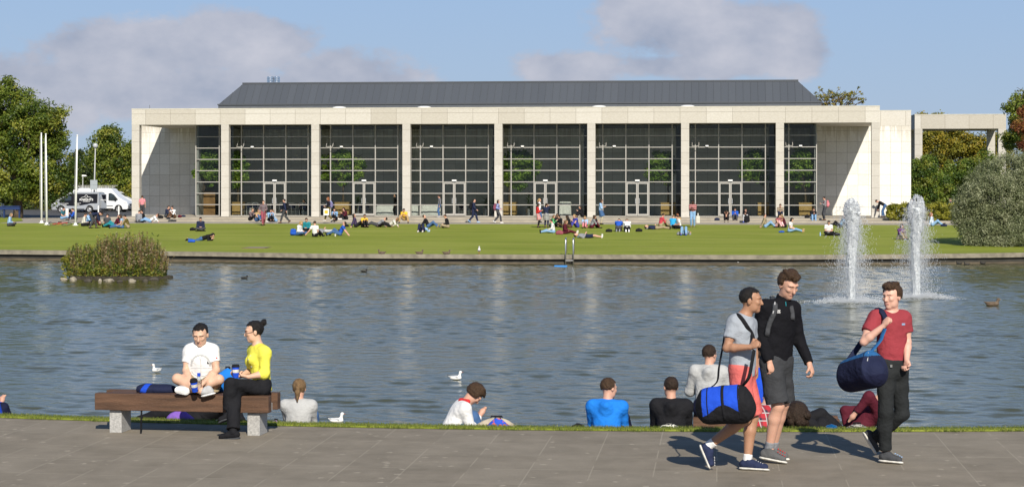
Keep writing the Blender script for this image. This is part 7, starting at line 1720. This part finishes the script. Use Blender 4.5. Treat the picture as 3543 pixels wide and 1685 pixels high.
J_ = ledge_person(2322, .45, 'edge', 90, 'man in a black hooded top with a pale grey hem sitting by the water', 'black', 'dgrey', 'dark', 'crop', s=1.06, hood=True, lean=.10, hp=.0, hy=.35, th=.024, L=(.36, .10, .40), R=(.38, -.10, .40))
t, J, p, R = J_; sdf_obj('grey_hem', [cap(J['pel']-J['tf'][2]*.03, J['pel']+J['tf'][2]*.10, 0.188, .184, flat=(J['tf'][0], 1.34), k=.02, cutb=0)], .011, cloth('jerseygrey'), t, np.zeros(3), wr=.004)
el, wr_ = J['elR'], J['wrR']; sdf_obj('grey_sleeve', [cap(el, wr_, .062, .045), cap(J['elL'], J['wrL'], .062, .045)], .011, cloth('jerseygrey'), t, np.zeros(3))
# second bench, on the lower ledge
Z_BEN = -.69
q0 = on_z(2392, 1500, Z_LEDGE); Y2 = edge_y(q0.x)+3.45; a = on_y(2398, HY, Y2); b2 = on_y(2905, HY, Y2); a.z = b2.z = Z_BEN
bench(a, b2, 0, 'brown timber bench on the lower ledge behind the walking men, people lying on it')
ledge_person(2452, 1.90, 'step', 88, 'dark haired man in a pale grey hoodie sitting on the lower bench', 'jerseygrey', 'navyp', 'dark', 'short', s=1.02, z=Z_BEN+.44, hood=True, P=(0, 0, .12), lean=.12, hp=.0, hy=-.55, th=.024, FL=(.42, .12, -.36), FR=(.44, -.12, -.36), L=(.36, .2, .30), R=(.36, -.2, .30))
PL = fabric((.42, .02, .03), 'plaid', (.03, .02, .04))
ledge_person(2612, .30, 'step', 60, 'person in a red plaid shirt and blue jeans sitting behind the walking men', PL, 'denim', 'dark', 'short', s=1.0, P=(0, 0, .14), lean=.55, hp=.5, z=Z_LEDGE+.02)
ledge_person(2636, 1.90, 'step', 90, 'person in a royal blue top on the lower bench behind the tall man', 'bagblue', 'navyp', 'dark', 'short', s=1.0, z=Z_BEN+.42, P=(0, 0, .12), lean=.25, FL=(.42, .12, -.36), FR=(.44, -.12, -.36))
ledge_person(2755, .10, 'lieb', 90, 'person with a big dark curly afro lying back by the grass edge', 'black', 'black', 'dark', 'afro', s=1.0, z=Z_LEDGE+.04, L=(-.42, .22, .56), P=(.30, 0, .12), lean=-.92)
t, J, p, R = ledge_person(2960, .28, 'lieb', 200, 'person in a maroon jumper reclining by the grass edge with one arm raised', 'maroon', 'black', 'brown', 'long', s=1.02, z=Z_LEDGE+.10, P=(.10, 0, .12), lean=-.80, eh=(-.1, 0, 1), R=(.05, -.1, .20), L=(.06, .16, .46), FL=(.84, .1, .12), FR=(.8, -.1, .3))
def edge_thing(px, dy, name, label, size, m, style='soft', z=Z_LEDGE, cat='bag', rz=0):
    r = on_z(px, 1500, -.3); Y = edge_y(r.x)+.45+dy; p = on_y(px, HY, Y); p.z = z; return blob_bag(name, p, size, m, label, style=style, cat=cat, h=.012, rz=rz)
edge_thing(2965, .02, 'bag', 'black and white swirl patterned bag at the grass edge beside the maroon jumper', (.46, .24, .40), fabric((.05, .045, .04), 'swirl', (.34, .32, .29)), z=-.26)
r = on_z(2877, 1500, -.05); p = on_y(2877, HY, edge_y(r.x)+GRASS_W-.02); b = MB(); b.lathe((0, 0, -.05), [(.0, -.02), (.07, 0), (.085, .06), (.06, .12), (0, .14)], 16); tag(b.build('foil_ball', mat('blue_foil', (.02, .20, .45), .2, metal=.7, var=.4, vscale=40), smooth=True, loc=(p.x, p.y, -.03)), 'crumpled shiny blue bundle on the grass left of the swirl patterned bag', 'bundle')
edge_thing(2315, .10, 'backpack', 'black and white patterned backpack on the grass edge behind the man in the black hood', (.46, .22, .44), fabric((.02, .02, .03), 'swirl', (.6, .58, .5)), z=-.30)
edge_thing(1722, .12, 'bag', 'beige and bright blue bag at the grass edge right of the hunched boy', (.34, .2, .50), fabric(CLOTHC['bagblue'], 'dots', (.5, .1, .12)), z=-.30); edge_thing(1718, .30, 'bag', 'rounded beige holdall behind the bright blue bag by the hunched boy', (.74, .3, .56), cloth('beige'), z=-.36)
edge_thing(1999, .10, 'cap', 'small black cap lying on the grass edge left of the bright blue hoodie', (.20, .14, .12), cloth('black'), z=-.08, cat='cap')
edge_thing(955, .10, 'bag', 'pink and lilac bag at the grass edge by the right end of the bench', (.16, .14, .30), fabric((.35, .15, .5), 'dots', (.6, .25, .35)), z=-.22)
edge_thing(512, .35, 'backpack', 'dark grey backpack at the grass edge seen under the bench', (.42, .24, .50), cloth('dgrey'), style='pack', z=-.60)
ledge_person(690, .25, 'lies', 175, 'person in black lying beyond the grass, seen under the bench', 'black', 'black', 'dark', 'short', s=1.0, z=Z_LEDGE+.22)
edge_thing(624, .02, 'bag', 'purple bundle on the grass edge seen under the bench', (.36, .2, .34), cloth((.20, .10, .42)), z=-.15)
ledge_person(-80, .40, 'edge', 60, 'person in a royal blue jacket cut off by the left border of the view', 'bagblue', 'navyp', 'dark', 'short', lean=.3)
# ---------------------------------------------------------------- birds
WF = mat('white_feather', (.78, .77, .74), .6); GF = mat('grey_feather', (.40, .41, .42), .6); BF = mat('dark_feather', (.02, .018, .015), .6); DF = mat('brown_feather', (.12, .085, .055), .7, var=.5, vscale=40, obj=True); BK = mat('beak', (.35, .06, .02), .4)
def bird(p, th, label, kind='gull', s=1.0, stand=False, cat=None):
    t = empty({'gull': 'gull', 'duck': 'duck', 'coot': 'duck'}[kind], p, D2(th), label=label, cat=cat or {'gull': 'gull', 'duck': 'duck', 'coot': 'duck'}[kind]); O = np.zeros(3); z0 = .10*s if stand else .0
    bm_, wm = {'gull': (WF, GF), 'duck': (DF, DF), 'coot': (BF, BF)}[kind]
    hx = (.12, 0, .19) if kind == 'gull' else (.13, 0, .15)
    if stand: P = [cap((-.06*s, 0, z0+.06*s), (.05*s, 0, z0+.12*s), .055*s, .060*s, k=.03), cap((.06*s, 0, z0+.13*s), (.08*s, 0, z0+.22*s), .038*s, .032*s, k=.03), ell((.09*s, 0, z0+.235*s), (.040*s, .032*s, .034*s), None, .02), cap((-.06*s, 0, z0+.06*s), (-.18*s, 0, z0+.03*s), .04*s, .012*s, k=.03)]; hd = V3(.09, 0, .235)*s+V3(0, 0, z0)
    else: P = [ell((0, 0, .045*s), (.155*s, .07*s, .062*s), None, .03), cap((-.12*s, 0, .06*s), (-.20*s, 0, .095*s), .035*s, .010*s, k=.03), cap((.10*s, 0, .06*s), V3(*hx)*s, .042*s, .030*s, k=.03), ell(V3(*hx)*s+V3(.01, 0, .008), (.040*s, .031*s, .034*s), None, .02)]; hd = V3(*hx)*s+V3(.01, 0, .008)
    sdf_obj('body', P, .009*s, bm_, t, O)
    for sd in (-1, 1):
        c = V3(-.03, sd*.055, .065)*s if not stand else V3(-.05, sd*.05, .075)*s+V3(0, 0, z0); sdf_obj('wing', [cap(c+V3(.07, 0, .0)*s, c+V3(-.13, -sd*.02, .02)*s, .034*s, .012*s, flat=((0, 1, 0), 1.7))], .008*s, wm, t, O)
        b = MB(); b.lathe(hd+V3(.018, sd*.028, .006)*s, [(.0, -.004), (.005, 0), (0, .004)], 6); b.build('eye', BF, t)
        if stand: b = MB(); b.tube([(.01*s, sd*.02*s, z0+.03*s), (.01*s, sd*.02*s, 0), (.04*s, sd*.02*s, 0)], .005*s, 5); b.build('leg', BK, t)
    b = MB(); b.tube([hd+V3(.03, 0, 0)*s, hd+V3(.075, 0, -.008)*s], [.010*s, .003*s], 6); b.build('beak', BK if kind == 'gull' else mat('pale_beak', (.3, .25, .15), .5), t)
    if kind == 'gull' and not stand: b = MB(); b.tube([(-.14*s, 0, .085*s), (-.24*s, 0, .13*s)], [.018*s, .004*s], 6); b.build('tail_tip', BF, t)
bird(on_z(542, 1285, Z_W+.01), -120, 'white gull swimming left of the man on the bench', s=.7)
bird(on_z(1577, 1312, Z_W+.01), 0, 'grey backed gull swimming alone in the middle of the lake', s=.7)
bird(on_z(1165, 1460, Z_W+.01), 10, 'grey backed gull swimming close to the near bank right of the bench', s=.66)
p = on_z(3185, 1482, 0.0); bird(Vector((p.x, edge_y(p.x)+.6, Z_LEDGE)), -110, 'white gull standing beyond the grass at the right, facing the camera', stand=True, s=1.3)
p = on_z(3080, 1484, 0.0); bird(Vector((p.x, edge_y(p.x)+GRASS_W+.3, Z_LEDGE)), 150, 'white gull half hidden by the grass beside the black jeans', stand=True)
bird(on_z(846, 965, Z_W), 0, 'small dark duck swimming right of the weedy island', 'coot', .8); bird(on_z(1260, 942, Z_W), 0, 'small dark duck swimming near the far kerb left of the middle', 'coot', .8)
bird(on_z(3318, 914, Z_W), 180, 'leftmost of three dark ducks by the far kerb at the right', 'coot', .8); bird(on_z(3345, 917, Z_W), 180, 'middle one of three dark ducks by the far kerb at the right', 'coot', .8); bird(on_z(3400, 913, Z_W), 180, 'rightmost of three dark ducks by the far kerb', 'coot', .8)
bird(on_z(3434, 1058, Z_W), 0, 'brown duck resting on the water right of the fountains', 'duck', 1.3)
for px, lb in ((1325, 'brown duck on the kerb, leftmost of three'), (1457, 'brown duck sitting on the kerb, middle of three'), (1551, 'brown duck sitting on the kerb, nearest to the white gull')):
    p = on_lawn(px, 878); bird(Vector((p.x, curb_y(p.x)+.2, lawn_z(curb_y(p.x))+.02)), 180 if px < 1400 else 0, lb, 'duck', 1.1)
p = on_lawn(1664, 878); bird(Vector((p.x, curb_y(p.x)+.2, lawn_z(curb_y(p.x))+.015)), -80, 'white gull standing on the far kerb in the middle', stand=True, s=1.05)
p = on_lawn(890, 857); b = MB(); b.box(-.62, .62, -.8, .8, -.02, .012); b.box(-.5, .5, -.7, .7, .012, .02, 1); tag(b.build('drain_cover', [mat('rust', (.16, .10, .06), .8), mat('cover_grey', (.22, .19, .16), .8)], loc=p), 'flat rectangular drain cover set in the lawn above the island', 'cover')
# ================================================================ INSIDE THE HALL
PLY = mat('plywood', (.42, .27, .10), .6, var=.12, vscale=2, stretch=(1, 1, 6))
def planter(px, Y, w, h, label, palm=False, tree_=True, seed=1, crown=None, dark=False):
    x = xz_at(px, Y); t = empty('planter', (x, Y, Z_TER+.012), label=label, cat='planter'); b = MB(); m = PLY if not dark else mat('brown_board', (.22, .12, .05), .6)
    b.box(-w/2, w/2, -w/2, w/2, .12, h); b.box(-w/2-.03, w/2+.03, -w/2-.03, w/2+.03, h, h+.05); b.build('box', m, t, bevel=.01)
    for sx in (-1, 1):
        for sy in (-1, 1): b = MB(); b.box(sx*w*.38-.05, sx*w*.38+.05, sy*w*.38-.05, sy*w*.38+.05, 0, .118); b.build('leg', m, t)
    return t
for i, (px, cpx, cpy, rx, ry, w) in enumerate(((700, 720, 580, 48, 66, 1.0), (826, 812, 590, 44, 62, .9), (1190, 1190, 580, 74, 66, 1.1), (1765, 1790, 588, 74, 68, 1.1), (2315, 2290, 580, 50, 54, 1.1), (2650, 2620, 580, 50, 54, 1.1), (2790, 2770, 585, 44, 66, 1.0))):
    Y = YG+1.15+(i % 2)*.15
    if i not in (0,): planter(px-3, Y, w, 1.0, ['', 'pale plywood planter inside the second bay at its left edge', 'pale plywood planter inside the third bay', 'pale plywood planter inside the fifth bay', 'pale plywood planter inside the sixth bay', 'pale plywood planter inside the seventh bay', 'pale plywood planter inside the last narrow bay'][i])
    k_ = 30
    lobes = [px_lobe(cpx, cpy, rx*1.15, ry*1.1, Y, 0, k_), px_lobe(cpx-rx*.5, cpy+ry*.3, rx*.6, ry*.5, Y, 0, k_), px_lobe(cpx+rx*.45, cpy-ry*.2, rx*.6, ry*.6, Y, 0, k_), px_lobe(cpx, cpy-ry*.5, rx*.7, ry*.5, Y, 0, k_)]
    base = Vector((xz_at(px-3, Y), Y, Z_TER+(1.0 if i else .05)))
    tree('fig_tree', base, lobes, 110, .36, 95, .17, IND, ['indoor fig tree behind the first narrow pane column', 'indoor fig tree at the left of the second bay', 'indoor fig tree with a wide crown in the third bay', 'indoor fig tree with a wide crown in the fifth bay', 'indoor fig tree at the right of the sixth bay', 'indoor fig tree at the right of the seventh bay', 'indoor fig tree filling the last narrow bay'][i], 50+i, .09, limbs=7, fork=.42)
def palm(px, Y, h, label, pot=True):
    x = xz_at(px, Y); t = empty('potted_palm', (x, Y, Z_TER+.012), label=label, cat='plant'); b = MB(); b.lathe((0, 0, 0), [(.22, 0), (.24, .55), (.20, .56), (.18, .5)], 20); b.build('pot', mat('steel_pot', (.5, .5, .5), .25, metal=.9), t)
    V = []; F = []; r = random.Random(int(px))
    for i in range(46):
        a = r.uniform(0, 6.28); L = r.uniform(.6, 1.1)*h*.55; z0 = .5+r.uniform(0, h*.45); p = Vector((0, 0, z0)); q = Vector((math.cos(a), math.sin(a), r.uniform(.3, 1.2))).normalized(); sd = Vector((-math.sin(a), math.cos(a), 0))*.035; b0 = len(V)
        for k in range(6): V += [p-sd*(1-k/6.5), p+sd*(1-k/6.5)]; p = p+q*L/5; q = (q+Vector((0, 0, -.25))).normalized()
        for k in range(5): F.append((b0+2*k, b0+2*k+1, b0+2*k+3, b0+2*k+2))
    mesh_obj('fronds', V, F, mat('palm_leaf', (.05, .10, .02), .5), t)
palm(1238, YG+2.0, 1.9, 'small palm in a steel pot inside the third bay'); palm(1682, YG+1.5, 1.7, 'small palm in a steel pot inside the fourth bay left of its column'); palm(1830, YG+1.5, 2.3, 'tall palm in a steel pot inside the fifth bay left of the doors')
def chair_proto():
    t = empty('banquet_chair', (0, 0, 0)); ch = mat('chrome', (.62, .62, .62), .3, metal=.6); nv = cloth('navy')
    b = MB(); b.box(-.22, .22, -.22, .22, .44, .50); b.build('seat', nv, t, bevel=.02); b = MB(); b.box(-.21, .21, .20, .25, .58, .92); b.build('backrest', nv, t, bevel=.02)
    b = MB(); b.tube([(-.22, .235, .45), (-.22, .25, .95), (-.12, .26, .99), (.12, .26, .99), (.22, .25, .95), (.22, .235, .45)], .014, 6); b.build('back_frame', ch, t)
    for sx in (-1, 1):
        for sy, k in ((-1, -.03), (1, .06)): b = MB(); b.tube([(sx*.21, sy*.2, .45), (sx*.22, sy*.2+k, 0)], .014, 6); b.build('leg', ch, t)
    return t
CH0 = chair_proto(); KM = kid_map(CH0)
spots = [(840, 1.2, 80), (862, 1.6, 200), (884, 2.4, 10), (905, 1.0, 95), (950, 1.8, 170), (978, 1.1, 20), (1003, 1.9, 200), (1022, 1.3, 60), (1044, 2.0, 190), (1058, 1.2, 20), (1112, 1.4, 200), (1226, 2.9, 20), (1250, 1.5, 190), (1272, 2.2, 30), (1598, 1.6, 185), (1610, 2.9, 30), (1268, 3.4, 100), (870, 3.6, 300)]
ORD = ['first', 'second', 'third', 'fourth', 'fifth', 'sixth', 'seventh', 'eighth', 'ninth', 'tenth', 'eleventh', 'twelfth']
spots.sort(); cnt_ = {}
for i, (px, dy, rz) in enumerate(spots):
    c = CH0 if i == 0 else copy_tree(CH0, KM); Y = YG+dy; c.location = (xz_at(px, Y), Y, Z_TER+.012); c.rotation_euler = (0, 0, D2(rz))
    bay = 'second' if px < 1080 else 'third' if px < 1400 else 'fourth'; k = cnt_.get(bay, 0); cnt_[bay] = k+1
    tag(c, f'navy chair with a chrome frame, {ORD[k]} from the left inside the {bay} bay', 'chair', 'navy banquet chairs inside the glazing')
def cloth_table(px0, px1, Y, h, label, col='white'):
    x0, x1 = xz_at(px0, Y), xz_at(px1, Y); t = empty('table', ((x0+x1)/2, Y, Z_TER+.012), label=label, cat='table'); w = (x1-x0)/2; V = []; n = 60; d = .38
    per = []
    for i in range(n):
        a = 2*math.pi*i/n; c, s_ = math.cos(a), math.sin(a); e = 6; x = w*math.copysign(abs(c)**(2/e), c); y = d*math.copysign(abs(s_)**(2/e), s_); per.append((x, y))
    V = [(x, y, h) for x, y in per]+[(x*(1.03+.03*math.sin(i*1.7)), y*(1.06+.08*math.sin(i*1.7)), .06) for i, (x, y) in enumerate(per)]
    mesh_obj('tablecloth', V, [tuple(range(n))]+[(i, i+n, (i+1) % n+n, (i+1) % n) for i in range(n)], cloth(col), t, smooth=False)
    b = MB(); b.box(-w*.9, w*.9, -d*.85, d*.85, h-.04, h-.006); b.build('tabletop', PLY, t)
    for sx in (-1, 1):
        for sy in (-1, 1): b = MB(); b.box(sx*w*.85-.02, sx*w*.85+.02, sy*d*.8-.02, sy*d*.8+.02, 0, h-.042); b.build('leg', mat('chrome', (.62, .62, .62), .3, metal=.6), t)
cloth_table(1304, 1366, YG+1.3, .78, 'white clothed table inside the third bay right of the doors'); cloth_table(1416, 1450, YG+1.2, .80, 'short white clothed table inside the fourth bay at its left edge'); cloth_table(1458, 1532, YG+1.2, .80, 'long white clothed buffet table inside the fourth bay left of the doors')
cloth_table(1936, 1976, YG+1.5, 1.10, 'tall white draped table inside the fifth bay right of the doors'); cloth_table(866, 884, YG+3.0, .8, 'white clothed table behind the chairs in the second bay, left one'); cloth_table(898, 922, YG+3.0, .8, 'white clothed table behind the chairs in the second bay, right one')
def poseur(px, label):
    Y = YG+1.6; t = empty('poseur_table', (xz_at(px, Y), Y, Z_TER+.012), label=label, cat='table'); dk = mat('table_dark', (.03, .03, .03), .5)
    b = MB(); b.lathe((0, 0, 1.05), [(.42, 0), (.42, .03)], 20); b.build('tabletop', dk, t); b = MB(); b.tube([(0, 0, .05), (0, 0, 1.05)], .035, 8); b.build('stem', dk, t); b = MB(); b.bar((-.38, 0, .04), (.38, 0, .04), .05); b.bar((0, -.38, .04), (0, .38, .04), .049); b.build('foot', dk, t)
poseur(2155, 'dark high table inside the sixth bay left of the doors'); poseur(2481, 'dark high table inside the seventh bay left of the doors')
b = MB(); Y = YG+1.6; b.box(xz_at(702, Y), xz_at(744, Y), Y, Y+.08, Z_TER+.02, zat(722, 666, Y)); tag(b.build('folded_tables', mat('folded_wood', (.26, .14, .055), .6, var=.2, vscale=2), bevel=.01), 'brown folded table tops stacked upright behind the first glazing', 'table tops')
b = MB(); Y = YG+1.2; x = xz_at(1348, Y); b.box(x-.2, x+.2, Y-.1, Y+.1, Z_TER+.02, Z_TER+.22); tag(b.build('storage_box', cloth('cyan'), bevel=.01), 'bright blue plastic box under the white table in the third bay', 'box')

# bicycle lying on the lawn, blue frame under the big tree
def bicycle():
    p = on_lawn(206, 783); t = empty('bicycle', p+Vector((0, 0, .04)), D2(-8), label='red and black bicycle lying on the grass right of the two close flagpoles', cat='bicycle'); RD_ = mat('bike_red', (.45, .03, .02), .4); BKM = mat('bike_black', (.02, .02, .02), .6)
    def W_(x, y): return Vector((x, y*.92, .10+y*.22))
    for x in (-.52, .52):
        b = MB(); b.tube([W_(x+.33*math.cos(a), .33*math.sin(a)) for a in np.linspace(0, 2*math.pi, 25)], .018, 6); w = b.build('wheel', BKM, t); b = MB()
        for k in range(10): a = k*.628; b.bar(W_(x, 0), W_(x+.32*math.cos(a), .32*math.sin(a)), .004)
        b.build('spokes', mat('chrome', (.62, .62, .62), .3, metal=.6), w)
    b = MB()
    for q in (((-.52, 0), (-.10, -.05)), ((-.10, -.05), (-.20, .45)), ((-.20, .45), (-.52, 0)), ((-.10, -.05), (.38, .38)), ((-.18, .42), (.36, .46)), ((.36, .48), (.52, 0))): b.bar(W_(*q[0]), W_(*q[1]), .03)
    b.build('frame', RD_, t); b = MB(); b.tube([W_(.36, .46)+Vector((0, 0, -.02)), W_(.38, .60), W_(.38, .60)+Vector((.05, -.05, .25))], .014, 6); b.build('handlebar', BKM, t); b = MB(); b.bar(W_(-.33, .52), W_(-.10, .52), .06, .10); b.build('saddle', BKM, t)
bicycle()
Yb = 150; x0, x1 = xz_at(-40, Yb), xz_at(70, Yb); t = empty('picnic_bench', ((x0+x1)/2, Yb, Z_FP), label='blue painted frame in the shade under the big tree at the far left', cat='bench'); BL = mat('blue_paint', (.012, .03, .11), .5); w = (x1-x0)/2
b = MB(); b.box(-w, w, -.2, .2, .92, 1.0); b.box(-w, w, -.16, -.1, .70, .90); b.build('board', BL, t, bevel=.01)
for x in (-w+.06, 0, w-.06): b = MB(); b.box(x-.05, x+.05, -.08, .08, 0, .918); b.build('leg', BL, t)
